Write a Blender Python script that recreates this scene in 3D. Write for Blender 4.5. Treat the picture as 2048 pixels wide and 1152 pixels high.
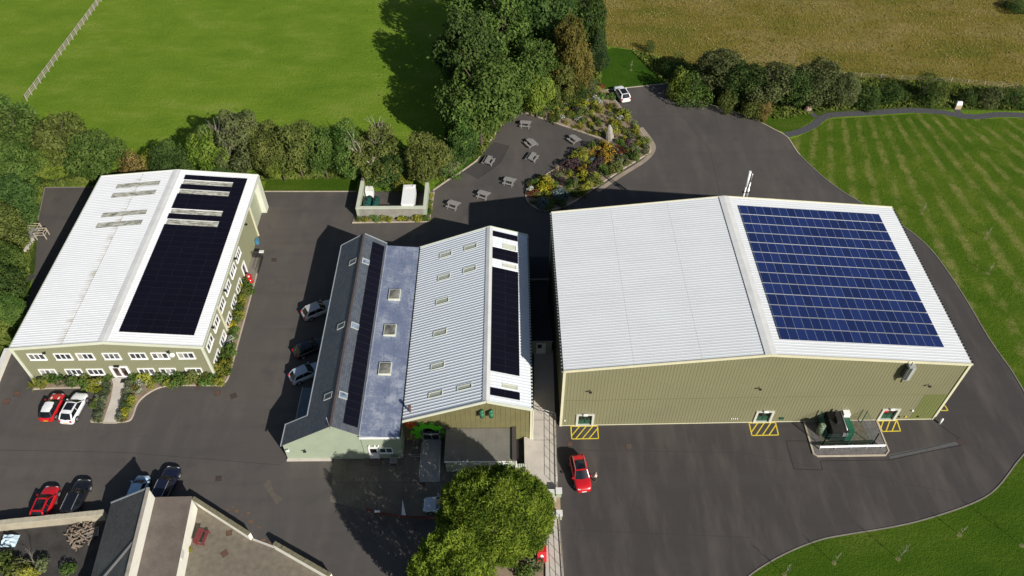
import bpy, math, random
import numpy as np
from mathutils import Vector, Matrix

for o in list(bpy.data.objects):
    bpy.data.objects.remove(o)
scene = bpy.context.scene
col = scene.collection
R = math.radians

# ------------------------------------------------------------------ camera
cam_data = bpy.data.cameras.new('camera')
cam_data.sensor_width = 36.0
cam_data.lens = 27.857
cam_data.clip_start = 0.5
cam_data.clip_end = 3000
cam = bpy.data.objects.new('camera', cam_data)
col.objects.link(cam)
cam.rotation_mode = 'XYZ'
th, ro = R(47.443), R(-0.376)
_f = Vector((0, math.cos(th), -math.sin(th)))
_r = Vector((1, 0, 0))
_u = _r.cross(_f)
_r2 = _r * math.cos(ro) + _u * math.sin(ro)
_u2 = -_r * math.sin(ro) + _u * math.cos(ro)
_m = Matrix((_r2, _u2, -_f)).transposed().to_4x4()
_m.translation = (0, 0, 78.19)
cam.matrix_world = _m
scene.camera = cam

# ------------------------------------------------------------------ light
SUN_AZ, SUN_EL = R(140.9), R(30.7)          # azimuth from +Y towards +X
world = bpy.data.worlds.new('World')
scene.world = world
world.use_nodes = True
wn = world.node_tree
sky = wn.nodes.new('ShaderNodeTexSky')
sky.sky_type = 'NISHITA'
sky.sun_disc = False
sky.sun_elevation = SUN_EL
sky.sun_rotation = SUN_AZ
wn.links.new(sky.outputs[0], wn.nodes['Background'].inputs[0])
wn.nodes['Background'].inputs[1].default_value = 0.05
sun_data = bpy.data.lights.new('sun', 'SUN')
sun_data.energy = 4.4
sun_data.angle = R(0.5)
sun_data.color = (1.0, 0.95, 0.87)
sun = bpy.data.objects.new('sun', sun_data)
col.objects.link(sun)
_d = Vector((math.sin(SUN_AZ) * math.cos(SUN_EL), math.cos(SUN_AZ) * math.cos(SUN_EL), math.sin(SUN_EL)))
sun.rotation_euler = _d.to_track_quat('Z', 'Y').to_euler()
sun.location = (40, -40, 60)
vs = scene.view_settings
vs.view_transform = 'Standard'
vs.look = 'None'
vs.gamma = 1.0
vs.exposure = 0.45
vs.use_curve_mapping = False

# ------------------------------------------------------------------ helpers
def setp(o, label=None, cat=None, group=None, kind=None):
    if label: o['label'] = label
    if cat: o['category'] = cat
    if group: o['group'] = group
    if kind: o['kind'] = kind
    return o

def thing(name, label, cat, loc=(0, 0, 0), rz=0.0, group=None):
    o = bpy.data.objects.new(name, None)
    o.empty_display_size = 0.3
    col.objects.link(o)
    o.location = (loc[0], loc[1], loc[2] if len(loc) > 2 else 0.0)
    o.rotation_euler = (0, 0, rz)
    return setp(o, label, cat, group)

def link(name, me, parent=None):
    o = bpy.data.objects.new(name, me)
    col.objects.link(o)
    if parent is not None:
        o.parent = parent
    return o

V = Vector

class MB:
    """collects polygons; build() links them as ONE mesh object"""
    def __init__(self):
        self.v, self.f, self.m, self.s = [], [], [], []
    def poly(self, pts, mi=0, sm=False):
        n = len(self.v)
        self.v.extend([tuple(p) for p in pts])
        self.f.append(tuple(range(n, n + len(pts))))
        self.m.append(mi); self.s.append(sm)
    def box(self, x0, y0, z0, x1, y1, z1, mi=0):
        self.obox(V((x0, y0, z0)), V((x1 - x0, 0, 0)), V((0, y1 - y0, 0)), V((0, 0, z1 - z0)), mi)
    def obox(self, o, a, b, c, mi=0):
        o, a, b, c = V(o), V(a), V(b), V(c)
        n = len(self.v)
        p = [o, o + a, o + a + b, o + b, o + c, o + a + c, o + a + b + c, o + b + c]
        self.v.extend([tuple(q) for q in p])
        fl = a.cross(b).dot(c) < 0
        for q in ((3, 2, 1, 0), (4, 5, 6, 7), (0, 1, 5, 4), (1, 2, 6, 5), (2, 3, 7, 6), (3, 0, 4, 7)):
            q = q[::-1] if fl else q
            self.f.append(tuple(n + i for i in q)); self.m.append(mi); self.s.append(False)
    def bar(self, p0, p1, w, h, up=(0, 0, 1), mi=0):
        p0, p1 = V(p0), V(p1)
        d = (p1 - p0)
        s = d.cross(V(up))
        if s.length < 1e-6: s = d.cross(V((1, 0, 0)))
        s.normalize()
        u = s.cross(d).normalized()
        self.obox(p0 - s * w / 2 - u * h / 2, d, s * w, u * h, mi)
    def tube(self, p0, p1, r0, r1=None, n=8, cap=True, mi=0, sm=True):
        r1 = r0 if r1 is None else r1
        p0, p1 = V(p0), V(p1)
        d = (p1 - p0).normalized()
        a = d.cross(V((0, 0, 1)))
        if a.length < 1e-4: a = V((1, 0, 0))
        a.normalize(); b = d.cross(a)
        k = len(self.v)
        for p, r in ((p0, r0), (p1, r1)):
            for i in range(n):
                t = 2 * math.pi * i / n
                self.v.append(tuple(p + a * (r * math.cos(t)) + b * (r * math.sin(t))))
        for i in range(n):
            j = (i + 1) % n
            self.f.append((k + i, k + j, k + n + j, k + n + i)); self.m.append(mi); self.s.append(sm)
        if cap:
            self.f.append(tuple(k + i for i in range(n))[::-1]); self.m.append(mi); self.s.append(False)
            self.f.append(tuple(k + n + i for i in range(n))); self.m.append(mi); self.s.append(False)
    def prism(self, pts, z0, z1, mi=0, bottom=False):
        n = len(pts)
        ar = sum(pts[i][0] * pts[(i + 1) % n][1] - pts[(i + 1) % n][0] * pts[i][1] for i in range(n))
        if ar < 0: pts = pts[::-1]
        self.poly([(p[0], p[1], z1) for p in pts], mi)
        if bottom: self.poly([(p[0], p[1], z0) for p in pts[::-1]], mi)
        for i in range(n):
            a, b = pts[i], pts[(i + 1) % n]
            self.poly([(a[0], a[1], z0), (b[0], b[1], z0), (b[0], b[1], z1), (a[0], a[1], z1)], mi)
    def loft(self, secs, mi=0, closed=True, caps=True, sm=True):
        n = len(secs[0]); k = len(self.v)
        for s in secs: self.v.extend([tuple(p) for p in s])
        for i in range(len(secs) - 1):
            for j in range(n if closed else n - 1):
                q = (j + 1) % n
                self.f.append((k + i * n + j, k + i * n + q, k + (i + 1) * n + q, k + (i + 1) * n + j))
                self.m.append(mi); self.s.append(sm)
        if caps:
            self.f.append(tuple(k + j for j in range(n))[::-1]); self.m.append(mi); self.s.append(False)
            e = k + (len(secs) - 1) * n
            self.f.append(tuple(e + j for j in range(n))); self.m.append(mi); self.s.append(False)
    def mesh(self, name, mats):
        me = bpy.data.meshes.new(name)
        me.from_pydata(self.v, [], self.f)
        if not isinstance(mats, (list, tuple)): mats = [mats]
        for m in mats: me.materials.append(m)
        me.polygons.foreach_set('material_index', self.m)
        me.polygons.foreach_set('use_smooth', self.s)
        me.update()
        return me
    def build(self, name, mats, parent=None, world=False):
        if world and parent is not None:
            mi = parent.matrix_basis.inverted()
            self.v = [tuple(mi @ V(p)) for p in self.v]
        return link(name, self.mesh(name, mats), parent)

def copy_tree(o, parent=None):
    c = o.copy()
    col.objects.link(c)
    c.parent = parent
    for ch in o.children:
        copy_tree(ch, c)
    return c

# ------------------------------------------------------------------ materials
_mats = {}
class NT:
    def __init__(self, name):
        self.mat = bpy.data.materials.new(name)
        self.mat.use_nodes = True
        self.t = self.mat.node_tree
        self.b = self.t.nodes['Principled BSDF']
    def n(self, typ, **kw):
        nd = self.t.nodes.new('ShaderNode' + typ)
        for k, v in kw.items():
            if k.startswith('i_'):
                nd.inputs[k[2:].replace('_', ' ')].default_value = v
            else:
                setattr(nd, k, v)
        return nd
    def l(self, a, b): self.t.links.new(a, b)
    def coord(self, which='Object', scale=(1, 1, 1), rot=(0, 0, 0)):
        if which == 'World':
            out = self.n('NewGeometry').outputs['Position']
        else:
            out = self.n('TexCoord').outputs[which]
        mp = self.n('Mapping')
        mp.inputs['Scale'].default_value = scale
        mp.inputs['Rotation'].default_value = rot
        self.l(out, mp.inputs['Vector'])
        return mp.outputs[0]
    def noise(self, co, scale, detail=4, rough=0.55):
        nd = self.n('TexNoise')
        nd.inputs['Scale'].default_value = scale
        nd.inputs['Detail'].default_value = detail
        nd.inputs['Roughness'].default_value = rough
        self.l(co, nd.inputs['Vector'])
        return nd.outputs['Fac']
    def ramp(self, fac, stops):
        nd = self.n('ValToRGB')
        cr = nd.color_ramp
        while len(cr.elements) < len(stops): cr.elements.new(0.5)
        for e, (p, c) in zip(cr.elements, stops):
            e.position = p
            e.color = (c, c, c, 1) if isinstance(c, (int, float)) else (*c, 1)
        self.l(fac, nd.inputs[0])
        return nd.outputs[0]
    def mix(self, a, b, fac, blend='MIX'):
        nd = self.n('Mix', data_type='RGBA', blend_type=blend)
        for val, idx in ((a, 6), (b, 7), (fac, 0)):
            if isinstance(val, (int, float)): nd.inputs[idx].default_value = val
            elif isinstance(val, tuple): nd.inputs[idx].default_value = (*val, 1)
            else: self.l(val, nd.inputs[idx])
        return nd.outputs[2]
    def math(self, op, a, b=0.0):
        nd = self.n('Math', operation=op)
        for val, idx in ((a, 0), (b, 1)):
            if isinstance(val, (int, float)): nd.inputs[idx].default_value = val
            else: self.l(val, nd.inputs[idx])
        return nd.outputs[0]
    def bump(self, h, strength=0.3, dist=0.05):
        nd = self.n('Bump')
        nd.inputs['Strength'].default_value = strength
        nd.inputs['Distance'].default_value = dist
        self.l(h, nd.inputs['Height'])
        self.l(nd.outputs[0], self.b.inputs['Normal'])
    def color(self, c):
        if isinstance(c, tuple): self.b.inputs['Base Color'].default_value = (*c, 1)
        else: self.l(c, self.b.inputs['Base Color'])

def sc(c, k): return tuple(min(1.0, x * k) for x in c)

def mat(name, c, rough=0.7, var=0.12, scale=2.0, metal=0.0, bump=0.0, coord='World', spec=0.5, coat=0.0):
    """plain surface with two scales of colour variation"""
    if name in _mats: return _mats[name]
    t = NT(name)
    co = t.coord(coord)
    a = t.noise(co, scale, 5)
    b = t.noise(co, scale * 9, 3)
    f = t.math('ADD', t.math('MULTIPLY', a, 0.65), t.math('MULTIPLY', b, 0.35))
    t.color(t.ramp(f, [(0.3, sc(c, 1 - var)), (0.7, sc(c, 1 + var))]))
    t.b.inputs['Roughness'].default_value = rough
    t.b.inputs['Metallic'].default_value = metal
    t.b.inputs['Specular IOR Level'].default_value = spec
    t.b.inputs['Coat Weight'].default_value = coat
    if bump: t.bump(b, bump, 0.02)
    _mats[name] = t.mat
    return t.mat

def glass_mat(name, c=(0.02, 0.025, 0.03), rough=0.06):
    if name in _mats: return _mats[name]
    t = NT(name)
    co = t.coord('World')
    t.color(t.ramp(t.noise(co, 1.3, 3), [(0.35, sc(c, 0.5)), (0.65, sc(c, 1.6))]))
    t.b.inputs['Roughness'].default_value = rough
    t.b.inputs['Specular IOR Level'].default_value = 0.6
    _mats[name] = t.mat
    return t.mat

def paint(name, c):
    if name in _mats: return _mats[name]
    t = NT(name)
    co = t.coord('Object')
    dirt = t.noise(co, 3.0, 5)
    t.color(t.mix(c, sc(c, 0.82), t.ramp(dirt, [(0.45, 0.0), (0.75, 0.6)])))
    t.b.inputs['Roughness'].default_value = 0.32
    t.b.inputs['Coat Weight'].default_value = 0.6
    t.b.inputs['Coat Roughness'].default_value = 0.08
    _mats[name] = t.mat
    return t.mat

def asphalt_mat(name, c, warm, new=None):
    t = NT(name)
    co = t.coord('World')
    big = t.noise(co, 0.045, 4)
    mid = t.noise(t.coord('World', scale=(0.5, 0.12, 1), rot=(0, 0, 0.5)), 0.8, 6, 0.6)
    fine = t.noise(co, 14.0, 2)
    base = t.mix(c, warm, t.ramp(big, [(0.38, 0.0), (0.62, 1.0)]))
    if new:
        sx = t.n('SeparateXYZ'); t.l(t.n('NewGeometry').outputs['Position'], sx.inputs[0])
        wob = t.math('ADD', sx.outputs[0], t.math('MULTIPLY', t.noise(co, 0.25, 4), 3.0))
        far = t.ramp(t.math('DIVIDE', sx.outputs[1], 120.0), [(0.48, 1.0), (0.78, 0.25)])
        base = t.mix(base, new, t.math('MULTIPLY', far, t.ramp(t.math('DIVIDE', wob, 40.0), [(0.14, 0.0), (0.20, 1.0)])))
    base = t.mix(base, sc(warm, 1.3), t.ramp(mid, [(0.46, 0.0), (0.78, 0.7)]))
    lane = t.noise(t.coord('World', scale=(0.06, 0.5, 1), rot=(0, 0, -0.25)), 0.9, 5, 0.6)
    base = t.mix(base, sc(c, 0.8), t.ramp(lane, [(0.5, 0.0), (0.7, 0.5)]))
    spot = t.noise(co, 0.35, 3)
    base = t.mix(base, sc(c, 0.72), t.ramp(spot, [(0.57, 0.0), (0.72, 0.5)]))
    base = t.mix(base, sc(c, 1.5), t.math('MULTIPLY', t.ramp(fine, [(0.45, 0.0), (0.75, 1.0)]), 0.35))
    t.color(base)
    t.b.inputs['Roughness'].default_value = 0.85
    t.bump(fine, 0.4, 0.02)
    return t.mat

def grass_mat(name, cols, scales=(0.06, 0.35, 2.6), streak=None, bump=0.6, stripes=None):
    """cols: dark, mid, light, straw"""
    t = NT(name)
    co = t.coord('World')
    a = t.noise(co, scales[0], 4, 0.6)
    b = t.noise(co if streak is None else t.coord('World', scale=streak[0], rot=(0, 0, streak[1])), scales[1], 6, 0.65)
    c = t.noise(co, scales[2], 4, 0.7)
    base = t.ramp(t.math('ADD', t.math('MULTIPLY', a, 0.45), t.math('MULTIPLY', b, 0.55)), [(0.36, cols[0]), (0.5, cols[1]), (0.63, cols[2])])
    straw = t.math('MULTIPLY', t.ramp(b, [(0.52, 0.0), (0.75, 1.0)]), t.ramp(c, [(0.4, 0.0), (0.7, 1.0)]))
    base = t.mix(base, cols[3], t.math('MULTIPLY', straw, 0.75))
    if stripes:
        # mowing rows fan out from a far point: stripes = (centre x, centre y, rows per radian, colour, strength)
        sx = t.n('SeparateXYZ'); t.l(t.n('NewGeometry').outputs['Position'], sx.inputs[0])
        an = t.math('ARCTAN2', t.math('SUBTRACT', sx.outputs[0], stripes[0]), t.math('SUBTRACT', stripes[1], sx.outputs[1]))
        an = t.math('ADD', an, t.math('MULTIPLY', t.noise(co, 0.5, 4, 0.6), 0.03))
        wv = t.math('SINE', t.math('MULTIPLY', an, stripes[2]))
        wf = t.math('MULTIPLY', t.ramp(t.math('ADD', t.math('MULTIPLY', wv, 0.5), 0.5), [(0.45, 0.0), (0.95, 1.0)]), t.ramp(t.noise(co, 0.32, 6, 0.7), [(0.40, 0.0), (0.62, 1.0)]))
        base = t.mix(base, stripes[3], t.math('MULTIPLY', wf, stripes[4]))
    d = t.noise(co, scales[2] * 3.1, 3, 0.7)
    base = t.mix(base, sc(cols[0], 0.55), t.ramp(d, [(0.3, 0.8), (0.54, 0.0)]))
    e = t.noise(co, scales[2] * 1.6, 5, 0.75)
    base = t.mix(base, cols[3], t.math('MULTIPLY', t.ramp(e, [(0.55, 0.0), (0.72, 1.0)]), 0.4))
    t.color(base)
    t.b.inputs['Roughness'].default_value = 0.95
    t.b.inputs['Specular IOR Level'].default_value = 0.04
    t.bump(t.math('ADD', c, t.math('MULTIPLY', d, 0.7)), bump, 0.25)
    return t.mat

def leaf_mat(name, dark, light, hue=0.02, trans=0.35, rough=0.6, ns=0.5, nw=0.62):
    if name in _mats: return _mats[name]
    t = NT(name)
    g = t.n('NewGeometry')
    oi = t.n('ObjectInfo')
    co = t.coord('World')
    n = t.noise(co, ns, 4, 0.6)
    if nw > 0.6: n = t.ramp(n, [(0.36, 0.0), (0.64, 1.0)])
    f = t.math('ADD', t.math('MULTIPLY', g.outputs['Random Per Island'], 1.05 - nw), t.math('MULTIPLY', n, nw))
    c = t.ramp(f, [(0.2, dark), (0.8, light)])
    hs = t.n('HueSaturation')
    t.l(c, hs.inputs['Color'])
    t.l(t.math('ADD', 0.5 - hue / 2, t.math('MULTIPLY', oi.outputs['Random'], hue)), hs.inputs['Hue'])
    t.l(t.math('ADD', 1.08, t.math('MULTIPLY', oi.outputs['Random'], 0.36)), hs.inputs['Value'])
    t.color(hs.outputs[0])
    t.b.inputs['Roughness'].default_value = rough
    t.b.inputs['Specular IOR Level'].default_value = 0.08
    tr = t.n('BsdfTranslucent')
    t.l(hs.outputs[0], tr.inputs[0])
    mx = t.n('MixShader')
    mx.inputs[0].default_value = trans
    t.l(t.b.outputs[0], mx.inputs[1]); t.l(tr.outputs[0], mx.inputs[2])
    t.l(mx.outputs[0], t.t.nodes['Material Output'].inputs[0])
    _mats[name] = t.mat
    return t.mat

def sheet_metal(name, c, lap=None, dirt=(0.30, 0.27, 0.18), rough=0.45, grime=0.32):
    """coated profiled sheet; lap = (axis index, position, width) of a dirty end lap in object coordinates"""
    t = NT(name)
    co = t.coord('Object')
    a = t.noise(co, 0.25, 4)
    st = t.noise(t.coord('Object', scale=(0.15, 3.0, 0.15)), 1.0, 4)
    base = t.mix(c, sc(c, 0.965), t.ramp(a, [(0.42, 0.0), (0.66, 1.0)]))
    base = t.mix(base, sc(c, 0.78), t.math('MULTIPLY', t.ramp(st, [(0.5, 0.0), (0.75, 1.0)]), grime))
    if lap:
        sep = t.n('SeparateXYZ')
        t.l(t.n('TexCoord').outputs['Object'], sep.inputs[0])
        for ax, pos, width, amt in lap:
            d = t.math('SUBTRACT', pos, sep.outputs[ax])
            inside = t.math('MULTIPLY', t.math('GREATER_THAN', d, 0.0), t.math('LESS_THAN', d, width))
            fade = t.math('SUBTRACT', 1.0, t.math('DIVIDE', d, width))
            nz = t.ramp(t.noise(t.coord('Object', scale=(0.3, 2.5, 1)), 0.7, 4), [(0.42, 0.0), (0.68, 1.0)])
            base = t.mix(base, dirt, t.math('MULTIPLY', t.math('MULTIPLY', inside, fade), t.math('MULTIPLY', nz, amt)))
    t.color(base)
    t.b.inputs['Roughness'].default_value = rough
    t.b.inputs['Specular IOR Level'].default_value = 0.35
    return t.mat

# ================================================================== the setting
def spline(pts, n=6, closed=False):
    P = [V((p[0], p[1], 0)) for p in pts]
    out = []
    N = len(P)
    rng = range(N if closed else N - 1)
    for i in rng:
        p0 = P[(i - 1) % N] if closed or i > 0 else P[i]
        p1, p2 = P[i], P[(i + 1) % N]
        p3 = P[(i + 2) % N] if closed or i + 2 < N else p2
        for k in range(n):
            t = k / n
            q = 0.5 * ((2 * p1) + (p2 - p0) * t + (2 * p0 - 5 * p1 + 4 * p2 - p3) * t * t + (3 * p1 - p0 - 3 * p2 + p3) * t ** 3)
            out.append((q.x, q.y))
    if not closed: out.append((P[-1].x, P[-1].y))
    return out

def sheet(name, pts, z, m, kind='structure', label=None, cat=None, group=None, parent=None):
    mb = MB()
    n = len(pts)
    ar = sum(pts[i][0] * pts[(i + 1) % n][1] - pts[(i + 1) % n][0] * pts[i][1] for i in range(n))
    if ar < 0: pts = pts[::-1]
    mb.poly([(p[0], p[1], z) for p in pts])
    o = mb.build(name, m, parent)
    return setp(o, label, cat, group, kind)

def strip_mb(mb, path, w, z0, z1, closed=False, mi=0):
    """a kerb-like band along a path"""
    n = len(path)
    L, Rr = [], []
    for i in range(n):
        a = V((*path[(i - 1) % n if closed else max(i - 1, 0)][:2], 0))
        b = V((*path[(i + 1) % n if closed else min(i + 1, n - 1)][:2], 0))
        d = (b - a).normalized()
        s = V((-d.y, d.x, 0)) * w / 2
        p = V((*path[i][:2], 0))
        L.append(p + s); Rr.append(p - s)
    for i in range(n if closed else n - 1):
        j = (i + 1) % n
        up = V((0, 0, z1)); lo = V((0, 0, z0))
        mb.poly([Rr[i] + up, Rr[j] + up, L[j] + up, L[i] + up], mi)
        mb.poly([L[i] + up, L[j] + up, L[j] + lo, L[i] + lo], mi)
        mb.poly([Rr[j] + up, Rr[i] + up, Rr[i] + lo, Rr[j] + lo], mi)
    for i in ((0, n - 1) if not closed else ()):
        a, b = (L[i], Rr[i]) if i == 0 else (Rr[i], L[i])
        mb.poly([a + V((0, 0, z1)), a + V((0, 0, z0)), b + V((0, 0, z0)), b + V((0, 0, z1))], mi)

m_asphalt = asphalt_mat('asphalt', (0.062, 0.056, 0.053), (0.082, 0.071, 0.061), (0.038, 0.033, 0.032))
m_asphalt_dark = asphalt_mat('asphalt_patch', (0.042, 0.039, 0.039), (0.050, 0.045, 0.040))
m_field = grass_mat('field_grass', ((0.100, 0.188, 0.015), (0.146, 0.232, 0.020), (0.188, 0.264, 0.030), (0.285, 0.310, 0.095)), (0.035, 0.20, 1.9), streak=((0.5, 1.0, 1), 0.35), bump=0.8)
m_lawn = grass_mat('lawn_grass', ((0.044, 0.094, 0.006), (0.065, 0.118, 0.009), (0.096, 0.144, 0.013), (0.175, 0.178, 0.043)), (0.05, 0.30, 2.0),
                   stripes=(64.0, 150.0, 120.0, (0.215, 0.210, 0.062), 0.85))
m_lawn2 = grass_mat('short_lawn_grass', ((0.036, 0.080, 0.006), (0.052, 0.100, 0.008), (0.076, 0.122, 0.012), (0.135, 0.145, 0.035)), (0.08, 0.25, 2.0), streak=((0.35, 1.0, 1), -0.5))
m_bright = grass_mat('corner_lawn_grass', ((0.026, 0.068, 0.006), (0.040, 0.092, 0.007), (0.062, 0.112, 0.010), (0.10, 0.125, 0.022)), (0.06, 0.35, 2.5))
m_meadow = grass_mat('meadow_grass', ((0.108, 0.122, 0.017), (0.190, 0.150, 0.032), (0.290, 0.215, 0.085), (0.098, 0.135, 0.020)), (0.055, 0.14, 1.2), streak=((0.35, 1.1, 1), 0.3), bump=0.6)
m_rough = grass_mat('rough_grass', ((0.035, 0.062, 0.012), (0.060, 0.095, 0.016), (0.090, 0.115, 0.026), (0.16, 0.15, 0.06)), (0.12, 0.6, 2.4), bump=0.9)
m_soil = mat('soil', (0.235, 0.175, 0.125), 0.95, 0.35, 0.9, bump=0.5)
m_kerb = mat('kerb_concrete', (0.42, 0.36, 0.28), 0.85, 0.22, 1.2)
m_kerb_grey = mat('weathered_kerb', (0.20, 0.18, 0.155), 0.9, 0.25, 1.2)
m_concrete = mat('pale_concrete', (0.50, 0.455, 0.40), 0.85, 0.16, 0.7, bump=0.2)
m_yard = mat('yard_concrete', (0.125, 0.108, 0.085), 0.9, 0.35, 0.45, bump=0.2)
m_gravel_path = mat('dark_gravel', (0.060, 0.060, 0.066), 0.95, 0.35, 2.5, bump=0.6)
m_gravel = mat('grey_gravel', (0.135, 0.125, 0.120), 0.95, 0.45, 2.5, bump=0.7)
m_dust = mat('pale_sand', (0.28, 0.23, 0.175), 0.95, 0.25, 0.8)

sheet('ground', [(-450, -60), (450, -60), (450, 900), (-450, 900)], -0.016, m_field)
sheet('meadow', [(13.80, 163.18), (16.45, 142.27), (18.06, 132.73), (22.31, 131.63), (29.40, 127.45), (42.48, 122.72), (61.54, 121.22), (76.74, 119.48), (88.65, 117.19), (108.80, 114.27), (280, 130), (280, 330), (40, 330)], -0.010, m_meadow)
sheet('rough_strip', [(22.31, 131.63), (29.40, 127.45), (42.48, 122.72), (61.54, 121.22), (76.74, 119.48), (88.65, 117.19), (108.80, 114.27), (105.29, 107.87), (86.06, 111.32), (69.72, 112.08), (53.46, 111.12), (43.94, 106.21), (35.36, 112.90), (27.65, 118.20), (27.42, 122.90)], -0.006, m_rough)
sheet('woodland_floor', [(-11.13, 97.99), (-10.34, 123.34), (-9.53, 163.50), (18.03, 163.12), (17.93, 131.34), (15.57, 119.11), (0.70, 112.28), (-5.29, 98.93)], -0.006, m_rough)
sheet('hedge_bottom', [(-105.65, 109.50), (-84.79, 109.27), (-62.48, 97.29), (-46.71, 96.52), (-11.03, 96.15), (-9.38, 94.10), (-23.70, 95.44), (-36.98, 94.38), (-55.35, 94.33), (-70.74, 93.54), (-65.48, 75.73), (-63.35, 62.59), (-72.95, 54.34)], -0.006, m_rough)

asphalt_edge_right = spline([(27.80, 117.44), (29.56, 115.91), (35.36, 112.90), (39.83, 109.99), (42.87, 106.91), (44.75, 104.46), (45.63, 99.90), (48.50, 93.16), (52.24, 87.98), (56.02, 83.82), (58.52, 78.77), (59.67, 70.90), (60.14, 62.37), (60.86, 56.78), (60.65, 51.19), (58.29, 47.19), (55.61, 44.67), (52.13, 41.65), (48.76, 39.97), (43.35, 38.29), (39.38, 37.42), (35.00, 36.73), (31.71, 36.10), (28.31, 34.88), (25.44, 33.48), (23.10, 31.96), (20.06, 29.01)], 6)
asphalt_pts = [(-70.99, 93.19), (-55.03, 93.26), (-37.24, 91.92), (-23.46, 91.78), (-11.84, 91.90), (-9.77, 94.22), (-7.56, 96.48), (-5.45, 98.93), (-3.00, 104.97), (0.45, 112.86), (3.32, 116.96), (16.55, 118.33), (27.49, 120.21)] + asphalt_edge_right + \
    [(3.46, 28.16), (-55.72, 28.54), (-66.15, 50.12), (-62.53, 57.77), (-62.89, 61.79), (-63.84, 67.58), (-64.71, 72.46), (-65.48, 75.73), (-69.13, 85.88)]
sheet('road', asphalt_pts, 0.0, m_asphalt)

# ---- lawns
sheet('lawn', asphalt_edge_right[30:91] + [(79.08, 49.68), (113.48, 107.78), (85.18, 109.35), (77.80, 109.15), (73.38, 110.61), (68.43, 110.81), (53.00, 109.42), (49.79, 106.69), (45.42, 103.92)], 0.012, m_lawn)
sheet('lawn', asphalt_edge_right[84:] + [(26, 8), (110, 8), (110, 50), (74.09, 51.08)], 0.008, m_lawn2)
sheet('lawn', [(15.31, 129.65), (18.94, 132.19), (22.55, 131.28), (28.76, 126.13), (28.96, 121.29), (27.69, 120.36), (16.56, 118.48), (15.70, 120.66)], 0.008, m_bright)
sheet('lawn', [(-37.46, 91.92), (-37.60, 95.58), (-23.62, 95.44), (-23.48, 91.90)], 0.008, m_lawn2)
sheet('lawn', [(-11.70, 92.01), (-11.48, 93.41), (-7.59, 97.34), (-3.03, 107.27), (-1.80, 107.67), (-5.45, 99.05), (-9.77, 94.34)], 0.010, m_bright)
sheet('verge', [(34.54, 113.05), (43.31, 110.66), (51.79, 111.13), (49.43, 108.49), (45.13, 105.39), (42.94, 107.18), (39.89, 110.27)], 0.008, m_lawn2)
sheet('lawn', [(-71.91, 70.27), (-68.30, 71.13), (-66.38, 72.93), (-64.67, 72.37), (-63.76, 67.41), (-62.92, 61.87), (-65.93, 57.20)], 0.008, m_lawn2)

# ---- gravel path across the lawn
path_mid = spline([(44.66, 105.13), (47.17, 106.04), (49.91, 107.79), (51.51, 109.44), (53.72, 110.54), (60.14, 111.04), (67.06, 111.68), (71.92, 111.19), (75.24, 110.02), (78.08, 109.85), (81.63, 110.37), (86.49, 110.04), (97.73, 109.21)], 6)
mb = MB(); strip_mb(mb, path_mid, 1.35, 0.0, 0.022); setp(mb.build('path', m_gravel_path), kind='structure')
mb = MB(); strip_mb(mb, [(50.10, 111.72), (50.83, 110.01)], 0.9, 0.0, 0.019); setp(mb.build('path', m_gravel_path), kind='structure')
mb = MB(); strip_mb(mb, [(74.98, 112.17), (74.98, 110.45)], 1.0, 0.0, 0.019); setp(mb.build('path', m_gravel_path), kind='structure')
mb = MB(); strip_mb(mb, [(-67.22, 74.61), (-65.15, 74.22)], 1.2, 0.0, 0.019); setp(mb.build('path', m_asphalt_dark), kind='structure')

# ---- kerbs
def kerb(path, w=0.16, h=0.07, m=None):
    mb = MB(); strip_mb(mb, path, w, -0.01, h)
    return setp(mb.build('kerb', m or m_kerb), kind='structure')
kerb([(16.55, 118.33), (27.49, 120.21)])
kerb([(27.49, 120.21)] + asphalt_edge_right[:37], 0.17)
kerb(asphalt_edge_right[36:], 0.13, 0.06, m_kerb_grey)
kerb([(-37.31, 91.92), (-23.46, 91.78)])
kerb([(-11.84, 91.90), (-9.77, 94.22), (-7.56, 96.48), (-5.45, 98.93), (-3.00, 104.97), (0.45, 112.86)], 0.22, 0.1)
kerb([(-70.99, 93.19), (-55.03, 93.26)], 0.12, 0.06, m_kerb_grey)
kerb([(-70.99, 93.19), (-69.13, 85.88)], 0.12, 0.06, m_kerb_grey)

# ---- garden bed by the terrace
bed_pts = [(0.45, 112.86), (3.33, 117.26), (9.50, 119.64), (16.55, 118.33)] + spline([(16.55, 118.33), (18.50, 113.38), (20.38, 108.81), (22.05, 103.51), (22.23, 101.69), (21.33, 100.16), (16.84, 96.23), (11.86, 91.55), (8.68, 88.63), (6.41, 87.43), (4.56, 87.23), (3.11, 88.24), (2.25, 89.81), (2.28, 91.64), (3.30, 93.38), (5.99, 95.98), (10.09, 99.90), (14.64, 104.39)], 5)
mb = MB(); mb.prism(bed_pts, -0.02, 0.09); setp(mb.build('garden_bed', m_soil), kind='structure')
kerb(spline([(16.55, 118.33), (18.50, 113.38), (20.38, 108.81), (22.05, 103.51), (22.23, 101.69), (21.33, 100.16), (16.84, 96.23), (11.86, 91.55), (8.68, 88.63), (6.41, 87.43), (4.56, 87.23), (3.11, 88.24), (2.25, 89.81), (2.28, 91.64), (3.30, 93.38), (5.99, 95.98), (10.09, 99.90), (14.64, 104.39)], 5), 0.18, 0.13)
kerb([(14.64, 104.39), (0.45, 112.86)], 0.2, 0.13)
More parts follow.
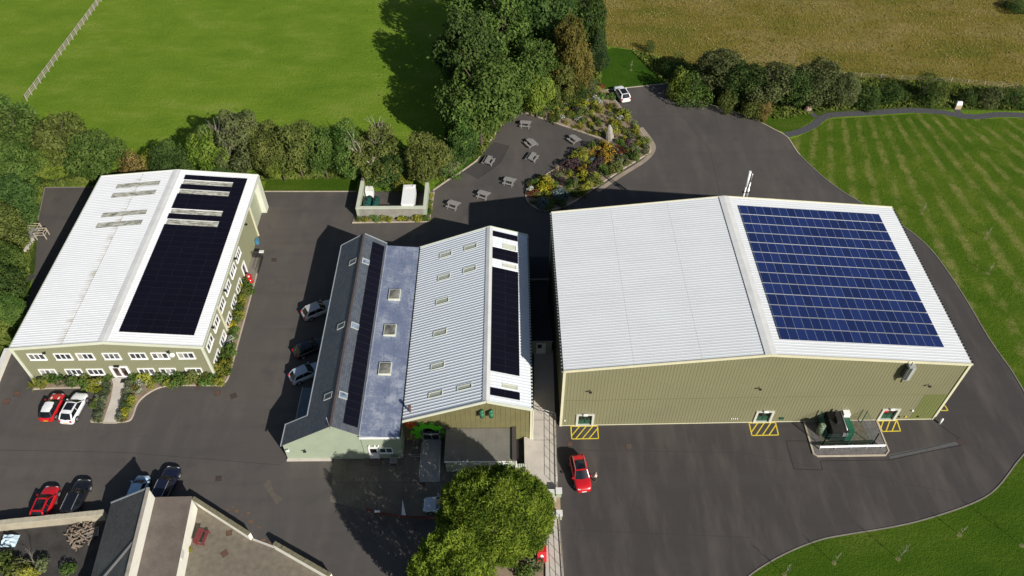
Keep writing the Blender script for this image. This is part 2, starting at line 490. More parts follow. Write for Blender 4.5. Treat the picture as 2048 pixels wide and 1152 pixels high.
# wind-blown sand lying against the bed's outer kerb
mb = MB(); strip_mb(mb, spline([(21.38, 107.41), (22.52, 104.04), (22.71, 101.68), (21.03, 98.90), (16.72, 95.03), (12.99, 91.53)], 5), 0.7, 0.0, 0.006)
setp(mb.build('sand_strip', m_dust), kind='structure')
sheet('bare_soil', [(-11.90, 95.32), (-11.13, 97.99), (-7.69, 100.21), (-6.88, 99.45), (-9.09, 96.13), (-10.94, 94.59)], 0.014, mat('pinkish_soil', (0.33, 0.23, 0.165), 0.95, 0.3, 1.5, bump=0.5))

# ---- office beds, path to the office door
bed_l = [(-58.34, 57.36), (-48.82, 57.29), (-48.26, 56.32), (-47.76, 54.14), (-47.57, 50.99), (-49.05, 51.07)] + spline([(-49.05, 51.07), (-49.04, 52.87), (-48.96, 54.50), (-49.77, 55.45), (-51.01, 55.90), (-55.69, 55.86), (-57.68, 55.73)], 4)
bed_r = [(-46.75, 57.27), (-36.22, 57.18), (-36.25, 73.96), (-34.78, 74.69)] + spline([(-34.78, 74.69), (-34.69, 69.94), (-34.60, 63.16), (-34.54, 58.07), (-34.79, 56.58), (-35.53, 56.14), (-38.92, 56.17), (-41.90, 56.05), (-43.54, 55.11), (-44.41, 53.68), (-44.41, 52.00), (-44.67, 51.18), (-46.00, 50.98)], 4) + [(-46.33, 54.13), (-46.56, 56.30)]
for b in (bed_l, bed_r):
    mb = MB(); mb.prism(b, -0.02, 0.10); setp(mb.build('garden_bed', m_soil), kind='structure')
kerb([(-47.57, 50.99), (-49.05, 51.07)] + spline([(-49.05, 51.07), (-49.04, 52.87), (-48.96, 54.50), (-49.77, 55.45), (-51.01, 55.90), (-55.69, 55.86), (-57.68, 55.73)], 4), 0.15, 0.13)
kerb(spline([(-34.78, 74.69), (-34.69, 69.94), (-34.60, 63.16), (-34.54, 58.07), (-34.79, 56.58), (-35.53, 56.14), (-38.92, 56.17), (-41.90, 56.05), (-43.54, 55.11), (-44.41, 53.68), (-44.41, 52.00), (-44.67, 51.18), (-46.00, 50.98)], 4), 0.15, 0.13)
sheet('path', [(-48.76, 57.29), (-46.75, 57.27), (-46.56, 56.30), (-46.33, 54.13), (-46.00, 50.98), (-47.57, 50.99), (-47.76, 54.14), (-48.20, 56.32)], 0.115, m_concrete)
kerb([(-47.55, 50.92), (-45.98, 50.91)], 0.14, 0.11)

# ---- concrete yard in front of the middle building
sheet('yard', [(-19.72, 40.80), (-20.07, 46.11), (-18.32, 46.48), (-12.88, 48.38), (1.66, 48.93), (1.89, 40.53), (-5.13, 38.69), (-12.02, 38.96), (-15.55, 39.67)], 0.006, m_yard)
mb = MB()
for a, b in (((-14.80, 46.13), (-14.63, 39.49)), ((-12.28, 46.12), (-11.73, 39.19)), ((-19.51, 43.06), (-4.73, 42.96))):
    mb.bar((*a, 0.0085), (*b, 0.0085), 0.05, 0.004)
setp(mb.build('yard_joint', mat('joint_dark', (0.07, 0.06, 0.055), 0.9)), kind='structure')
for pts in ([(-25.96, 41.91), (-24.83, 41.13), (-25.40, 40.44), (-27.36, 42.94), (-26.72, 43.54)],):
    sheet('road_patch', pts, 0.005, mat('pale_patch', (0.095, 0.082, 0.066), 0.9, 0.2))
sheet('road_patch', [(-9.06, 95.53), (-2.83, 103.65), (-0.33, 102.70), (-1.75, 98.52), (-2.91, 96.92), (-5.18, 94.53), (-7.15, 96.11)], 0.004, m_asphalt_dark)
# trench lines cut in the tarmac by the big hall
def line_marks(name, segs, w, m, z=0.006):
    mb = MB()
    for s in segs:
        for a, b in zip(s[:-1], s[1:]):
            mb.bar((*a, z), (*b, z), w, 0.004)
    return setp(mb.build(name, m), kind='structure')
m_line_dark = mat('bitumen_seam', (0.012, 0.012, 0.012), 0.7)
line_marks('trench_seam', [[(33.50, 47.90), (31.01, 47.92), (31.04, 44.35), (34.15, 44.20), (34.23, 45.33), (37.53, 45.37), (41.99, 45.40), (46.22, 46.32), (50.80, 47.25)], [(48.79, 50.59), (50.70, 48.03)], [(42.16, 45.90), (46.41, 46.83), (50.77, 47.90)]], 0.07, m_line_dark)
sheet('road_patch', [(42.11, 46.09), (46.45, 46.96), (50.79, 47.97), (50.79, 47.38), (46.27, 46.44), (42.04, 45.52)], 0.004, mat('trench_fill', (0.085, 0.085, 0.085), 0.9, 0.2))
m_seam_line = mat('paving_seam', (0.034, 0.031, 0.030), 0.85)
line_marks('paving_seam', [[(27.23, 115.19), (31.66, 101.33), (31.26, 90.43)], [(5.86, 46.94), (25.49, 46.47), (47.16, 41.38)], [(5.90, 37.38), (24.53, 36.42)], [(-58.06, 47.42), (-43.77, 46.99), (-25.96, 45.27)]], 0.045, m_seam_line, 0.004)
m_stain = mat('rust_stain', (0.135, 0.078, 0.040), 0.9, 0.4, 3)
sheet('rust_stain', [(-30.27, 39.95), (-30.29, 39.88), (-30.43, 39.83), (-30.68, 39.88), (-30.68, 40.00), (-30.50, 40.05), (-30.35, 40.01)], 0.0045, m_stain)
sheet('rust_stain', [(-29.89, 40.23), (-29.85, 40.12), (-30.04, 40.16), (-30.12, 40.18), (-30.22, 40.31), (-30.08, 40.30), (-29.92, 40.33)], 0.0045, m_stain)
sheet('rust_stain', [(-29.22, 39.77), (-29.31, 39.69), (-29.51, 39.55), (-29.71, 39.71), (-29.82, 39.85), (-29.60, 39.99), (-29.34, 39.88)], 0.0045, m_stain)
sheet('rust_stain', [(-28.71, 39.31), (-28.81, 39.24), (-28.93, 39.25), (-28.97, 39.26), (-29.02, 39.36), (-28.95, 39.40), (-28.75, 39.36)], 0.0045, m_stain)
sheet('rust_stain', [(-28.00, 39.53), (-28.03, 39.44), (-28.21, 39.37), (-28.35, 39.47), (-28.47, 39.57), (-28.25, 39.63), (-28.06, 39.65)], 0.0045, m_stain)
sheet('rust_stain', [(-27.40, 38.56), (-27.46, 38.42), (-27.61, 38.34), (-27.97, 38.44), (-27.97, 38.69), (-27.68, 38.71), (-27.38, 38.75)], 0.0045, m_stain)
sheet('rust_stain', [(-26.49, 37.88), (-26.50, 37.74), (-26.70, 37.79), (-26.85, 37.84), (-26.87, 37.97), (-26.73, 37.95), (-26.62, 37.95)], 0.0045, m_stain)
sheet('rust_stain', [(-28.27, 38.90), (-28.36, 38.87), (-28.46, 38.83), (-28.51, 38.89), (-28.50, 38.93), (-28.48, 38.96), (-28.40, 38.97)], 0.0045, m_stain)
sheet('rust_stain', [(-25.70, 36.49), (-25.78, 36.35), (-25.97, 36.33), (-26.30, 36.42), (-26.13, 36.57), (-25.99, 36.66), (-25.82, 36.69)], 0.0045, m_stain)
sheet('rust_stain', [(-25.06, 36.16), (-25.25, 36.09), (-25.35, 36.07), (-25.46, 36.09), (-25.46, 36.20), (-25.43, 36.30), (-25.16, 36.26)], 0.0045, m_stain)
line_marks('trench_seam', [[(-2.75, 103.65), (-0.33, 102.70), (-1.67, 98.52), (-2.99, 96.92), (-5.18, 94.53)]], 0.05, m_line_dark, 0.008)

# ================================================================== buildings
def ribbed(mb, P, U, Vd, width, top, openings=(), pitch=0.3, depth=0.03, mi=0, rib=0.36, u_off=None):
    """profiled sheet on the plane (U along, Vd up), outward normal U x Vd; top = height or [(u, v), ...]; openings (u0, u1, v0, v1)"""
    P, U, Vd = V(P), V(U).normalized(), V(Vd).normalized()
    N = U.cross(Vd).normalized()
    if isinstance(top, (int, float)): top = [(0, top), (width, top)]
    def tp(u):
        for (a, va), (b, vb) in zip(top[:-1], top[1:]):
            if a - 1e-6 <= u <= b + 1e-6: return va + (vb - va) * ((u - a) / (b - a) if b > a else 0)
        return top[-1][1]
    pt = lambda u, v, n=0.0: P + U * u + Vd * v + N * n
    us = sorted(set([0, width] + [t[0] for t in top] + [x for o in openings for x in o[:2] if 0 < x < width]))
    def spans(u0, u1):
        blk = sorted((o[2], o[3]) for o in openings if o[0] < (u0 + u1) / 2 < o[1])
        v = 0.0; out = []
        for a, b in blk:
            if a > v: out.append((v, a))
            v = max(v, b)
        out.append((v, None))
        return out
    for a, b in zip(us[:-1], us[1:]):
        if b - a < 1e-5: continue
        for v0, v1 in spans(a, b):
            mb.poly([pt(a, v0), pt(b, v0), pt(b, v1 if v1 is not None else tp(b)), pt(a, v1 if v1 is not None else tp(a))], mi)
    n = int(width / pitch)
    off = (width - n * pitch) / 2 if u_off is None else u_off
    w0, w1 = pitch * rib / 2, pitch * rib / 4
    for k in range(n + 1):
        u = off + k * pitch
        if u < w0 or u > width - w0: continue
        for v0, v1 in spans(u - w0, u + w0):
            e = tp(u) if v1 is None else v1
            if e - v0 < 0.02: continue
            A, B, C, D = (pt(u - w0, v0), pt(u - w1, v0, depth), pt(u + w1, v0, depth), pt(u + w0, v0))
            E, F, G_, Hh = (pt(u - w0, e), pt(u - w1, e, depth), pt(u + w1, e, depth), pt(u + w0, e))
            mb.poly([A, B, F, E], mi); mb.poly([B, C, G_, F], mi); mb.poly([C, D, Hh, G_], mi)

def window(parent, P, U, w, h, panes=3, fm=None, gm=None, depth=0.09, border=0.13, name='window', open_pane=None, label=None):
    """framed window standing proud of a wall; P is its lower left outer corner on the wall face"""
    P, U = V(P), V(U).normalized()
    Z = V((0, 0, 1)); N = U.cross(Z)
    mb = MB()
    mb.obox(P - N * 0.02, U * w, N * (depth + 0.02), Z * border)
    mb.obox(P + Z * (h - border) - N * 0.02, U * w, N * (depth + 0.02), Z * border)
    iw = (w - 2 * border)
    for k in range(panes + 1):
        bw = border if k in (0, panes) else 0.09
        x = 0 if k == 0 else (w - border if k == panes else border + iw * k / panes - bw / 2)
        mb.obox(P + U * x + Z * border - N * 0.02, U * bw, N * (depth + 0.018), Z * (h - 2 * border))
    fr = mb.build(name, fm, parent)
    if label: fr['label'] = label
    for k in range(panes):
        x0 = border + iw * k / panes + (0.0 if k == 0 else 0.045)
        x1 = border + iw * (k + 1) / panes - (0.0 if k == panes - 1 else 0.045)
        g = MB()
        g.obox(P + U * x0 + Z * border + N * 0.015, U * (x1 - x0), N * 0.02, Z * (h - 2 * border))
        gg = g.build('pane', PANES[_prng.choice((0, 0, 0, 1, 1, 2))] if gm is m_pane else gm, fr)
    s = MB()
    s.obox(P - U * 0.04 - Z * 0.05 - N * 0.01, U * (w + 0.08), N * (depth + 0.07), Z * 0.05)
    s.build('sill', fm, fr)
    return fr

def trim(parent, p0, p1, w, h, m, name='trim', up=(0, 0, 1)):
    mb = MB(); mb.bar(p0, p1, w, h, up)
    return mb.build(name, m, parent)

m_white_roof = sheet_metal('white_roof_sheet', (0.67, 0.69, 0.70))
m_office_roof = sheet_metal('office_roof_sheet', (0.80, 0.81, 0.815), lap=[(0, 5.55, -0.8, 0.0), (0, 6.15, 0.95, 0.75)], dirt=(0.34, 0.27, 0.16))
m_office_roof2 = sheet_metal('office_roof_clean_sheet', (0.80, 0.81, 0.815))
m_mid_roof = sheet_metal('middle_roof_sheet', (0.66, 0.70, 0.735))
m_olive = sheet_metal('olive_wall_sheet', (0.200, 0.192, 0.110), grime=0.35, rough=0.55)
m_olive_pale = sheet_metal('pale_olive_wall_sheet', (0.225, 0.228, 0.140), grime=0.35, rough=0.55)
m_cream = mat('cream_trim', (0.60, 0.57, 0.40), 0.5, 0.08, 1.0)
m_cream_pale = mat('pale_trim', (0.58, 0.60, 0.49), 0.5, 0.08, 1.0)
m_white = mat('white_upvc', (0.80, 0.80, 0.79), 0.4, 0.05, 3.0)
m_pane = glass_mat('window_pane', (0.045, 0.05, 0.058))
PANES = [m_pane, glass_mat('grey_reflection_pane', (0.11, 0.115, 0.12)), mat('blind_pane', (0.34, 0.33, 0.30), 0.25, 0.1, 2)]  # paler panes put window reflections into the colour, the palest a drawn blind
_prng = random.Random(9)
m_pane_dark = glass_mat('dark_pane', (0.012, 0.013, 0.014))
m_gutter = mat('gutter_grey', (0.30, 0.30, 0.27), 0.5, 0.2)
m_black = mat('black_metal', (0.015, 0.015, 0.016), 0.5, 0.3)
m_ridge = mat('ridge_flashing', (0.64, 0.64, 0.62), 0.45, 0.12, 0.8)
m_sage = mat('sage_render', (0.30, 0.345, 0.255), 0.85, 0.10, 0.8, bump=0.15)
m_galv = mat('galvanised_steel', (0.50, 0.51, 0.52), 0.4, 0.15, 3.0, metal=0.6)
m_dark_green = mat('dark_green_paint', (0.012, 0.070, 0.042), 0.45, 0.15, 2.0)

def rooflight_mat():
    t = NT('weathered_rooflight')
    co = t.coord('Object')
    st = t.noise(t.coord('Object', scale=(0.6, 5.0, 1)), 1.6, 6, 0.7)
    t.color(t.ramp(st, [(0.40, (0.10, 0.10, 0.075)), (0.5, (0.30, 0.30, 0.25)), (0.62, (0.55, 0.56, 0.51))]))
    t.b.inputs['Roughness'].default_value = 0.5
    return t.mat
m_rooflight = rooflight_mat()

# ---------------------------------------------------------------- solar panels
def cell_mat(name, c, line, nx, ny, w, h, lw=0.04, var=0.25):
    t = NT(name)
    co = t.n('TexCoord').outputs['Object']
    sep = t.n('SeparateXYZ'); t.l(co, sep.inputs[0])
    def grid(out, n, size):
        u = t.math('MULTIPLY', t.math('DIVIDE', out, size), float(n))
        fr = t.math('FRACT', u)
        d = t.math('ABSOLUTE', t.math('SUBTRACT', fr, 0.5))
        return t.math('GREATER_THAN', d, 0.5 - lw)
    g = t.math('MAXIMUM', grid(sep.outputs[0], nx, w), grid(sep.outputs[1], ny, h))
    oi = t.n('ObjectInfo')
    nz = t.noise(t.coord('World'), 6.0, 3)
    v = t.math('ADD', t.math('MULTIPLY', oi.outputs['Random'], 0.5), t.math('MULTIPLY', nz, 0.5))
    base = t.ramp(v, [(0.25, sc(c, 1 - var)), (0.75, sc(c, 1 + var))])
    t.color(t.mix(base, line, g))
    t.b.inputs['Roughness'].default_value = 0.25
    t.b.inputs['Specular IOR Level'].default_value = 0.2
    return t.mat

def panel_mesh(name, w, h, cells, frame, fw=0.03, th=0.04):
    """w along local x, h along local y, lying flat, its top at th"""
    mb = MB()
    mb.box(0, 0, 0, w, fw, th, 1); mb.box(0, h - fw, 0, w, h, th, 1)
    mb.box(0, fw, 0, fw, h - fw, th, 1); mb.box(w - fw, fw, 0, w, h - fw, th, 1)
    mb.poly([(fw, fw, th - 0.006), (w - fw, fw, th - 0.006), (w - fw, h - fw, th - 0.006), (fw, h - fw, th - 0.006)], 0)
    return mb.mesh(name, [cells, frame])

def slope_matrix(P, X, Yd):
    X, Yd = V(X).normalized(), V(Yd).normalized()
    Z = X.cross(Yd)
    m = Matrix((X, Yd, Z)).transposed().to_4x4()
    m.translation = P
    return m

def array(label, P, X, Yd, me, spots, rail_m, n_x, group=None):
    """solar array: Empty at P lying on the slope; spots = local (x, y) of each panel"""
    o = thing('solar_array', label, 'solar panels', (0, 0, 0), 0, group)
    o.matrix_world = slope_matrix(P, X, Yd)
    for x, y in spots:
        p = link('panel', me, o)
        p.location = (x, y, 0)
    return o

def slope_pts(x0, z0, x1, z1):
    return V((x1 - x0, 0, z1 - z0)).normalized()

# ================================================================== the big hall
HW, HL, HE, HR, HX = 43.13, 24.79, 10.52, 12.76, 21.35
hall = thing('storage_hall', 'huge olive steel hall with a white ridged roof carrying blue panels', 'building', (5.527, 50.18), 0.0132)
doors = [(1.85, 3.60), (22.35, 24.10), (36.75, 38.50)]
dh = 2.15
def gable_wall(parent, W, E, Rg, XR, ops, m, pitch, depth=0.035, y=0.0):
    mb = MB(); ribbed(mb, (0, y, 0), (1, 0, 0), (0, 0, 1), W, [(0, E), (XR, Rg), (W, E)], ops, pitch, depth)
    return mb.build('wall', m, parent)
gable_wall(hall, HW, HE, HR, HX, [(a, b, 0.0, dh) for a, b in doors], m_olive, 0.36, 0.022)
mb = MB(); ribbed(mb, (HW, 0, 0), (0, 1, 0), (0, 0, 1), HL, HE, (), 0.36, 0.022); mb.build('wall', m_olive, hall)
mb = MB(); ribbed(mb, (0, HL, 0), (0, -1, 0), (0, 0, 1), HL, HE, (), 0.36, 0.022); mb.build('wall', m_olive, hall)
mb = MB(); ribbed(mb, (HW, HL, 0), (-1, 0, 0), (0, 0, 1), HW, [(0, HE), (HW - HX, HR), (HW, HE)], (), 0.36, 0.022); mb.build('wall', m_olive, hall)
lt = math.hypot(HX, HR - HE); rt = math.hypot(HW - HX, HR - HE)
mb = MB(); ribbed(mb, (-0.12, HL + 0.06, HE + 0.05), (0, -1, 0), (HX, 0, HR - HE), HL + 0.12, lt + 0.1, (), 0.375, 0.02); mb.build('roof', m_white_roof, hall)
mb = MB(); ribbed(mb, (HW + 0.12, -0.06, HE + 0.05), (0, 1, 0), (-(HW - HX), 0, HR - HE), HL + 0.12, rt + 0.1, (), 0.375, 0.02); mb.build('roof', m_white_roof, hall)
# lap seam lines on the left slope, ridge cap
mb = MB()
for s in (0.34, 0.67):
    x, z = HX * s, HE + (HR - HE) * s
    mb.obox(V((x, 0, z + 0.06)), V((0.05, 0, 0.005)), V((0, HL, 0)), V((0, 0, 0.012)))
mb.build('sheet_lap', mat('lap_grey', (0.55, 0.56, 0.57), 0.5, 0.1), hall)
mb = MB()
for sg in (-1, 1):
    a = V((HX, -0.06, HR + 0.16)); d = V((sg * 0.62, 0, -0.065))
    mb.obox(a, d, V((0, HL + 0.12, 0)), V((0, 0, -0.03)))
mb.build('ridge_cap', m_ridge, hall)
for y in (-0.1, HL + 0.1):
    trim(hall, (-0.15, y, HE - 0.02), (HX, y, HR - 0.02), 0.1, 0.34, m_cream, 'verge_trim')
    trim(hall, (HX, y, HR - 0.02), (HW + 0.15, y, HE - 0.02), 0.1, 0.34, m_cream, 'verge_trim')
for x in (-0.02, HW + 0.02):
    for y in (-0.03, HL + 0.03):
        mb = MB(); mb.box(x - 0.14, y - 0.09, 0, x + 0.14, y + 0.09, HE - 0.1); mb.build('corner_trim', m_cream, hall)
for sg, x in ((-1, -0.12), (1, HW + 0.12)):
    mb = MB(); mb.box(min(x, x + sg * 0.2), -0.1, HE - 0.16, max(x, x + sg * 0.2), HL + 0.1, HE - 0.02)
    mb.build('gutter', m_gutter, hall)
    mb = MB()
    for k in range(54):
        y = 0.1 + k * 0.455
        mb.box(min(x + sg * 0.06, x + sg * 0.26), y, HE - 0.02, max(x + sg * 0.06, x + sg * 0.26), y + 0.25, HE + 0.02)
    mb.build('gutter_bracket', m_black, hall)['kind'] = 'stuff'
# base flashing
mb = MB(); 
for a, b in ((0.1, doors[0][0] - 0.2), (doors[0][1] + 0.2, doors[1][0] - 0.2), (doors[1][1] + 0.2, doors[2][0] - 0.2), (doors[2][1] + 0.2, HW - 0.1)):
    mb.box(a, -0.09, 0.03, b, -0.04, 0.14)
mb.build('base_flashing', m_cream, hall)
mb = MB(); mb.box(0.15, -0.055, 4.98, HW - 0.15, -0.037, 5.03); mb.build('wall_seam', mat('olive_seam', (0.20, 0.19, 0.095), 0.6), hall)
mb = MB(); ribbed(mb, (HW - 2.75, -0.027, 0.15), (1, 0, 0), (0, 0, 1), 2.55, 4.85, (), 0.36, 0.022); p = mb.build('wall_patch', sheet_metal('fresh_green_sheet', (0.145, 0.162, 0.055)), hall); p['label'] = 'greener patch of newer cladding by the corner'
m_jamb = mat('door_frame', (0.52, 0.52, 0.45), 0.5, 0.1)
for i, (a, b) in enumerate(doors):
    mb = MB()
    mb.box(a - 0.16, -0.14, 0, a + 0.1, 0.3, dh + 0.12); mb.box(b - 0.1, -0.14, 0, b + 0.16, 0.3, dh + 0.12)
    mb.box(a + 0.1, -0.14, dh - 0.06, b - 0.1, 0.3, dh + 0.12); mb.box(a + 0.1, -0.12, 0.0, b - 0.1, 0.3, 0.1)
    d = mb.build('door', m_jamb, hall)
    mid = (a + b) / 2
    for x0, x1 in ((a + 0.1, mid - 0.03), (mid + 0.03, b - 0.1)):
        mb = MB()
        mb.box(x0, 0.1, 0.1, x1, 0.15, 0.95); mb.box(x0, 0.1, 1.85, x1, 0.15, dh - 0.06)
        mb.box(x0, 0.1, 0.95, x0 + 0.09, 0.15, 1.85); mb.box(x1 - 0.09, 0.1, 0.95, x1, 0.15, 1.85)
        mb.build('door_leaf', m_dark_green, d)
        mb = MB(); mb.box(x0 + 0.09, 0.12, 0.95, x1 - 0.09, 0.14, 1.85); mb.build('pane', m_pane_dark, d)
    mb = MB(); mb.box(mid - 0.25, -0.32, dh + 0.14, mid + 0.25, -0.1, dh + 0.3); mb.build('door_lamp', m_white, d)
if True:
    mb = MB(); mb.box(36.95, 0.06, 1.45, 37.5, 0.1, 1.9); mb.build('red_notice', mat('red_sign', (0.55, 0.03, 0.04), 0.5), hall)
def wall_lamp(parent, P, N=(0, -1, 0), m=None):
    P, N = V(P), V(N); U = V((0, 0, 1)).cross(N)
    mb = MB()
    mb.tube(P - N * 0.02, P + N * 0.35, 0.03, n=6)
    mb.obox(P + N * 0.22 - U * 0.17 - V((0, 0, 0.04)), U * 0.34, N * 0.22, V((0, 0, 0.09)))
    return mb.build('wall_lamp', m or m_black, parent)
for x in (2.91, 21.43, 40.0):
    wall_lamp(hall, (x, -0.03, 7.0))
# ventilation unit high on the gable
mb = MB(); mb.box(36.25, -0.75, 8.75, 36.95, -0.03, 11.0)
u = mb.build('vent_unit', mat('unit_grey', (0.34, 0.36, 0.34), 0.5), hall)
mb = MB(); mb.box(36.3, -0.78, 8.85, 36.6, -0.75, 10.9); mb.tube((36.35, -0.5, 8.2), (36.35, -0.5, 8.75), 0.1); mb.box(36.1, -0.7, 9.0, 36.25, -0.2, 10.6)
mb.tube((36.42, -0.45, 11.0), (36.42, -0.45, 11.55), 0.05)
mb.build('vent_pipe', mat('unit_dark', (0.05, 0.055, 0.05), 0.6), u)
mb = MB(); mb.box(25.15, -0.1, 0.55, 25.65, -0.04, 0.95); mb.build('wall_sign', m_dark_green, hall)
mb = MB(); mb.box(0.35, -0.14, 1.05, 0.5, -0.04, 1.2); mb.build('wall_lamp', m_white, hall)
mb = MB(); mb.box(40.0, -0.2, 1.85, 40.2, -0.04, 2.02); mb.build('wall_lamp', m_white, hall)
for x, w_ in ((38.95, 0.12), (41.1, 0.12), (39.65, 0.22)):
    mb = MB(); mb.box(x, -0.12, 0.55, x + w_, -0.04, 0.8); mb.build('wall_socket', mat('yellow_box', (0.55, 0.42, 0.03), 0.5) if w_ > 0.2 else m_black, hall)
for k in range(4):
    mb = MB(); mb.box(19.55 + k * 0.22, -0.07, 0.75, 19.65 + k * 0.22, -0.04, 0.95); mb.build('wall_vent', m_white, hall)
# blue array: 13 rows of 18 on the right slope
m_cells_blue = cell_mat('blue_cells', (0.012, 0.025, 0.100), (0.026, 0.038, 0.118), 6, 10, 0.995, 1.55)
m_alu = mat('aluminium_frame', (0.50, 0.53, 0.58), 0.35, 0.05, 3.0, metal=0.4)
pm = panel_mesh('blue_panel', 0.995, 1.55, m_cells_blue, m_alu, 0.011)
sd = V((HW - HX, 0, -(HR - HE))).normalized()
loc = V((HX, 0, HR + 0.05)) + sd * 1.52 + V((0, 1.95, 0)) + V((0, 0, 0.12))
Mh = Matrix.Translation((5.527, 50.18, 0)) @ Matrix.Rotation(0.0132, 4, 'Z')
array('large array of blue solar panels in thirteen rows on the big hall roof', Mh @ loc, Mh.to_3x3() @ sd, Mh.to_3x3() @ V((0, 1, 0)), pm,
      [(c * 1.009, r * 1.642) for r in range(13) for c in range(18)], m_alu, 18)

# flue standing behind the hall
fl = thing('flue_mast', 'twin white and steel flue pipes rising behind the big hall', 'flue', (29.4, 76.3))
mb = MB(); mb.tube((0, 0, 0), (0, 0, 13.6), 0.1, n=12); mb.tube((0, 0, 13.6), (0, 0, 16.0), 0.16, n=12); mb.build('pipe', mat('flue_white', (0.7, 0.7, 0.68), 0.5), fl)
mb = MB(); mb.tube((0.42, 0.1, 0), (0.42, 0.1, 14.2), 0.09, n=10); mb.tube((0.42, 0.1, 11.0), (0.42, 0.1, 13.2), 0.17, n=10); mb.tube((0.42, 0.1, 14.2), (0.42, 0.1, 15.6), 0.045, n=8); mb.build('pipe', m_galv, fl)
mb = MB(); mb.box(-0.3, -0.12, 12.6, 0.66, 0.2, 12.7); mb.box(-0.3, -0.12, 11.4, 0.66, 0.2, 11.5); mb.build('bracket', m_black, fl)

# ================================================================== the office
OW, OL, OE, OR_, OX = 22.22, 31.05, 5.78, 6.82, 11.11
off = thing('office_building', 'pale olive two storey office with long white roof and white windows', 'building', (-58.41, 57.48), 0.0026)
fw_u = [2.4, 5.5, 8.1, 11.2, 14.3, 16.9, 19.95]
fw_l = [2.4, 5.55, 8.15, 14.3, 16.9, 20.0]
ww, wh = 2.0, 1.16
ops = [(c - ww / 2 + .05, c + ww / 2 - .05, 3.7, 4.8) for c in fw_u] + [(c - ww / 2 + .05, c + ww / 2 - .05, 0.7, 1.7) for c in fw_l] + [(10.2, 12.15, 0.0, 2.05)]
gable_wall(off, OW, OE, OR_, OX, ops, m_olive_pale, 0.30, 0.03)
sw_u = [1.85, 4.85, 7.85, 10.8, 13.8, 16.65]
sw_l = [1.9, 4.9, 7.95, 10.95, 13.85]
sops = [(c - 1.0, c + 1.0, 3.7, 4.8) for c in sw_u] + [(c - 1.0, c + 1.0, 0.7, 1.7) for c in sw_l] + [(16.4, 17.6, 0.0, 2.05), (25.0, 29.6, 0.0, 5.3)]
mb = MB(); ribbed(mb, (OW, 0, 0), (0, 1, 0), (0, 0, 1), OL, OE, sops, 0.30, 0.03); mb.build('wall', m_olive_pale, off)
mb = MB(); ribbed(mb, (0, OL, 0), (0, -1, 0), (0, 0, 1), OL, OE, (), 0.30, 0.03); mb.build('wall', m_olive_pale, off)
mb = MB(); ribbed(mb, (OW, OL, 0), (-1, 0, 0), (0, 0, 1), OW, [(0, OE), (OX, OR_), (OW, OE)], (), 0.30, 0.03); mb.build('wall', m_olive_pale, off)
for c in fw_u: window(off, (c - ww / 2, -0.03, 3.64), (1, 0, 0), ww, wh, 3, m_white, m_pane)
for c in fw_l: window(off, (c - ww / 2, -0.03, 0.6), (1, 0, 0), ww, wh, 3, m_white, m_pane)
for c in sw_u: window(off, (OW + 0.03, c - 1.05, 3.64), (0, 1, 0), 2.1, wh, 3, m_white, m_pane)
for c in sw_l: window(off, (OW + 0.03, c - 1.05, 0.6), (0, 1, 0), 2.1, wh, 3, m_white, m_pane)
# entrance doors
mb = MB()
for x0, x1 in ((10.1, 10.35), (11.08, 11.28), (12.0, 12.25)): mb.box(x0, -0.16, 0.1, x1, 0.1, 2.2)
mb.box(10.35, -0.16, 2.0, 12.0, 0.1, 2.2); mb.box(10.35, -0.14, 0.1, 12.0, 0.1, 0.25)
dd = mb.build('entrance_door', m_white, off)
for x0, x1 in ((10.35, 11.08), (11.28, 12.0)):
    mb = MB(); mb.box(x0, -0.02, 0.25, x1, 0.0, 2.0); mb.build('pane', glass_mat('door_pane', (0.05, 0.03, 0.025)), dd)
    mb = MB(); mb.box((11.0 if x0 < 11 else 11.3), -0.2, 1.0, (11.05 if x0 < 11 else 11.35), -0.15, 1.25); mb.build('handle', m_galv, dd)
mb = MB(); mb.box(10.95, -0.95, 0.116, 11.75, -0.35, 0.13); mb.build('door_mat', m_black, dd)
mb = MB()
for a, b in ((16.3, 16.5), (17.5, 17.7)): mb.box(OW - 0.1, a, 0.02, OW + 0.12, b, 2.15)
mb.box(OW - 0.1, 16.5, 2.0, OW + 0.12, 17.5, 2.15)
sdoor = mb.build('side_door', m_white, off)
mb = MB(); mb.box(OW - 0.03, 16.5, 0.02, OW, 17.5, 2.0); mb.build('pane', m_pane, sdoor)
# roof with openings for rooflights
ol = math.hypot(OX, OR_ - OE); k_ = ol / OX
RLx = [(20.0, 20.95), (22.05, 23.05), (26.1, 27.05), (28.1, 29.05)]
opsR = [(a + 0.06, b + 0.06, (OW + 0.1 - 19.4) * k_, (OW + 0.1 - 12.6) * k_) for a, b in RLx]
opsL = [(OL + 0.06 - b, OL + 0.06 - a, (3.05 + 0.1) * k_, (9.3 + 0.1) * k_) for a, b in RLx]
mb = MB(); ribbed(mb, (-0.1, OL + 0.06, OE + 0.05), (0, -1, 0), (OX, 0, OR_ - OE), OL + 0.12, ol + 0.1, opsL, 0.36, 0.026); mb.build('roof', m_office_roof, off)
mb = MB(); ribbed(mb, (OW + 0.1, -0.06, OE + 0.05), (0, 1, 0), (-OX, 0, OR_ - OE), OL + 0.12, ol + 0.1, opsR, 0.36, 0.026); mb.build('roof', m_office_roof2, off)
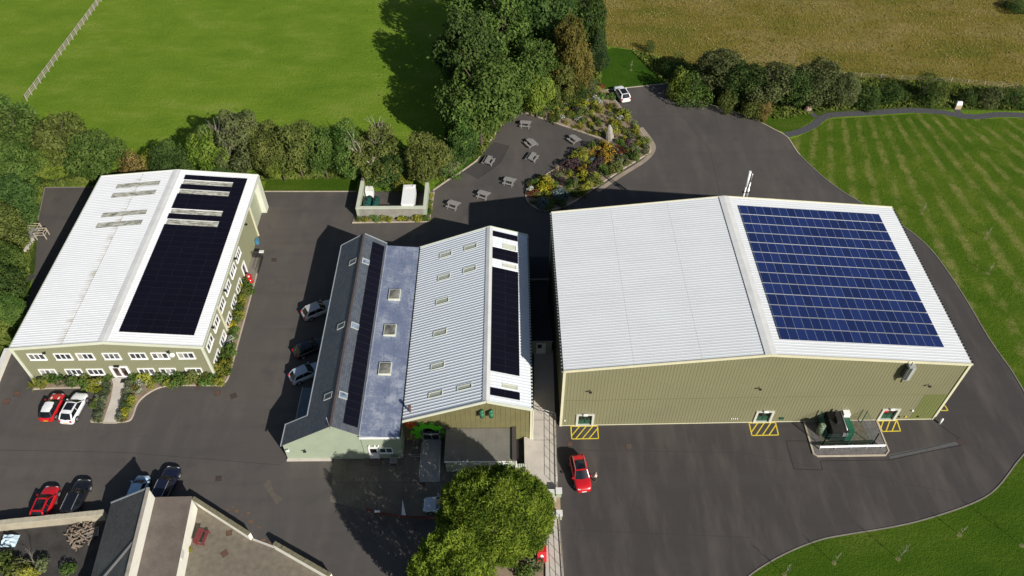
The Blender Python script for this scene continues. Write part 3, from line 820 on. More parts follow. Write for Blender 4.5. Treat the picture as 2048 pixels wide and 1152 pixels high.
for o_, sgn in ((opsR, 1), (opsL, -1)):
    for a, b, v0, v1 in o_:
        mb = MB()
        Vd = V((-sgn * OX, 0, OR_ - OE)).normalized()
        P = V((OW + 0.1, -0.06, OE + 0.05)) if sgn > 0 else V((-0.1, OL + 0.06, OE + 0.05))
        U = V((0, sgn, 0))
        ribbed(mb, P + U * a + Vd * v0, U, Vd, b - a, v1 - v0, (), 0.19, 0.035)
        mb.build('rooflight', m_rooflight, off)
        if sgn > 0:
            mb = MB(); q = P + U * a + Vd * (v0 - 0.32) + U.cross(Vd) * 0.05
            mb.obox(q, U * (b - a), Vd * 0.3, U.cross(Vd) * 0.02); mb.build('rooflight_flashing', m_white, off)
mb = MB()
for sg in (-1, 1):
    mb.obox(V((OX, -0.06, OR_ + 0.12)), V((sg * 0.55, 0, -0.05)), V((0, OL + 0.12, 0)), V((0, 0, -0.03)))
mb.build('ridge_cap', m_ridge, off)
mb = MB(); x, z = 6.15, OE + (OR_ - OE) * 6.15 / OX
mb.obox(V((x, 0, z + 0.055)), V((0.07, 0, 0.006)), V((0, OL, 0)), V((0, 0, 0.012))); mb.build('sheet_lap', mat('lap_stain', (0.30, 0.28, 0.22), 0.7, 0.5, 0.8), off)
for y in (-0.1, OL + 0.1):
    trim(off, (-0.12, y, OE - 0.06), (OX, y, OR_ - 0.06), 0.1, 0.42, m_cream_pale, 'verge_trim')
    trim(off, (OX, y, OR_ - 0.06), (OW + 0.12, y, OE - 0.06), 0.1, 0.42, m_cream_pale, 'verge_trim')
for x in (0.0, OW):
    for y in (-0.03, OL + 0.03):
        mb = MB(); mb.box(x - 0.14, y - 0.1, 0, x + 0.14, y + 0.1, OE - 0.1); mb.build('corner_trim', m_cream_pale, off)
for sg, x in ((-1, -0.1), (1, OW + 0.1)):
    mb = MB(); mb.box(min(x, x + sg * 0.18), -0.1, OE - 0.14, max(x, x + sg * 0.18), OL + 0.1, OE - 0.02); mb.build('gutter', m_cream_pale, off)
for y in (6.6, 24.75):
    mb = MB(); mb.box(OW + 0.03, y - 0.1, 0, OW + 0.2, y + 0.1, OE - 0.15); mb.build('downpipe', m_cream, off)
# big roller door recess at the rear end
mb = MB(); mb.box(OW - 0.5, 25.0, 0, OW - 0.45, 29.6, 5.3); d = mb.build('roller_door', mat('roller_slat', (0.36, 0.38, 0.27), 0.5, 0.1), off)
mb = MB()
for k in range(17): mb.box(OW - 0.45, 25.05, 0.1 + k * 0.3, OW - 0.42, 29.55, 0.36 + k * 0.3)
mb.build('slat', mat('roller_slat', (0.36, 0.38, 0.27)), d)
mb = MB(); mb.box(OW - 0.45, 29.6, 0, OW + 0.3, 30.9, 5.45); mb.box(OW - 0.45, 24.9, 5.3, OW + 0.12, 29.6, 5.45); mb.build('door_surround', m_cream_pale, off)
for x, y, N in ((3.77, -0.03, (0, -1, 0)), (18.24, -0.03, (0, -1, 0))): wall_lamp(off, (x, y, 5.2), N)
for y in (21.5, 15.0, 9.4, 3.4): wall_lamp(off, (OW + 0.03, y, 5.15), (1, 0, 0))
mb = MB(); mb.tube((18.45, -0.04, 4.45), (18.45, -0.25, 4.5), 0.27, 0.3, n=14); mb.build('satellite_dish', m_white, off)
mb = MB(); mb.box(10.8, -0.3, 2.3, 11.4, -0.05, 2.45); mb.build('door_lamp', m_black, off)
for x in (18.85, 19.35):
    mb = MB(); mb.tube((x, -0.35, 0.95), (x, -0.1, 0.95), 0.24, n=12); mb.build('hose_reel', m_black, off)
# dark array
m_cells_black = cell_mat('black_cells', (0.0055, 0.0050, 0.0105), (0.007, 0.0065, 0.012), 10, 6, 1.66, 0.985, 0.03, 0.12)
m_black_frame = mat('black_frame', (0.009, 0.009, 0.012), 0.4, 0.1)
pmb = panel_mesh('black_panel', 1.685, 1.0, m_cells_black, m_black_frame, 0.025)
sd = V((OX, 0, -(OR_ - OE))).normalized()
Mo = Matrix.Translation((-58.41, 57.48, 0)) @ Matrix.Rotation(0.0026, 4, 'Z')
loc = V((OX, 0, OR_ + 0.05)) + sd * 1.42 + V((0, 1.5, 0)) + V((0, 0, 0.1))
spots = [(c * 1.715, r * 1.022) for r in range(18) for c in range(5)]
spots += [(4 * 1.715, 18.42 + r * 1.022) for r in range(10)]
spots += [(c * 1.715, y - 1.5) for y in (21.0, 23.08, 24.08, 25.08, 27.08, 29.1) for c in range(4)]
array('long black solar array with pale rooflights between its rows on the office roof', Mo @ loc, Mo.to_3x3() @ sd, (0, 1, 0), pmb, spots, m_black_frame, 5)

# ================================================================== middle building: white ribbed roof wing
MX0, MX1, MXR, MY0, MY1 = -12.3, 2.0, -2.82, 48.4, 75.35
ME0, ME1, MRZ = 4.0, 6.15, 7.75
mid = thing('workshop_building', 'workshop with pale blue white ribbed roof and dark brown olive gable', 'building', (MX0, MY0))
b = V((MX0, MY0, 0))
mw = MX1 - MX0; ml = MY1 - MY0; mxr = MXR - MX0
m_gable = mat('olive_board', (0.155, 0.140, 0.060), 0.7, 0.15, 1.0)
mb = MB(); ribbed(mb, (0, 0, 0), (1, 0, 0), (0, 0, 1), mw, [(0, ME0), (mxr, MRZ), (mw, ME1)], [(2.45, 3.85, 0.0, 2.4)], 0.55, 0.03, rib=0.14); mb.build('wall', m_gable, mid)
mb = MB(); ribbed(mb, (mw, 0, 0), (0, 1, 0), (0, 0, 1), ml, ME1, (), 0.4, 0.03); mb.build('wall', m_gable, mid)
mb = MB(); ribbed(mb, (mw, ml, 0), (-1, 0, 0), (0, 0, 1), mw, [(0, ME1), (mw - mxr, MRZ), (mw, ME0)], (), 0.4, 0.03); mb.build('wall', m_gable, mid)
mb = MB(); ribbed(mb, (0, ml, 0), (0, -1, 0), (0, 0, 1), ml, ME0, (), 0.4, 0.03); mb.build('wall', m_gable, mid)
lL = math.hypot(mxr, MRZ - ME0); lR = math.hypot(mw - mxr, MRZ - ME1)
VL = V((mxr, 0, MRZ - ME0)).normalized(); VR = V((-(mw - mxr), 0, MRZ - ME1)).normalized()
kL = lL / mxr; kR = lR / (mw - mxr)
col1 = [(72.25, 73.1), (68.2, 69.05), (64.2, 65.0), (59.15, 60.0), (54.3, 55.1), (50.4, 51.15)]
col2 = [(72.3, 73.1), (68.3, 69.1), (50.45, 51.1)]
colR = [(72.0, 72.95), (68.75, 69.4), (50.4, 51.0)]
opsL = [(ml + 0.1 - (c1 - MY0), ml + 0.1 - (c0 - MY0), (x0 - MX0) * kL, (x1 - MX0) * kL) for cs, x0, x1 in ((col1, -9.35, -7.75), (col2, -6.1, -4.45)) for c0, c1 in cs]
opsR = [(c0 - MY0 + 0.1, c1 - MY0 + 0.1, (MX1 - 0.55) * kR, (MX1 + 1.15) * kR) for c0, c1 in colR]
mb = MB(); ribbed(mb, (0, ml + 0.1, ME0 + 0.05), (0, -1, 0), VL, ml + 0.2, lL + 0.04, opsL, 0.40, 0.045); mb.build('roof', m_mid_roof, mid)
mb = MB(); ribbed(mb, (mw, -0.1, ME1 + 0.05), (0, 1, 0), VR, ml + 0.2, lR + 0.04, opsR, 0.40, 0.045); mb.build('roof', m_mid_roof, mid)
m_rl2 = mat('rooflight_sheet', (0.42, 0.44, 0.37), 0.4, 0.12, 1.5)
for ops_, P, U, Vd in ((opsL, V((0, ml + 0.1, ME0 + 0.05)), V((0, -1, 0)), VL), (opsR, V((mw, -0.1, ME1 + 0.05)), V((0, 1, 0)), VR)):
    for a, c, v0, v1 in ops_:
        N = U.cross(Vd)
        mb = MB()
        q = P + U * a + Vd * v0 - N * 0.01
        for (du, dv, lu, lv) in ((0, 0, c - a, 0.07), (0, v1 - v0 - 0.07, c - a, 0.07), (0, 0.07, 0.07, v1 - v0 - 0.14), (c - a - 0.07, 0.07, 0.07, v1 - v0 - 0.14)):
            mb.obox(q + U * du + Vd * dv, U * lu, Vd * lv, N * 0.09)
        f_ = mb.build('rooflight', m_cream_pale, mid)
        mb = MB(); ribbed(mb, q + U * 0.07 + Vd * 0.07 + N * 0.015, U, Vd, c - a - 0.14, v1 - v0 - 0.14, (), 0.2, 0.02); mb.build('pane', m_rl2, f_)
mb = MB()
mb.obox(V((mxr, -0.1, MRZ + 0.13)), V((-0.42, 0, -0.16)), V((0, ml + 0.2, 0)), V((0, 0, -0.03)))
mb.obox(V((mxr, -0.1, MRZ + 0.13)), V((0.42, 0, -0.135)), V((0, ml + 0.2, 0)), V((0, 0, -0.03)))
mb.build('ridge_cap', m_ridge, mid)
for y in (-0.15, ml + 0.15):
    trim(mid, (0, y, ME0 - 0.02), (mxr, y, MRZ - 0.02), 0.12, 0.36, m_cream_pale, 'verge_trim')
    trim(mid, (mxr, y, MRZ - 0.02), (mw + 0.1, y, ME1 - 0.02), 0.12, 0.36, m_cream_pale, 'verge_trim')
mb = MB(); mb.box(mw, -0.1, ME1 - 0.12, mw + 0.2, ml + 0.1, ME1 + 0.0); mb.build('gutter', m_cream_pale, mid)
mb = MB(); 
for k in range(58): mb.box(mw + 0.04, 0.1 + k * 0.46, ME1, mw + 0.26, 0.3 + k * 0.46, ME1 + 0.03)
mb.build('gutter_bracket', m_black, mid)['kind'] = 'stuff'
mb = MB(); mb.box(mw - 0.1, -0.12, 0, mw + 0.16, 0.1, ME1 - 0.12); mb.build('corner_trim', m_cream, mid)
mb = MB(); mb.box(mw + 0.16, -0.16, 0, mw + 0.3, -0.02, ME1 - 0.2); mb.build('downpipe', m_cream_pale, mid)
for x in (8.95, 9.95):
    mb = MB()
    mb.tube((x, -0.04, 6.0), (x, -0.45, 6.0), 0.2, n=12)
    mb.tube((x, -0.45, 6.12), (x, -0.45, 5.35), 0.24, 0.26, n=12)
    mb.build('vent_cowl', mat('green_cowl', (0.035, 0.16, 0.085), 0.4, 0.1), mid)
# rusty stove pipe on the roof by the gutter
mb = MB(); mb.tube((0.95, 0.9, 4.3), (0.95, 0.9, 5.35), 0.13, n=10); mb.tube((0.95, 0.9, 5.3), (0.95, 0.9, 5.5), 0.19, n=10); mb.build('stove_pipe', mat('rust_pipe', (0.12, 0.06, 0.045), 0.8, 0.3, 3), mid)
pmm = panel_mesh('narrow_black_panel', 1.66, 0.985, m_cells_black, m_black_frame, 0.025)
yrows = [73.76] + [69.76 + k for k in range(2)] + [52.32 + k * 0.997 for k in range(16)] + [49.1]
o_ = V((MX0 + mxr, 0, MRZ + 0.05)) + V((-VR.x, 0, -VR.z)) * 0.43 + V((0, 49.1, 0.11))
array('black solar array two panels wide on the white ribbed workshop roof', o_, (-VR.x, 0, -VR.z), (0, 1, 0), pmm, [(c * 1.69, y - 49.1) for y in yrows for c in range(2)], m_black_frame, 2)

# entrance: gears, portal, ramp
def gear(label, cx, cz, r, teeth, hole, m, y, th=0.08):
    mb = MB()
    pts = []
    for k in range(teeth):
        a = 2 * math.pi * k / teeth
        w_ = 2 * math.pi / teeth
        for da, rr in ((-0.27, r * 0.8), (-0.21, r), (0.21, r), (0.27, r * 0.8)):
            pts.append((a + da * w_, rr))
    n = len(pts)
    o_ = [V((cx + rr * math.cos(a), 0, cz + rr * math.sin(a))) for a, rr in pts]
    i_ = [V((cx + hole * math.cos(a), 0, cz + hole * math.sin(a))) for a, rr in pts]
    f0, f1 = V((0, y, 0)), V((0, y - th, 0))
    for k in range(n):
        j = (k + 1) % n
        mb.poly([o_[k] + f1, i_[k] + f1, i_[j] + f1, o_[j] + f1][::-1])
        mb.poly([o_[k] + f0, o_[k] + f1, o_[j] + f1, o_[j] + f0][::-1])
        mb.poly([i_[k] + f0, i_[k] + f1, i_[j] + f1, i_[j] + f0])
    g_ = mb.build('gear_sign', m)
    return setp(g_, label, 'sign')
gear('large lime green gear sign framing the workshop entrance', MX0 + 2.75, 1.75, 1.9, 10, 0.85, mat('lime_green', (0.13, 0.62, 0.02), 0.5, 0.06), MY0 - 0.05, 0.1)
gear('small orange gear sign above the green gear', MX0 + 0.95, 3.15, 0.6, 10, 0.2, mat('orange_red', (0.62, 0.10, 0.02), 0.5, 0.08), MY0 - 0.05, 0.08)
por = thing('entrance_porch', 'grey glazed porch standing in the green gear', 'porch', (MX0 + 3.15, MY0 - 0.75))
mb = MB(); mb.box(-1.0, 0, 0.3, -0.88, 0.6, 2.3); mb.box(0.88, 0, 0.3, 1.0, 0.6, 2.3); mb.box(-1.0, 0, 2.2, 1.0, 0.14, 2.3); mb.build('frame', mat('porch_grey', (0.24, 0.25, 0.25), 0.5), por)
mb = MB(); mb.box(-0.88, 0.45, 0.3, 0.88, 0.5, 2.2); mb.build('pane', m_pane_dark, por)
mb = MB(); mb.box(-0.2, -0.02, 2.2, 0.2, 0.0, 2.3); mb.build('plate', m_white, por)
mb = MB(); mb.box(-0.88, 0.36, 0.5, 0.88, 0.42, 0.58); mb.box(-0.03, 0.38, 0.58, 0.03, 0.44, 2.2); mb.build('threshold', m_galv, por)
rp = thing('entrance_ramp', 'pale concrete ramp leading up to the green gear entrance', 'ramp', (MX0 + 3.15, MY0 - 0.75))
mb = MB(); mb.loft([[(-1.12, -4.6, 0), (1.12, -4.6, 0), (1.12, -4.6, 0.03), (-1.12, -4.6, 0.03)], [(-1.05, -0.5, 0), (1.05, -0.5, 0), (1.05, -0.5, 0.5), (-1.05, -0.5, 0.5)], [(-1.05, 0.4, 0), (1.05, 0.4, 0), (1.05, 0.4, 0.5), (-1.05, 0.4, 0.5)]], sm=False); mb.build('slab', mat('ramp_concrete', (0.30, 0.29, 0.27), 0.85, 0.15, 1.0), rp)
for s in (-1, 1):
    mb = MB(); mb.tube((s * 1.1, -4.5, 0.95), (s * 1.02, -0.5, 1.4), 0.025, n=6); mb.tube((s * 1.1, -4.5, 0.5), (s * 1.02, -0.5, 0.95), 0.02, n=6)
    for y, z0, z1 in ((-4.5, 0.03, 0.95), (-3.2, 0.18, 1.1), (-1.85, 0.33, 1.25), (-0.5, 0.5, 1.4)): mb.tube((s * 1.06, y, z0), (s * 1.06, y, z1), 0.025, n=6)
    mb.build('handrail', m_galv, rp)

# flat roofed block beside the entrance
ann = thing('flat_roofed_annex', 'low sage green annex with grey felt flat roof in front of workshop', 'building', (-7.35, 44.3))
ax0, ax1, ay0, ay1, az = 0.0, 7.6, 0.0, 4.05, 2.45
mb = MB(); mb.box(ax0, ay0, 0, ax1, ay1, az - 0.12); mb.build('wall', m_sage, ann)
m_felt = mat('roof_felt', (0.165, 0.155, 0.130), 0.9, 0.2, 0.5, bump=0.1)
for i in range(7):
    mb = MB(); mb.box(ax0 - 0.12 + i * 1.12, ay0 - 0.15, az - 0.12, min(ax0 - 0.12 + i * 1.12 + 1.115, ax1 + 0.1), ay1 - 0.02, az - 0.02 + (i % 2) * 0.006); mb.build('felt_strip', m_felt, ann)
mb = MB(); mb.box(ax1 - 0.35, ay0 - 0.1, az - 0.02, ax1 + 0.12, ay1, az + 0.22); mb.build('parapet', mat('dark_parapet', (0.06, 0.05, 0.045), 0.9), ann)
mb = MB(); mb.box(ax0 - 0.12, ay0 - 0.2, az - 0.16, ax1 - 0.4, ay0 - 0.15, az + 0.0); mb.build('fascia', m_white, ann)
for x in (1.9, 3.45, 5.05, 6.65): window(ann, (x - 0.35, -0.0, az - 0.62), (1, 0, 0), 0.7, 0.36, 1, m_white, m_pane_dark, border=0.07)
mb = MB(); mb.tube((1.7, -0.1, 0.9), (1.7, -0.3, 0.9), 0.18, n=10); mb.build('lamp', m_galv, ann)
mb = MB(); mb.box(ax1 + 0.02, -0.08, 0, ax1 + 0.14, 0.06, az - 0.2); mb.build('downpipe', m_white, ann)

# ================================================================== slate cottage and lead roofed link
SX, SZ, SY0, SY1 = -19.27, 6.75, 46.0, 75.35
cot = thing('slate_cottage', 'long slate roofed building with sage green gable and catslide corner', 'building', (SX, SY0))
sl_ = 0.635
lx, lz = -3.3, SZ - 0.635 * 3.3
rx, rz_ = 2.75, SZ - 0.66 * 2.75
cx_, cz_ = -6.05, SZ - 0.635 * 6.05
L = SY1 - SY0
def slate_mat(name='slate', k=(1, 1, 1)):
    t = NT(name)
    co = t.coord('Object')
    br = t.n('TexBrick')
    br.inputs['Scale'].default_value = 1.0
    br.inputs['Brick Width'].default_value = 0.30
    br.inputs['Row Height'].default_value = 0.22
    br.inputs['Mortar Size'].default_value = 0.012
    br.inputs['Color1'].default_value = (0.050 * k[0], 0.056 * k[1], 0.068 * k[2], 1)
    br.inputs['Color2'].default_value = (0.078 * k[0], 0.086 * k[1], 0.102 * k[2], 1)
    br.inputs['Mortar'].default_value = (0.022, 0.024, 0.028, 1)
    t.l(t.coord('Object', rot=(0, 0, R(90))), br.inputs['Vector'])
    a = t.noise(co, 0.5, 5)
    t.color(t.mix(br.outputs[0], (0.10, 0.105, 0.105), t.math('MULTIPLY', t.ramp(a, [(0.45, 0), (0.7, 1)]), 0.5)))
    t.b.inputs['Roughness'].default_value = 0.5
    t.bump(br.outputs['Fac'], -0.5, 0.02)
    return t.mat
m_slate = slate_mat('slate', (1.3, 1.35, 1.4))
m_slate_grey = slate_mat('grey_slate', (1.15, 0.98, 0.80))
mb = MB()
yc = 2.75
mb.poly([(0, -0.08, SZ), (0, L + 0.08, SZ), (lx, L + 0.08, lz), (lx, yc, lz), (cx_, yc, cz_), (cx_, -0.08, cz_)])
mb.build('roof', m_slate, cot)
mb = MB(); mb.poly([(0, -0.08, SZ), (rx, -0.08, rz_), (rx, L + 0.08, rz_), (0, L + 0.08, SZ)]); mb.build('roof', m_slate, cot)
mb = MB(); mb.poly([(cx_ + 0.15, 0, 0), (2.75, 0, 0), (2.75, 0, rz_ - 0.05), (0, 0, SZ - 0.08), (cx_ + 0.15, 0, cz_ + 0.05)]); mb.build('wall', m_sage, cot)
mb = MB()
mb.poly([(cx_ + 0.15, yc - 0.1, 0), (cx_ + 0.15, 0, 0), (cx_ + 0.15, 0, cz_ + 0.03), (cx_ + 0.15, yc - 0.1, cz_ + 0.03)])
mb.poly([(lx + 0.15, yc - 0.1, 0), (cx_ + 0.15, yc - 0.1, 0), (cx_ + 0.15, yc - 0.1, cz_ + 0.03), (lx + 0.15, yc - 0.1, lz + 0.03)])
mb.poly([(lx + 0.15, L, 0), (lx + 0.15, yc - 0.1, 0), (lx + 0.15, yc - 0.1, lz + 0.03), (lx + 0.15, L, lz + 0.03)])
mb.poly([(rx, L, 0), (lx + 0.15, L, 0), (lx + 0.15, L, lz + 0.03), (0, L, SZ - 0.08), (rx, L, rz_ - 0.05)])
mb.build('wall', m_sage, cot)
trim(cot, (0, -0.1, SZ + 0.05), (0, L + 0.1, SZ + 0.05), 0.22, 0.12, mat('ridge_tile', (0.085, 0.060, 0.055), 0.8, 0.3, 3), 'ridge_cap')
m_edge = mat('slate_edge', (0.30, 0.33, 0.35), 0.6, 0.15, 2)
for p0, p1 in (((0, L + 0.1, SZ), (lx, L + 0.1, lz)), ((0, L + 0.1, SZ), (rx, L + 0.1, rz_)), ((lx - 0.04, L, lz), (lx - 0.04, yc, lz)), ((lx, yc - 0.03, lz), (cx_, yc - 0.03, cz_)), ((cx_ - 0.05, yc, cz_), (cx_ - 0.05, -0.1, cz_))):
    trim(cot, p0, p1, 0.1, 0.12, m_edge, 'verge_trim')
mb = MB(); mb.box(cx_ + 0.05, -0.28, 0.0, -1.0, 0.0, 0.16); mb.build('plinth', m_concrete, cot)
mb = MB(); mb.tube((-0.15, -0.05, 6.2), (-0.15, -0.05, 8.4), 0.02, n=5); mb.build('aerial', m_galv, cot)
for x, z in ((-5.4, 2.3), (-3.6, 2.1)): wall_lamp(cot, (x, 0.0, z), (0, -1, 0), m_white if x < -5 else m_black)
def skylight(parent, P, U, Vd, w, h, up=0.1, fm=None, gm=None):
    U, Vd = V(U).normalized(), V(Vd).normalized(); N = U.cross(Vd); P = V(P)
    mb = MB()
    for du, dv, lu, lv in ((0, 0, w, 0.09), (0, h - 0.09, w, 0.09), (0, 0.09, 0.09, h - 0.18), (w - 0.09, 0.09, 0.09, h - 0.18)):
        mb.obox(P + U * du + Vd * dv - N * 0.05, U * lu, Vd * lv, N * (up + 0.05))
    f_ = mb.build('skylight', fm or m_white, parent)
    mb = MB(); mb.obox(P + U * 0.09 + Vd * 0.09, U * (w - 0.18), Vd * (h - 0.18), N * (up - 0.03)); mb.build('pane', gm or m_pane, f_)
dR = V((rx, 0, rz_ - SZ)).normalized(); dL = V((lx, 0, lz - SZ)).normalized()
m_sky_pane = glass_mat('sky_pane', (0.16, 0.20, 0.26), 0.1)
m_sky_frame = mat('skylight_frame', (0.42, 0.43, 0.40), 0.5)
for y in (70.3, 59.65, 49.75):
    skylight(cot, V((0, y - SY0, SZ)) + dR * 0.32, (0, 1, 0), -dR, 0.85, -0.0 + 0.001, 0.08) if False else skylight(cot, V((0, y - SY0, SZ)) + dR * 1.35, (0, 1, 0), -dR, 0.85, 1.05, 0.08, m_sky_frame, m_sky_pane)
for y in (70.4, 59.8, 49.75):
    skylight(cot, V((0, y - SY0 + 0.9, SZ)) + dL * 1.75, (0, -1, 0), -dL, 0.85, 1.15, 0.08, m_sky_frame, m_pane)
o_ = V((SX, 46.75, SZ)) + dR * 1.36 + V((0, 0, 0.09))
pms = panel_mesh('slim_black_panel', 1.68, 1.01, m_cells_black, m_black_frame, 0.025)
array('single long row of black solar panels on the slate roof', o_, dR, (0, 1, 0), pms, [(0, k * 1.032) for k in range(27)], m_black_frame, 1)

# lead roofed link between slate and ribbed roofs
lnk = thing('lead_roofed_link', 'link building with a low blue grey lead roof and three skylights', 'building', (-16.5, 46.05))
LW, LLn = 4.2, 29.3
mb = MB(); mb.box(0.0, 0, 0, LW, LLn, 4.22); mb.build('wall', m_sage, lnk)
def lead_mat():
    t = NT('lead_sheet')
    co = t.coord('World')
    a = t.noise(co, 0.6, 6, 0.65); b_ = t.noise(co, 5.0, 4)
    oi = t.n('ObjectInfo')
    f = t.math('ADD', t.math('MULTIPLY', a, 0.6), t.math('ADD', t.math('MULTIPLY', b_, 0.34), t.math('MULTIPLY', oi.outputs['Random'], 0.06)))
    t.color(t.ramp(f, [(0.32, (0.130, 0.165, 0.260)), (0.5, (0.205, 0.240, 0.340)), (0.66, (0.42, 0.45, 0.51))]))
    t.b.inputs['Roughness'].default_value = 0.55
    t.b.inputs['Metallic'].default_value = 0.25
    return t.mat
m_lead = lead_mat()
m_seam = mat('lead_seam', (0.34, 0.36, 0.40), 0.5, 0.2, 2)
random.seed(5)
rows = 27
zl = lambda x: 4.62 - 0.085 * x
for r in range(rows):
    y0, y1 = r * LLn / rows + 0.012, (r + 1) * LLn / rows - 0.012
    cuts = [-0.2] + ([1.5 + 0.5 * (r % 3), 3.2 + 0.3 * (r % 2)] if r % 2 else [2.1 + 0.4 * (r % 4) / 2]) + [LW + 0.12]
    for a, c in zip(cuts[:-1], cuts[1:]):
        mb = MB(); e = random.uniform(0, 0.012)
        mb.obox(V((a + 0.012, y0, zl(a) - 0.06)), V((c - a - 0.024, 0, zl(c) - zl(a))), V((0, y1 - y0, 0)), V((0, 0, 0.06 + e)))
        mb.build('lead_panel', m_lead, lnk)
mb = MB()
mb.obox(V((-0.2, -0.02, zl(0) - 0.1)), V((LW + 0.3, 0, zl(LW) - zl(0) - 0.01)), V((0, LLn + 0.04, 0)), V((0, 0, 0.065)))
mb.build('lead_seam', m_seam, lnk)
mb = MB(); mb.box(-0.3, -0.05, 4.55, -0.05, LLn, 4.72); mb.build('flashing', mat('white_flashing', (0.50, 0.52, 0.56), 0.5, 0.25, 1.0), lnk)
mb = MB(); mb.box(LW + 0.02, -0.05, 4.15, LW + 0.14, LLn, 4.3); mb.build('gutter', m_black, lnk)
mb = MB(); mb.box(-0.1, -0.16, 4.2, LW + 0.12, -0.02, 4.42); mb.build('fascia', m_white, lnk)
for y in (66.55, 60.8, 55.05):
    P = V((1.08, y - 46.05 - 0.85, zl(1.08) + 0.0))
    mb = MB(); mb.box(P.x + 0.0, P.y + 0.0, P.z - 0.15, P.x + 1.45, P.y + 1.7, P.z + 0.2); k_s = mb.build('skylight', m_cream_pale, lnk)
    mb = MB()
    x0, y0, x1, y1, zz = P.x + 0.1, P.y + 0.1, P.x + 1.35, P.y + 1.6, P.z + 0.225
    mid_ = V(((x0 + x1) / 2 + .2, y1 - .25, zz + 0.12))
    cs = [V((x0, y0, zz)), V((x1, y0, zz)), V((x1, y1, zz)), V((x0, y1, zz))]
    for i in range(4): mb.poly([cs[i], cs[(i + 1) % 4], mid_])
    mb.build('pane', glass_mat('rooflight_glass', (0.16, 0.16, 0.14), 0.15), k_s)
# link front: door, window
mb = MB(); 
mb.box(0.55, -0.1, 0.1, 0.72, 0.0, 2.3); mb.box(1.45, -0.1, 0.1, 1.62, 0.0, 2.3); mb.box(0.72, -0.1, 2.15, 1.45, 0.0, 2.3); mb.box(0.72, -0.08, 0.1, 1.45, 0.0, 1.25)
dd = mb.build('door', m_white, lnk)
mb = MB(); mb.box(0.72, -0.05, 1.25, 1.45, -0.02, 2.15); mb.build('pane', m_pane_dark, dd)
window(lnk, (1.72, 0.0, 1.2), (1, 0, 0), 1.5, 1.05, 2, m_white, glass_mat('green_pane', (0.03, 0.07, 0.06)), border=0.1)
for x in (0.75, 1.35, 1.75): mb = MB(); mb.tube((x, 0, 2.75), (x, -0.22, 2.7), 0.09, n=8); mb.build('wall_lamp', m_white, lnk)
mb = MB(); mb.box(0.45, -0.9, 0.0, 1.75, -0.02, 0.09); mb.build('doorstep', mat('step_brown', (0.10, 0.075, 0.06), 0.9), lnk)

# low flat lean-to on the left of the cottage
lean = thing('lean_to', 'low flat roofed lean-to against the shaded cottage wall', 'building', (-24.3, 49.0))
mb = MB(); mb.box(0, 0, 0, 1.75, 4.9, 2.3); mb.build('wall', m_sage, lean)
mb = MB(); mb.box(-0.12, -0.1, 2.3, 1.8, 5.0, 2.45); mb.build('roof', mat('lean_felt', (0.11, 0.135, 0.165), 0.7, 0.25, 0.8), lean)
mb = MB(); mb.box(-0.2, -0.1, 2.25, -0.12, 5.0, 2.52); mb.build('fascia', mat('lean_fascia', (0.4, 0.4, 0.38), 0.6, 0.2), lean)

# ================================================================== cars
m_tyre = mat('tyre_rubber', (0.012, 0.012, 0.012), 0.8, 0.2, 4, coord='Object')
m_rim = mat('alloy_rim', (0.45, 0.46, 0.47), 0.35, 0.1, 4, metal=0.7, coord='Object')
m_car_glass = glass_mat('car_glass', (0.010, 0.012, 0.015), 0.05)
m_head = mat('headlight_glass', (0.62, 0.63, 0.65), 0.15, 0.1, 6, coord='Object')
m_tail = mat('tail_light', (0.45, 0.012, 0.015), 0.25, 0.15, 6, coord='Object')
m_plate_y = mat('yellow_plate', (0.70, 0.48, 0.02), 0.5, 0.05, 6, coord='Object')
m_plate_w = mat('white_plate', (0.72, 0.72, 0.70), 0.5, 0.05, 6, coord='Object')
m_trim_black = mat('black_plastic', (0.014, 0.014, 0.015), 0.6, 0.2, 5, coord='Object')

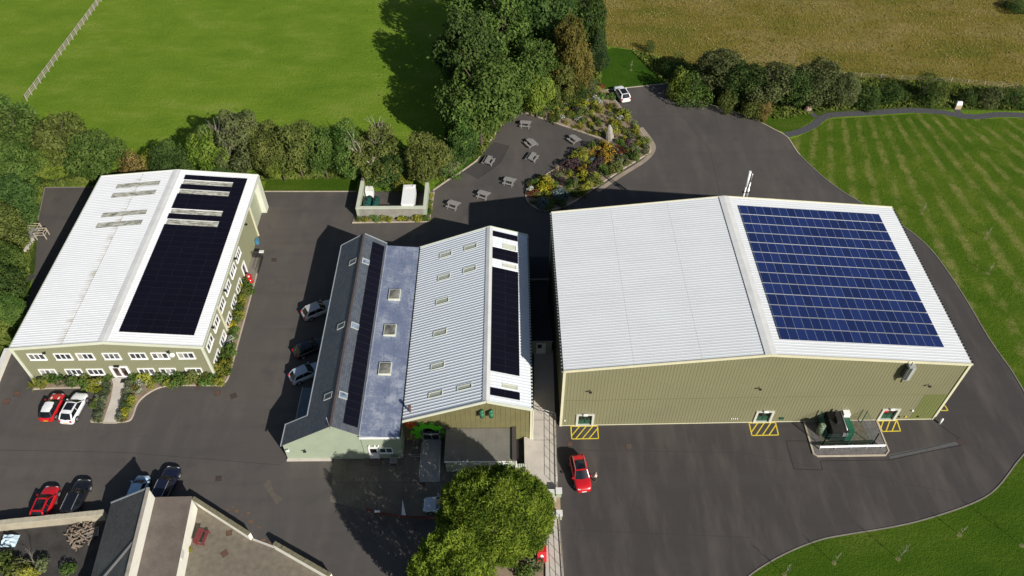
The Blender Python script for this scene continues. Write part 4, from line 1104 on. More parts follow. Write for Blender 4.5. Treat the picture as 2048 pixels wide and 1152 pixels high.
def car(label, c, heading, body, L=4.2, W=1.78, H=1.48, style='hatch', roof=None, sunroof=False, rails=False, stripes=None, group=None, seats=False):
    d = V((heading[1][0] - heading[0][0], heading[1][1] - heading[0][1], 0))
    t = thing('parked_car', label, 'car', (c[0], c[1]), math.atan2(d.y, d.x), group)
    hw = W / 2; a = L / 2
    belt = 0.60 * H if style != 'suv' else 0.62 * H
    nose = {'hatch': 0.50, 'estate': 0.50, 'saloon': 0.48, 'suv': 0.54, 'city': 0.54}[style] * H
    cowl = {'hatch': 0.20, 'estate': 0.19, 'saloon': 0.16, 'suv': 0.19, 'city': 0.25}[style] * L     # base of the windscreen
    tail_x = {'hatch': -0.455, 'estate': -0.465, 'saloon': -0.30, 'suv': -0.46, 'city': -0.46}[style] * L
    deck = belt + (0.02 if style != 'saloon' else 0.0)
    zb = 0.22
    st = [(-a, 0.74, belt * 0.74, 0.36), (-a + 0.06, 0.86, belt * 0.90, 0.28), (-a + 0.22, 0.945, deck, zb), (-a + 0.75, 0.99, deck, zb), (-0.1 * L, 1.0, belt, zb), (cowl - 0.1, 1.0, belt - 0.01, zb),
          (cowl + 0.25, 0.99, belt - 0.03, zb), (a - 0.75, 0.975, nose + 0.10, zb), (a - 0.35, 0.93, nose + 0.03, zb), (a - 0.12, 0.83, nose - 0.07, 0.26), (a - 0.02, 0.66, nose - 0.20, 0.32)]
    mb = MB(); secs = []
    for x, w, zt, b0 in st:
        w = w * hw; m_ = (zt + b0) / 2
        half = [(w * 0.86, b0), (w * 0.97, b0 + 0.09), (w, m_), (w * 0.985, zt - 0.14), (w * 0.92, zt - 0.03), (w * 0.74, zt), (w * 0.35, zt + 0.025)]
        sec = [(x, -y, z) for y, z in half] + [(x, y, z) for y, z in half[::-1]]
        secs.append(sec[::-1])
    mb.loft(secs[::-1])
    bo = mb.build('body', body, t)
    # glasshouse
    rt = H - 0.03
    xf0, xf1 = cowl + 0.12, cowl - (0.62 if style != 'city' else 0.5)
    xr1 = {'hatch': -0.33, 'estate': -0.40, 'saloon': -0.17, 'suv': -0.37, 'city': -0.36}[style] * L
    xr0 = tail_x
    wb, wt = hw * 0.90, hw * 0.70
    z0 = belt - 0.02
    def ring(x, w): return w
    n = 6
    def cross(x, w, z, bow): return [V((x + bow * (1 - (2 * k / n - 1) ** 2), -w + 2 * w * k / n, z)) for k in range(n + 1)]
    f0, f1 = cross(xf0 - 0.13, wb * 0.97, z0, 0.17), cross(xf1 - 0.06, wt, rt - 0.02, 0.07)
    r0, r1 = cross(xr0 + 0.08, wb * 0.94, z0 + 0.03, -0.10), cross(xr1 + 0.04, wt * 0.97, rt - 0.03, -0.05)
    mb = MB(); mb.loft([f0, f1], closed=False, caps=False); mb.build('windscreen', m_car_glass, t)
    mb = MB(); mb.loft([r1, r0], closed=False, caps=False); mb.build('rear_window', m_car_glass, t)
    for s, i in ((-1, 0), (1, n)):
        q = [f0[i], f1[i], r1[i], r0[i]]
        mb = MB(); mb.poly(q if s < 0 else q[::-1]); mb.build('side_window', m_car_glass, t)
        mb = MB()
        for p0, p1, w_ in ((f0[i], f1[i], 0.07), (r0[i], r1[i], 0.16 if style != 'saloon' else 0.1)):
            mb.bar(p0, p1, w_, 0.05)
        m0 = f0[i].lerp(r0[i], 0.5); m1 = f1[i].lerp(r1[i], 0.42); mb.bar(m0, m1, 0.05, 0.035, (1, 0, 0))
        mb.bar(f1[i], r1[i], 0.09, 0.05)
        mb.build('pillar', m_trim_black if roof else body, t)
    mb = MB(); secs = []
    for j in range(6):
        k = j / 5
        x = f1[0].x + (r1[0].x - f1[0].x) * k
        w = wt * (1.0 - 0.03 * k); zc = rt + 0.05 * (1 - (2 * k - 1) ** 2 * 0.8)
        bow = 0.07 * (1 - k) - 0.05 * k
        secs.append([V((x + bow * (1 - (2 * i / 6 - 1) ** 2), -w + 2 * w * i / 6, zc - 0.05 * (2 * i / 6 - 1) ** 2)) for i in range(7)])
    mb.loft(secs, closed=False, caps=False)
    ro_ = mb.build('roof', roof or body, t)
    if sunroof:
        mb = MB(); ss = []
        lo, hi = (0.06, 0.72) if sunroof == 1 else (0.08, 0.9)
        for j in range(4):
            k = lo + (hi - lo) * j / 3
            x = f1[0].x + (r1[0].x - f1[0].x) * k; zc = rt + 0.062 + 0.05 * (-(2 * k - 1) ** 2 * 0.8)
            ss.append([V((x, -wt * 0.80 + 1.6 * wt * i / 4, zc - 0.05 * ((-1 + 2 * i / 4) * 0.8) ** 2)) for i in range(5)])
        mb.loft(ss, closed=False, caps=False); mb.build('sunroof', m_car_glass, ro_)
    if rails:
        for s in (-1, 1):
            mb = MB(); mb.bar((f1[0].x - 0.1, s * (wt - 0.04), rt + 0.07), (r1[0].x + 0.05, s * (wt - 0.04), rt + 0.06), 0.04, 0.05); mb.build('roof_rail', m_galv, t)
    if stripes:
        for s in (-1, 1):
            mb = MB(); ss = []
            for x, zt in ((a - 0.62, nose + 0.085), (a - 0.8, nose + 0.14), (cowl + 0.25, belt + 0.005), (cowl + 0.12, belt + 0.012)):
                ss.append([V((x, s * 0.42 - 0.09, zt)), V((x, s * 0.42 + 0.09, zt))])
            mb.loft(ss, closed=False, caps=False); mb.build('bonnet_stripe', stripes, t)
    for sx in (-1, 1):
        for s in (-1, 1):
            x = sx * L * 0.305 - 0.02
            mb = MB(); mb.tube((x, s * (hw - 0.2), 0.31), (x, s * (hw + 0.015), 0.31), 0.31, n=18); w_ = mb.build('wheel', m_tyre, t)
            mb = MB(); mb.tube((x, s * (hw + 0.01), 0.31), (x, s * (hw + 0.03), 0.31), 0.21, 0.19, n=14); mb.build('rim', m_rim, w_)
            mb = MB(); mb.tube((x, s * (hw - 0.1), 0.33), (x, s * (hw + 0.006), 0.33), 0.37, n=18); mb.build('wheel_arch', m_trim_black, t)
    for s in (-1, 1):
        mb = MB(); mb.obox(V((a - 0.40, s * hw * 0.62 - 0.14, nose - 0.10)), V((0.27, -s * 0.05, -0.05)), V((0, 0.28, 0)), V((0.0, 0, 0.11))); mb.build('headlight', m_head, t)
        mb = MB(); mb.box(-a + 0.02, s * hw * 0.72 - 0.12, belt * 0.74, -a + 0.17, s * hw * 0.72 + 0.12, belt * 0.97); mb.build('tail_light', m_tail, t)
        mb = MB(); mb.box(cowl - 0.18, s * (hw + 0.1) - 0.09, belt + 0.02, cowl - 0.02, s * (hw + 0.1) + 0.09, belt + 0.15); mb.build('mirror', body, t)
    mb = MB(); mb.box(-a - 0.015, -0.26, belt * 0.55, -a + 0.05, 0.26, belt * 0.55 + 0.12); mb.build('number_plate', m_plate_y, t)
    mb = MB(); mb.box(a - 0.06, -0.26, 0.42, a + 0.01, 0.26, 0.54); mb.build('number_plate', m_plate_w, t)
    mb = MB(); mb.box(a - 0.1, -hw * 0.5, 0.56, a - 0.03, hw * 0.5, 0.68); mb.build('grille', m_trim_black, t)
    return t

p_red = paint('red_paint', (0.50, 0.010, 0.016))
p_white = paint('white_paint', (0.78, 0.79, 0.80))
p_black = paint('black_paint', (0.008, 0.008, 0.011))
p_navy = paint('navy_paint', (0.008, 0.010, 0.028))
p_silver = paint('silver_paint', (0.42, 0.42, 0.42))
p_bluesilver = paint('ice_silver_paint', (0.40, 0.46, 0.54))
p_blue = paint('pale_blue_paint', (0.36, 0.52, 0.68))
car('red hatchback with white roof and bonnet stripes outside the office', (-53.98, 52.84), ((-54.06, 51.25), (-53.94, 54.76)), p_red, 3.85, 1.7, 1.42, 'hatch', roof=p_white, stripes=m_white)
car('white hatchback with dark glass roof outside the office', (-51.39, 52.68), ((-51.48, 51.02), (-51.12, 54.88)), p_white, 4.25, 1.8, 1.50, 'hatch', sunroof=1)
car('red car with black roof parked against the cottage yard wall', (-49.97, 40.49), ((-50.04, 38.66), (-49.92, 42.74)), p_red, 4.2, 1.78, 1.45, 'hatch', sunroof=2)
car('black estate car with roof rails next to the red car by the yard wall', (-46.85, 41.06), ((-46.97, 39.21), (-46.68, 43.44)), p_black, 4.6, 1.82, 1.48, 'estate', rails=True)
car('small pale blue car half hidden behind the cottage gable', (-40.47, 42.01), ((-40.56, 40.43), (-40.39, 43.89)), p_blue, 3.5, 1.62, 1.46, 'city', sunroof=False)
car('dark navy estate car with silver roof rails behind the cottage', (-37.69, 42.53), ((-37.95, 40.64), (-37.44, 44.73)), p_navy, 4.7, 1.85, 1.5, 'estate', rails=True)
car('silver hatchback parked furthest up beside the slate cottage', (-25.20, 67.67), ((-27.19, 66.41), (-23.15, 68.87)), p_silver, 4.3, 1.78, 1.50, 'hatch')
car('black hatchback between the two silver cars beside the slate cottage', (-25.19, 61.40), ((-27.10, 60.16), (-23.25, 62.58)), p_black, 4.2, 1.76, 1.46, 'hatch')
car('ice silver hatchback nearest the lean-to beside the slate cottage', (-25.04, 57.54), ((-26.88, 56.29), (-23.02, 58.66)), p_bluesilver, 4.1, 1.75, 1.48, 'hatch')
car('silver blue saloon half hidden under the big clipped conifer', (-7.42, 40.08), ((-5.18, 40.06), (-9.66, 40.03)), p_bluesilver, 4.5, 1.78, 1.44, 'saloon')
car('red crossover standing alone on the tarmac near the walkway', (7.34, 43.66), ((6.95, 46.42), (7.68, 41.25)), p_red, 4.4, 1.82, 1.62, 'suv', sunroof=1, rails=True)
car('white car with dark roof parked by the flower garden corner', (19.05, 116.33), ((19.62, 114.39), (18.49, 118.61)), p_white, 4.4, 1.82, 1.55, 'suv', sunroof=2)

# ================================================================== person by the red car
def person(label, loc, rz):
    t = thing('person', label, 'person', loc, rz)
    def skin(name, verts, edges, m, root=0):
        me = bpy.data.meshes.new(name)
        me.from_pydata([v[:3] for v in verts], edges, [])
        me.materials.append(m)
        o = link(name, me, t)
        o.modifiers.new('skin', 'SKIN')
        for i, v in enumerate(verts):
            me.skin_vertices[0].data[i].radius = (v[3], v[3] * (v[4] if len(v) > 4 else 1))
            me.skin_vertices[0].data[i].use_root = (i == root)
        sb = o.modifiers.new('sub', 'SUBSURF'); sb.levels = 2; sb.render_levels = 2
        for p in me.polygons: p.use_smooth = True
        return o
    sk = mat('skin_tone', (0.42, 0.24, 0.17), 0.6, 0.08, 6, coord='Object')
    # body: pelvis 0, chest, neck, head, arms reaching forward to the bonnet, legs
    vs_ = [(0, 0, 0.95, .14, .8), (0.04, 0, 1.2, .14, .85), (0.10, 0, 1.42, .15, .7), (0.13, 0, 1.54, .055), (0.17, 0, 1.66, .095), (0.18, 0, 1.76, .07),
           (0.10, 0.19, 1.42, .055), (0.20, 0.26, 1.18, .045), (0.42, 0.20, 1.10, .036), (0.50, 0.18, 1.09, .03),
           (0.10, -0.19, 1.42, .055), (0.18, -0.28, 1.18, .045), (0.40, -0.22, 1.08, .036), (0.48, -0.2, 1.07, .03),
           (0, 0.10, 0.86, .10), (0.02, 0.12, 0.50, .065), (-0.02, 0.12, 0.10, .045), (0.12, 0.13, 0.05, .04),
           (0, -0.10, 0.86, .10), (-0.04, -0.12, 0.50, .065), (-0.10, -0.12, 0.10, .045), (0.04, -0.13, 0.05, .04)]
    ed = [(0, 1), (1, 2), (2, 3), (3, 4), (4, 5), (2, 6), (6, 7), (7, 8), (8, 9), (2, 10), (10, 11), (11, 12), (12, 13), (0, 14), (14, 15), (15, 16), (16, 17), (0, 18), (18, 19), (19, 20), (20, 21)]
    skin('body', vs_, ed, sk)
    top = [(0, 0, 0.95, .155, .85), (0.04, 0, 1.2, .155, .9), (0.10, 0, 1.42, .165, .75), (0.12, 0, 1.50, .07), (0.10, 0.19, 1.42, .07), (0.17, 0.24, 1.27, .06), (0.10, -0.19, 1.42, .07), (0.16, -0.26, 1.27, .06)]
    skin('shirt', top, [(0, 1), (1, 2), (2, 3), (2, 4), (4, 5), (2, 6), (6, 7)], mat('white_shirt', (0.66, 0.62, 0.58), 0.8, 0.1, 6, coord='Object'))
    leg = [(0, 0, 0.95, .15, .85), (0, 0.10, 0.86, .115), (0.02, 0.12, 0.50, .08), (-0.02, 0.12, 0.12, .065), (0, -0.10, 0.86, .115), (-0.04, -0.12, 0.50, .08), (-0.10, -0.12, 0.12, .065)]
    skin('trousers', leg, [(0, 1), (1, 2), (2, 3), (0, 4), (4, 5), (5, 6)], mat('dark_trousers', (0.02, 0.035, 0.035), 0.8, 0.2, 6, coord='Object'))
    mb = MB()
    for i in range(6):
        z = 1.66 + 0.11 * i / 5; r = 0.105 * math.sqrt(max(0.05, 1 - (i / 5.2) ** 2))
        mb.v += []
        ring_ = [(0.155 + r * math.cos(2 * math.pi * k / 10), r * 0.9 * math.sin(2 * math.pi * k / 10), z) for k in range(10)]
        if i == 0: secs = []
        secs.append(ring_)
    mb.loft(secs); mb.build('hair', mat('brown_hair', (0.05, 0.03, 0.02), 0.8), t)
    return t
person('person in white top and dark trousers leaning on the red crossover', (*(9.00, 43.04), 0), R(165))

# ================================================================== picnic tables
m_wood = mat('weathered_wood', (0.225, 0.215, 0.205), 0.85, 0.25, 3.0, coord='Object')
def picnic_table():
    t = thing('picnic_table', 'x', 'picnic table')
    for k in range(5):
        mb = MB(); mb.box(-0.9, -0.37 + k * 0.15, 0.72, 0.9, -0.37 + k * 0.15 + 0.14, 0.76); mb.build('plank', m_wood, t)
    for s in (-1, 1):
        for k in range(2):
            mb = MB(); y = s * 0.72 - 0.14 + k * 0.145; mb.box(-0.9, y, 0.43, 0.9, y + 0.135, 0.47); mb.build('bench_plank', m_wood, t)
    for sx in (-1, 1):
        x = sx * 0.62
        for s in (-1, 1):
            mb = MB(); mb.bar((x, s * 0.78, 0.0), (x, s * 0.26, 0.72), 0.05, 0.1, (1, 0, 0)); mb.build('leg', m_wood, t)
        mb = MB(); mb.box(x - 0.03, -0.85, 0.34, x + 0.03, 0.85, 0.43); mb.build('cross_beam', m_wood, t)
        mb = MB(); mb.box(x - 0.03, -0.36, 0.64, x + 0.03, 0.36, 0.72); mb.build('top_bearer', m_wood, t)
    return t
tables = [((2.40, 108.03), -8, 'grey picnic table nearest the trees at the terrace far corner'), ((3.20, 102.80), -58, 'grey picnic table standing end on in the middle of the terrace'),
          ((10.15, 103.77), -52, 'grey picnic table beside the flower garden kerb'), ((3.28, 99.21), 65, 'grey picnic table just nearer than the end on one'),
          ((-3.55, 98.41), 70, 'grey picnic table on the darker patched tarmac'), ((-0.28, 93.42), -20, 'grey picnic table, third from the oil tank enclosure'),
          ((-4.18, 90.33), -24, 'grey picnic table, second from the oil tank enclosure'), ((-8.57, 88.13), -24, 'grey picnic table nearest the oil tank enclosure')]
pt0 = picnic_table()
for i, (p, a, lb) in enumerate(tables):
    o = pt0 if i == 0 else copy_tree(pt0)
    o.location = (p[0], p[1], 0.005); o.rotation_euler = (0, 0, R(a)); o['label'] = lb; o['group'] = 'picnic tables on the terrace'
    if i == 4: o.location.z = 0.01

# ================================================================== hatched door bays
m_yellow = mat('yellow_line', (0.62, 0.48, 0.035), 0.7, 0.15, 1.5)
for pts, lb in (([(6.70, 50.07), (9.76, 50.08), (9.75, 48.41), (6.70, 48.37)], 'yellow hatched box at the leftmost hall door'),
                ([(27.31, 50.35), (30.38, 50.39), (30.34, 48.72), (27.30, 48.67)], 'yellow hatched box at the middle hall door'),
                ([(42.22, 50.51), (44.50, 50.56), (44.42, 49.14), (42.34, 49.09)], 'yellow hatched box at the rightmost hall door'),
                ([(50.09, 51.89), (50.90, 51.88), (50.81, 52.58), (50.20, 52.52)], 'yellow hatched box peeping out beside the hall side wall')):
    P = [V((p[0], p[1], 0.006)) for p in pts]
    mb = MB()
    for i in range(4): mb.bar(P[i], P[(i + 1) % 4], 0.13, 0.004)
    w_ = (P[1] - P[0]).length
    nb = 4 if w_ > 2.6 else (3 if w_ > 1.5 else 1)
    tl, tr, br_, bl_ = P
    for k in range(nb):
        u0 = (k - 0.35) / nb * 1.0
        a_, b_ = u0 - 0.02, u0 + 0.42
        # diagonal from bottom edge at a_ to top edge at b_
        def pt(u, v): return bl_.lerp(br_, u).lerp(tl.lerp(tr, u), v)
        v0, v1 = 0.0, 1.0
        if a_ < 0: v0 = -a_ / (b_ - a_); a_ = 0
        if b_ > 1: v1 = (1 - a_) / (b_ - a_); b_ = 1
        if b_ > a_: mb.bar(pt(a_, v0) + V((0, 0, .002)), pt(b_, v1) + V((0, 0, .002)), 0.12, 0.004)
    o = mb.build('hatched_marking', m_yellow)
    setp(o, lb, 'road marking', 'yellow hatched boxes at the hall doors')
# white triangle painted in the yard
mb = MB(); mb.prism([(-11.94, 40.98), (-11.39, 39.01), (-11.87, 39.02)], 0.008, 0.013)
setp(mb.build('painted_arrow', m_white), 'narrow white triangle painted on the shaded yard', 'road marking')

# manhole covers
m_rust = mat('rusty_iron', (0.11, 0.055, 0.035), 0.85, 0.35, 3)
m_iron = mat('dark_iron', (0.05, 0.035, 0.03), 0.8, 0.35, 3)
for p, s, m_, lb, r_ in (((-32.99, 77.36), 0.6, m_iron, 'dark iron manhole cover in the lane beside the office', 0), ((-33.30, 54.60), 0.65, m_iron, 'dark iron manhole cover near the office corner', 0.5), ((-35.32, 55.05), 0.6, m_rust, 'rusty manhole cover just left of the dark one by the office corner', 0.3),
                     ((-59.37, 55.16), 0.6, m_rust, 'rusty manhole cover nearest the two cars left of the office', 0.1), ((-60.14, 54.02), 0.65, m_rust, 'rusty manhole cover at the left edge of the car park', 0.1), ((-32.40, 43.65), 0.55, m_iron, 'dark drain cover in the middle of the car park', 0.1),
                     ((6.46, 47.71), 0.45, m_rust, 'brown drain cover below the leftmost hatched box', 0), ((13.11, 47.34), 0.6, mat('brown_iron', (0.08, 0.06, 0.048), 0.85), 'brown manhole cover right of the red crossover', 0), ((50.78, 47.64), 0.8, m_iron, 'dark square drain grating at the end of the trench line', 0.6),
                     ((-29.74, 37.29), 0.5, m_rust, 'rusty cover in the cottage yard nearer the wall', 0.2), ((-29.68, 35.07), 0.55, m_rust, 'rusty cover in the middle of the cottage yard', 0.7), ((-9.32, 43.78), 0.5, m_iron, 'dark round cover in the shade below the ramp', 0), ((-9.92, 42.81), 0.5, m_iron, 'dark round cover lower left of the ramp foot', 0)):
    t = thing('manhole_cover', lb, 'manhole', (p[0], p[1], 0.016 if p[0] < -20 and p[1] < 37 else 0.012), r_)
    mb = MB(); mb.box(-s / 2 - 0.06, -s / 2 - 0.06, -0.012, s / 2 + 0.06, s / 2 + 0.06, 0.0); mb.build('frame', m_iron, t)
    mb = MB(); mb.box(-s / 2, -s / 2, 0, s / 2, s / 2, 0.008); mb.build('lid', m_, t)

# ================================================================== post and rail fence in the field
fn = thing('field_fence', 'long grey three rail timber fence across the green field', 'fence', (*(-83.04, 116.15), 0))
fa, fb = V((*(-83.04, 116.15), 0)), V((*(-82.13, 160.03), 0))
n = 24
m_fence = mat('fence_timber', (0.36, 0.31, 0.27), 0.9, 0.2, 2)
for k in range(n + 1):
    p = fa.lerp(fb, k / n) - fa
    mb = MB(); mb.box(p.x - 0.07, p.y - 0.07, 0, p.x + 0.07, p.y + 0.07, 1.3); mb.build('post', m_fence, fn)
    if k < n:
        q = fa.lerp(fb, (k + 1) / n) - fa
        for z in (0.45, 0.82, 1.18):
            mb = MB(); mb.bar(p + V((0, 0, z)), q + V((0, 0, z)), 0.05, 0.12); mb.build('rail', m_fence, fn)

# wire fence along the meadow
wf = thing('wire_fence', 'thin wire fence with pale posts along the meadow edge', 'fence', (*(47.71, 122.34), 0))
wpts = [(47.71, 122.34), (55.57, 121.93), (61.59, 121.38), (68.35, 120.52), (76.79, 119.64), (84.84, 118.00), (89.61, 117.03)]
b0 = V((*wpts[0], 0))
allp = []
for a_, c_ in zip(wpts[:-1], wpts[1:]):
    A_, C_ = V((*a_, 0)), V((*c_, 0)); m_n = max(1, int((C_ - A_).length / 2.4))
    for k in range(m_n): allp.append(A_.lerp(C_, k / m_n))
m_pale_post = mat('pale_post', (0.42, 0.36, 0.27), 0.9, 0.2)
for p in allp:
    q = p - b0; mb = MB(); mb.tube((q.x, q.y, 0), (q.x, q.y, 1.15), 0.055, n=6); mb.build('post', m_pale_post, wf)
for z in (0.5, 0.8, 1.08):
    mb = MB()
    for a_, c_ in zip(allp[:-1], allp[1:]): mb.tube(a_ - b0 + V((0, 0, z)), c_ - b0 + V((0, 0, z)), 0.008, n=4, cap=False)
    mb.build('wire', m_galv, wf)

# ================================================================== walkway between workshop and hall
wk = thing('raised_walkway', 'pale concrete walkway with ramped slab between workshop and hall', 'walkway', (3.4, 50.0))
mb = MB(); mb.prism([(2.69, 61.09, 0.20), (2.35, 48.94, 0.20), (1.54, 48.61, 0.20), (1.67, 43.10, 0.20), (1.99, 40.66, 0.20), (4.57, 40.64, 0.20), (4.89, 46.83, 0.20), (4.90, 51.14, 0.20), (5.06, 61.07, 0.20)], -0.02, 0.2)
mb.build('slab', m_concrete, wk, world=True)
mb = MB(); mb.prism([(2.06, 38.76, 0.20), (2.21, 36.21, 0.20), (3.24, 34.59, 0.20), (3.05, 27.62, 0.20), (4.88, 27.61, 0.20), (4.84, 35.11, 0.20), (4.75, 38.74, 0.20)], -0.02, 0.2); mb.build('slab', m_concrete, wk, world=True)
mb = MB(); mb.bar((*(4.89, 51.04, 0.25)[:2], 0.15), (*(4.69, 42.33, 0.25)[:2], 0.15), 0.2, 0.35); mb.build('edge_wall', m_kerb, wk, world=True)
mb = MB(); mb.bar((*(4.79, 38.61, 0.25)[:2], 0.15), (*(4.95, 29.02, 0.25)[:2], 0.15), 0.2, 0.35); mb.build('edge_wall', m_kerb, wk, world=True)
mb = MB()
for a_, c_ in (((2.33, 48.14, 0.20), (4.88, 48.13, 0.20)), ((2.45, 50.82, 0.20), (4.88, 50.80, 0.20))): mb.bar((a_[0], a_[1], 0.202), (c_[0], c_[1], 0.202), 0.04, 0.004)
mb.build('joint', mat('joint_dark', (0.07, 0.06, 0.055)), wk, world=True)
sheet('bare_soil', [(3.41, 41.11), (5.03, 41.21), (5.02, 38.78), (3.60, 38.79)], 0.012, mat('sandy_soil', (0.36, 0.28, 0.18), 0.95, 0.2, 1.0))
def railing(label, pts, h=1.1, z=0.2, sp=1.25, rails=(0.55, 1.1)):
    P = [V((p[0], p[1], z)) for p in pts]
    t = thing('handrail', label, 'railing', P[0])
    for a_, c_ in zip(P[:-1], P[1:]):
        n_ = max(1, round((c_ - a_).length / sp))
        for k in range(n_ + 1):
            q = a_.lerp(c_, k / n_) - P[0]
            mb = MB(); mb.tube(q, q + V((0, 0, h)), 0.026, n=6); mb.build('post', m_galv, t)
        for r_ in rails:
            mb = MB(); mb.tube(a_ - P[0] + V((0, 0, r_)), c_ - P[0] + V((0, 0, r_)), 0.026, n=6); mb.build('rail', m_galv, t)
    return t
railing('steel handrail along the walkway edge facing the red crossover', [(4.94, 50.87, 0.30), (4.69, 42.24, 0.30)], z=0.3)
railing('steel handrail along the walkway below the gate piers', [(4.79, 38.47, 0.30), (4.91, 29.24, 0.30)], z=0.3)
railing('short steel handrail between workshop and hall corner', [(2.48, 51.99, 0.30), (4.20, 51.15, 0.30), (4.89, 51.01, 0.30)], z=0.3)
m_pier = mat('pier_white', (0.66, 0.65, 0.62), 0.7, 0.1, 1.5)
for p, lb in (((4.88, 41.39), 'white capped gate pier on the upper side of the walkway opening'), ((4.81, 38.79), 'white capped gate pier on the lower side of the walkway opening')):
    t = thing('gate_pier', lb, 'pier', (p[0], p[1]))
    mb = MB(); mb.box(-0.28, -0.28, 0, 0.28, 0.28, 0.95); mb.build('shaft', m_sage, t)
    mb = MB(); mb.box(-0.34, -0.34, 0.95, 0.34, 0.34, 1.05); mb.build('cap', m_pier, t)
    mb = MB(); mb.box(-1.6, -0.12, 0, -0.285, 0.12, 0.85); mb.build('wing_wall', m_sage, t)
    mb = MB(); mb.box(-1.6, -0.2, 0.85, -0.345, 0.2, 0.92); mb.build('coping', m_pier, t)
# sunken well beside the workshop gable and a slatted gate
wl = thing('low_wall', 'low sage green wall edging the dark well by the workshop corner', 'wall', (1.3, 47.0))
mb = MB(); mb.box(0.0, -3.0, 0, 0.25, 1.3, 0.55); mb.build('wall', m_sage, wl)
mb = MB(); mb.box(-0.04, -3.05, 0.55, 0.3, 1.3, 0.62); mb.build('coping', m_concrete, wl)
gt = thing('slatted_gate', 'pale green slatted gate beside the annex', 'gate', (*(0.53, 44.64), 0))
for k in range(9):
    mb = MB(); mb.box(-0.95 + k * 0.21, -0.03, 0.05, -0.80 + k * 0.21, 0.03, 1.0); mb.build('slat', mat('pale_green_slat', (0.36, 0.40, 0.31), 0.8), gt)
mb = MB(); mb.box(-0.95, 0.03, 0.25, 0.95, 0.07, 0.35); mb.box(-0.95, 0.03, 0.75, 0.95, 0.07, 0.85); mb.build('rail', mat('pale_green_slat', (0.36, 0.40, 0.31)), gt)
sheet('pit_shade', [(0.20, 44.45), (0.06, 49.08), (1.49, 49.07), (1.64, 44.44)], 0.011, mat('pit_shade_black', (0.012, 0.010, 0.010), 0.9))  # pit drawn flat at ground level; its shade is put into the near-black colour
# low sheds in the gap
m_shed_roof = mat('shed_felt', (0.022, 0.022, 0.026), 0.85, 0.3, 0.7)
for y0, y1, x1, z, lb, dr in ((71.0, 75.1, 4.95, 2.6, 'dark flat roofed shed at the far end of the gap beside the hall', 0), (63.4, 70.9, 4.7, 2.3, 'long dark flat roofed shed in the middle of the gap', 0), (60.5, 63.3, 4.95, 2.7, 'dark flat roofed shed with a white door in the gap', 1)):
    t = thing('shed', lb, 'shed', (2.35, y0))
    mb = MB(); mb.box(0.02, 0.1, 0, x1 - 2.45, y1 - y0 - 0.1, z - 0.1); mb.build('wall', m_sage, t)
    mb = MB(); mb.box(0, 0, z - 0.1, x1 - 2.35, y1 - y0, z); mb.build('roof', m_shed_roof, t)
    mb = MB(); mb.box(0, -0.08, z - 0.16, x1 - 2.35, 0.0, z + 0.04); mb.build('fascia', m_gutter, t)
    if dr:
        mb = MB(); mb.box(0.6, 0.03, 0.2, 1.75, 0.1, 2.2); d_ = mb.build('door', m_white, t)
        mb = MB(); mb.box(0.75, 0.01, 1.3, 1.25, 0.03, 2.0); mb.build('pane', m_pane_dark, d_)

# small things by the link door
t = thing('bench', 'small dark bench standing against the link wall', 'bench', (-13.3, 45.35))
mb = MB(); mb.box(-0.42, -0.25, 0.42, 0.42, 0.25, 0.48); mb.build('seat', m_wood, t)
mb = MB(); mb.box(-0.42, 0.2, 0.48, 0.42, 0.26, 0.95); mb.build('backrest', m_wood, t)
for s in (-1, 1):
    mb = MB(); mb.box(s * 0.38 - 0.04, -0.25, 0, s * 0.38 + 0.04, 0.25, 0.42); mb.build('leg', m_wood, t)
t = thing('bicycle_rack', 'low steel bicycle rack in the shade left of the ramp', 'bicycle rack', (-11.0, 46.2))
for k in range(5):
    mb = MB(); x = -0.85 + k * 0.42
    for p0, p1 in (((x, 0, 0), (x, 0, 0.5)), ((x, 0, 0.5), (x + 0.25, 0, 0.5)), ((x + 0.25, 0, 0.5), (x + 0.25, 0, 0))): mb.tube(p0, p1, 0.022, n=6)
    mb.build('hoop', m_galv, t)
mb = MB(); mb.tube((-0.9, 0, 0.03), (1.15, 0, 0.03), 0.025, n=6); mb.build('base_rail', m_galv, t)
t = thing('low_barrier', 'dark red brown low timber barrier along the shaded yard edge', 'barrier', (*(-15.54, 39.61), 0))
bp = [V((*p, 0)) for p in ((-15.54, 39.61), (-14.06, 39.15), (-12.01, 38.79), (-9.35, 38.60), (-6.44, 38.47))]
m_maroon = mat('dark_red_timber', (0.10, 0.028, 0.020), 0.8, 0.3, 2)
for a_, c_ in zip(bp[:-1], bp[1:]):
    mb = MB(); mb.bar(a_ - bp[0] + V((0, 0, 0.55)), c_ - bp[0] + V((0, 0, 0.55)), 0.14, 0.28); mb.build('board', m_maroon, t)
    mb = MB(); mb.box((a_ - bp[0]).x - 0.07, (a_ - bp[0]).y - 0.07, 0, (a_ - bp[0]).x + 0.07, (a_ - bp[0]).y + 0.07, 0.7); mb.build('post', m_maroon, t)
q = bp[0].lerp(bp[1], 0.8) - bp[0]
mb = MB(); mb.box(q.x - 0.28, q.y - 0.1, 0.7, q.x + 0.28, q.y + 0.08, 0.82); mb.build('white_plate', m_white, t)
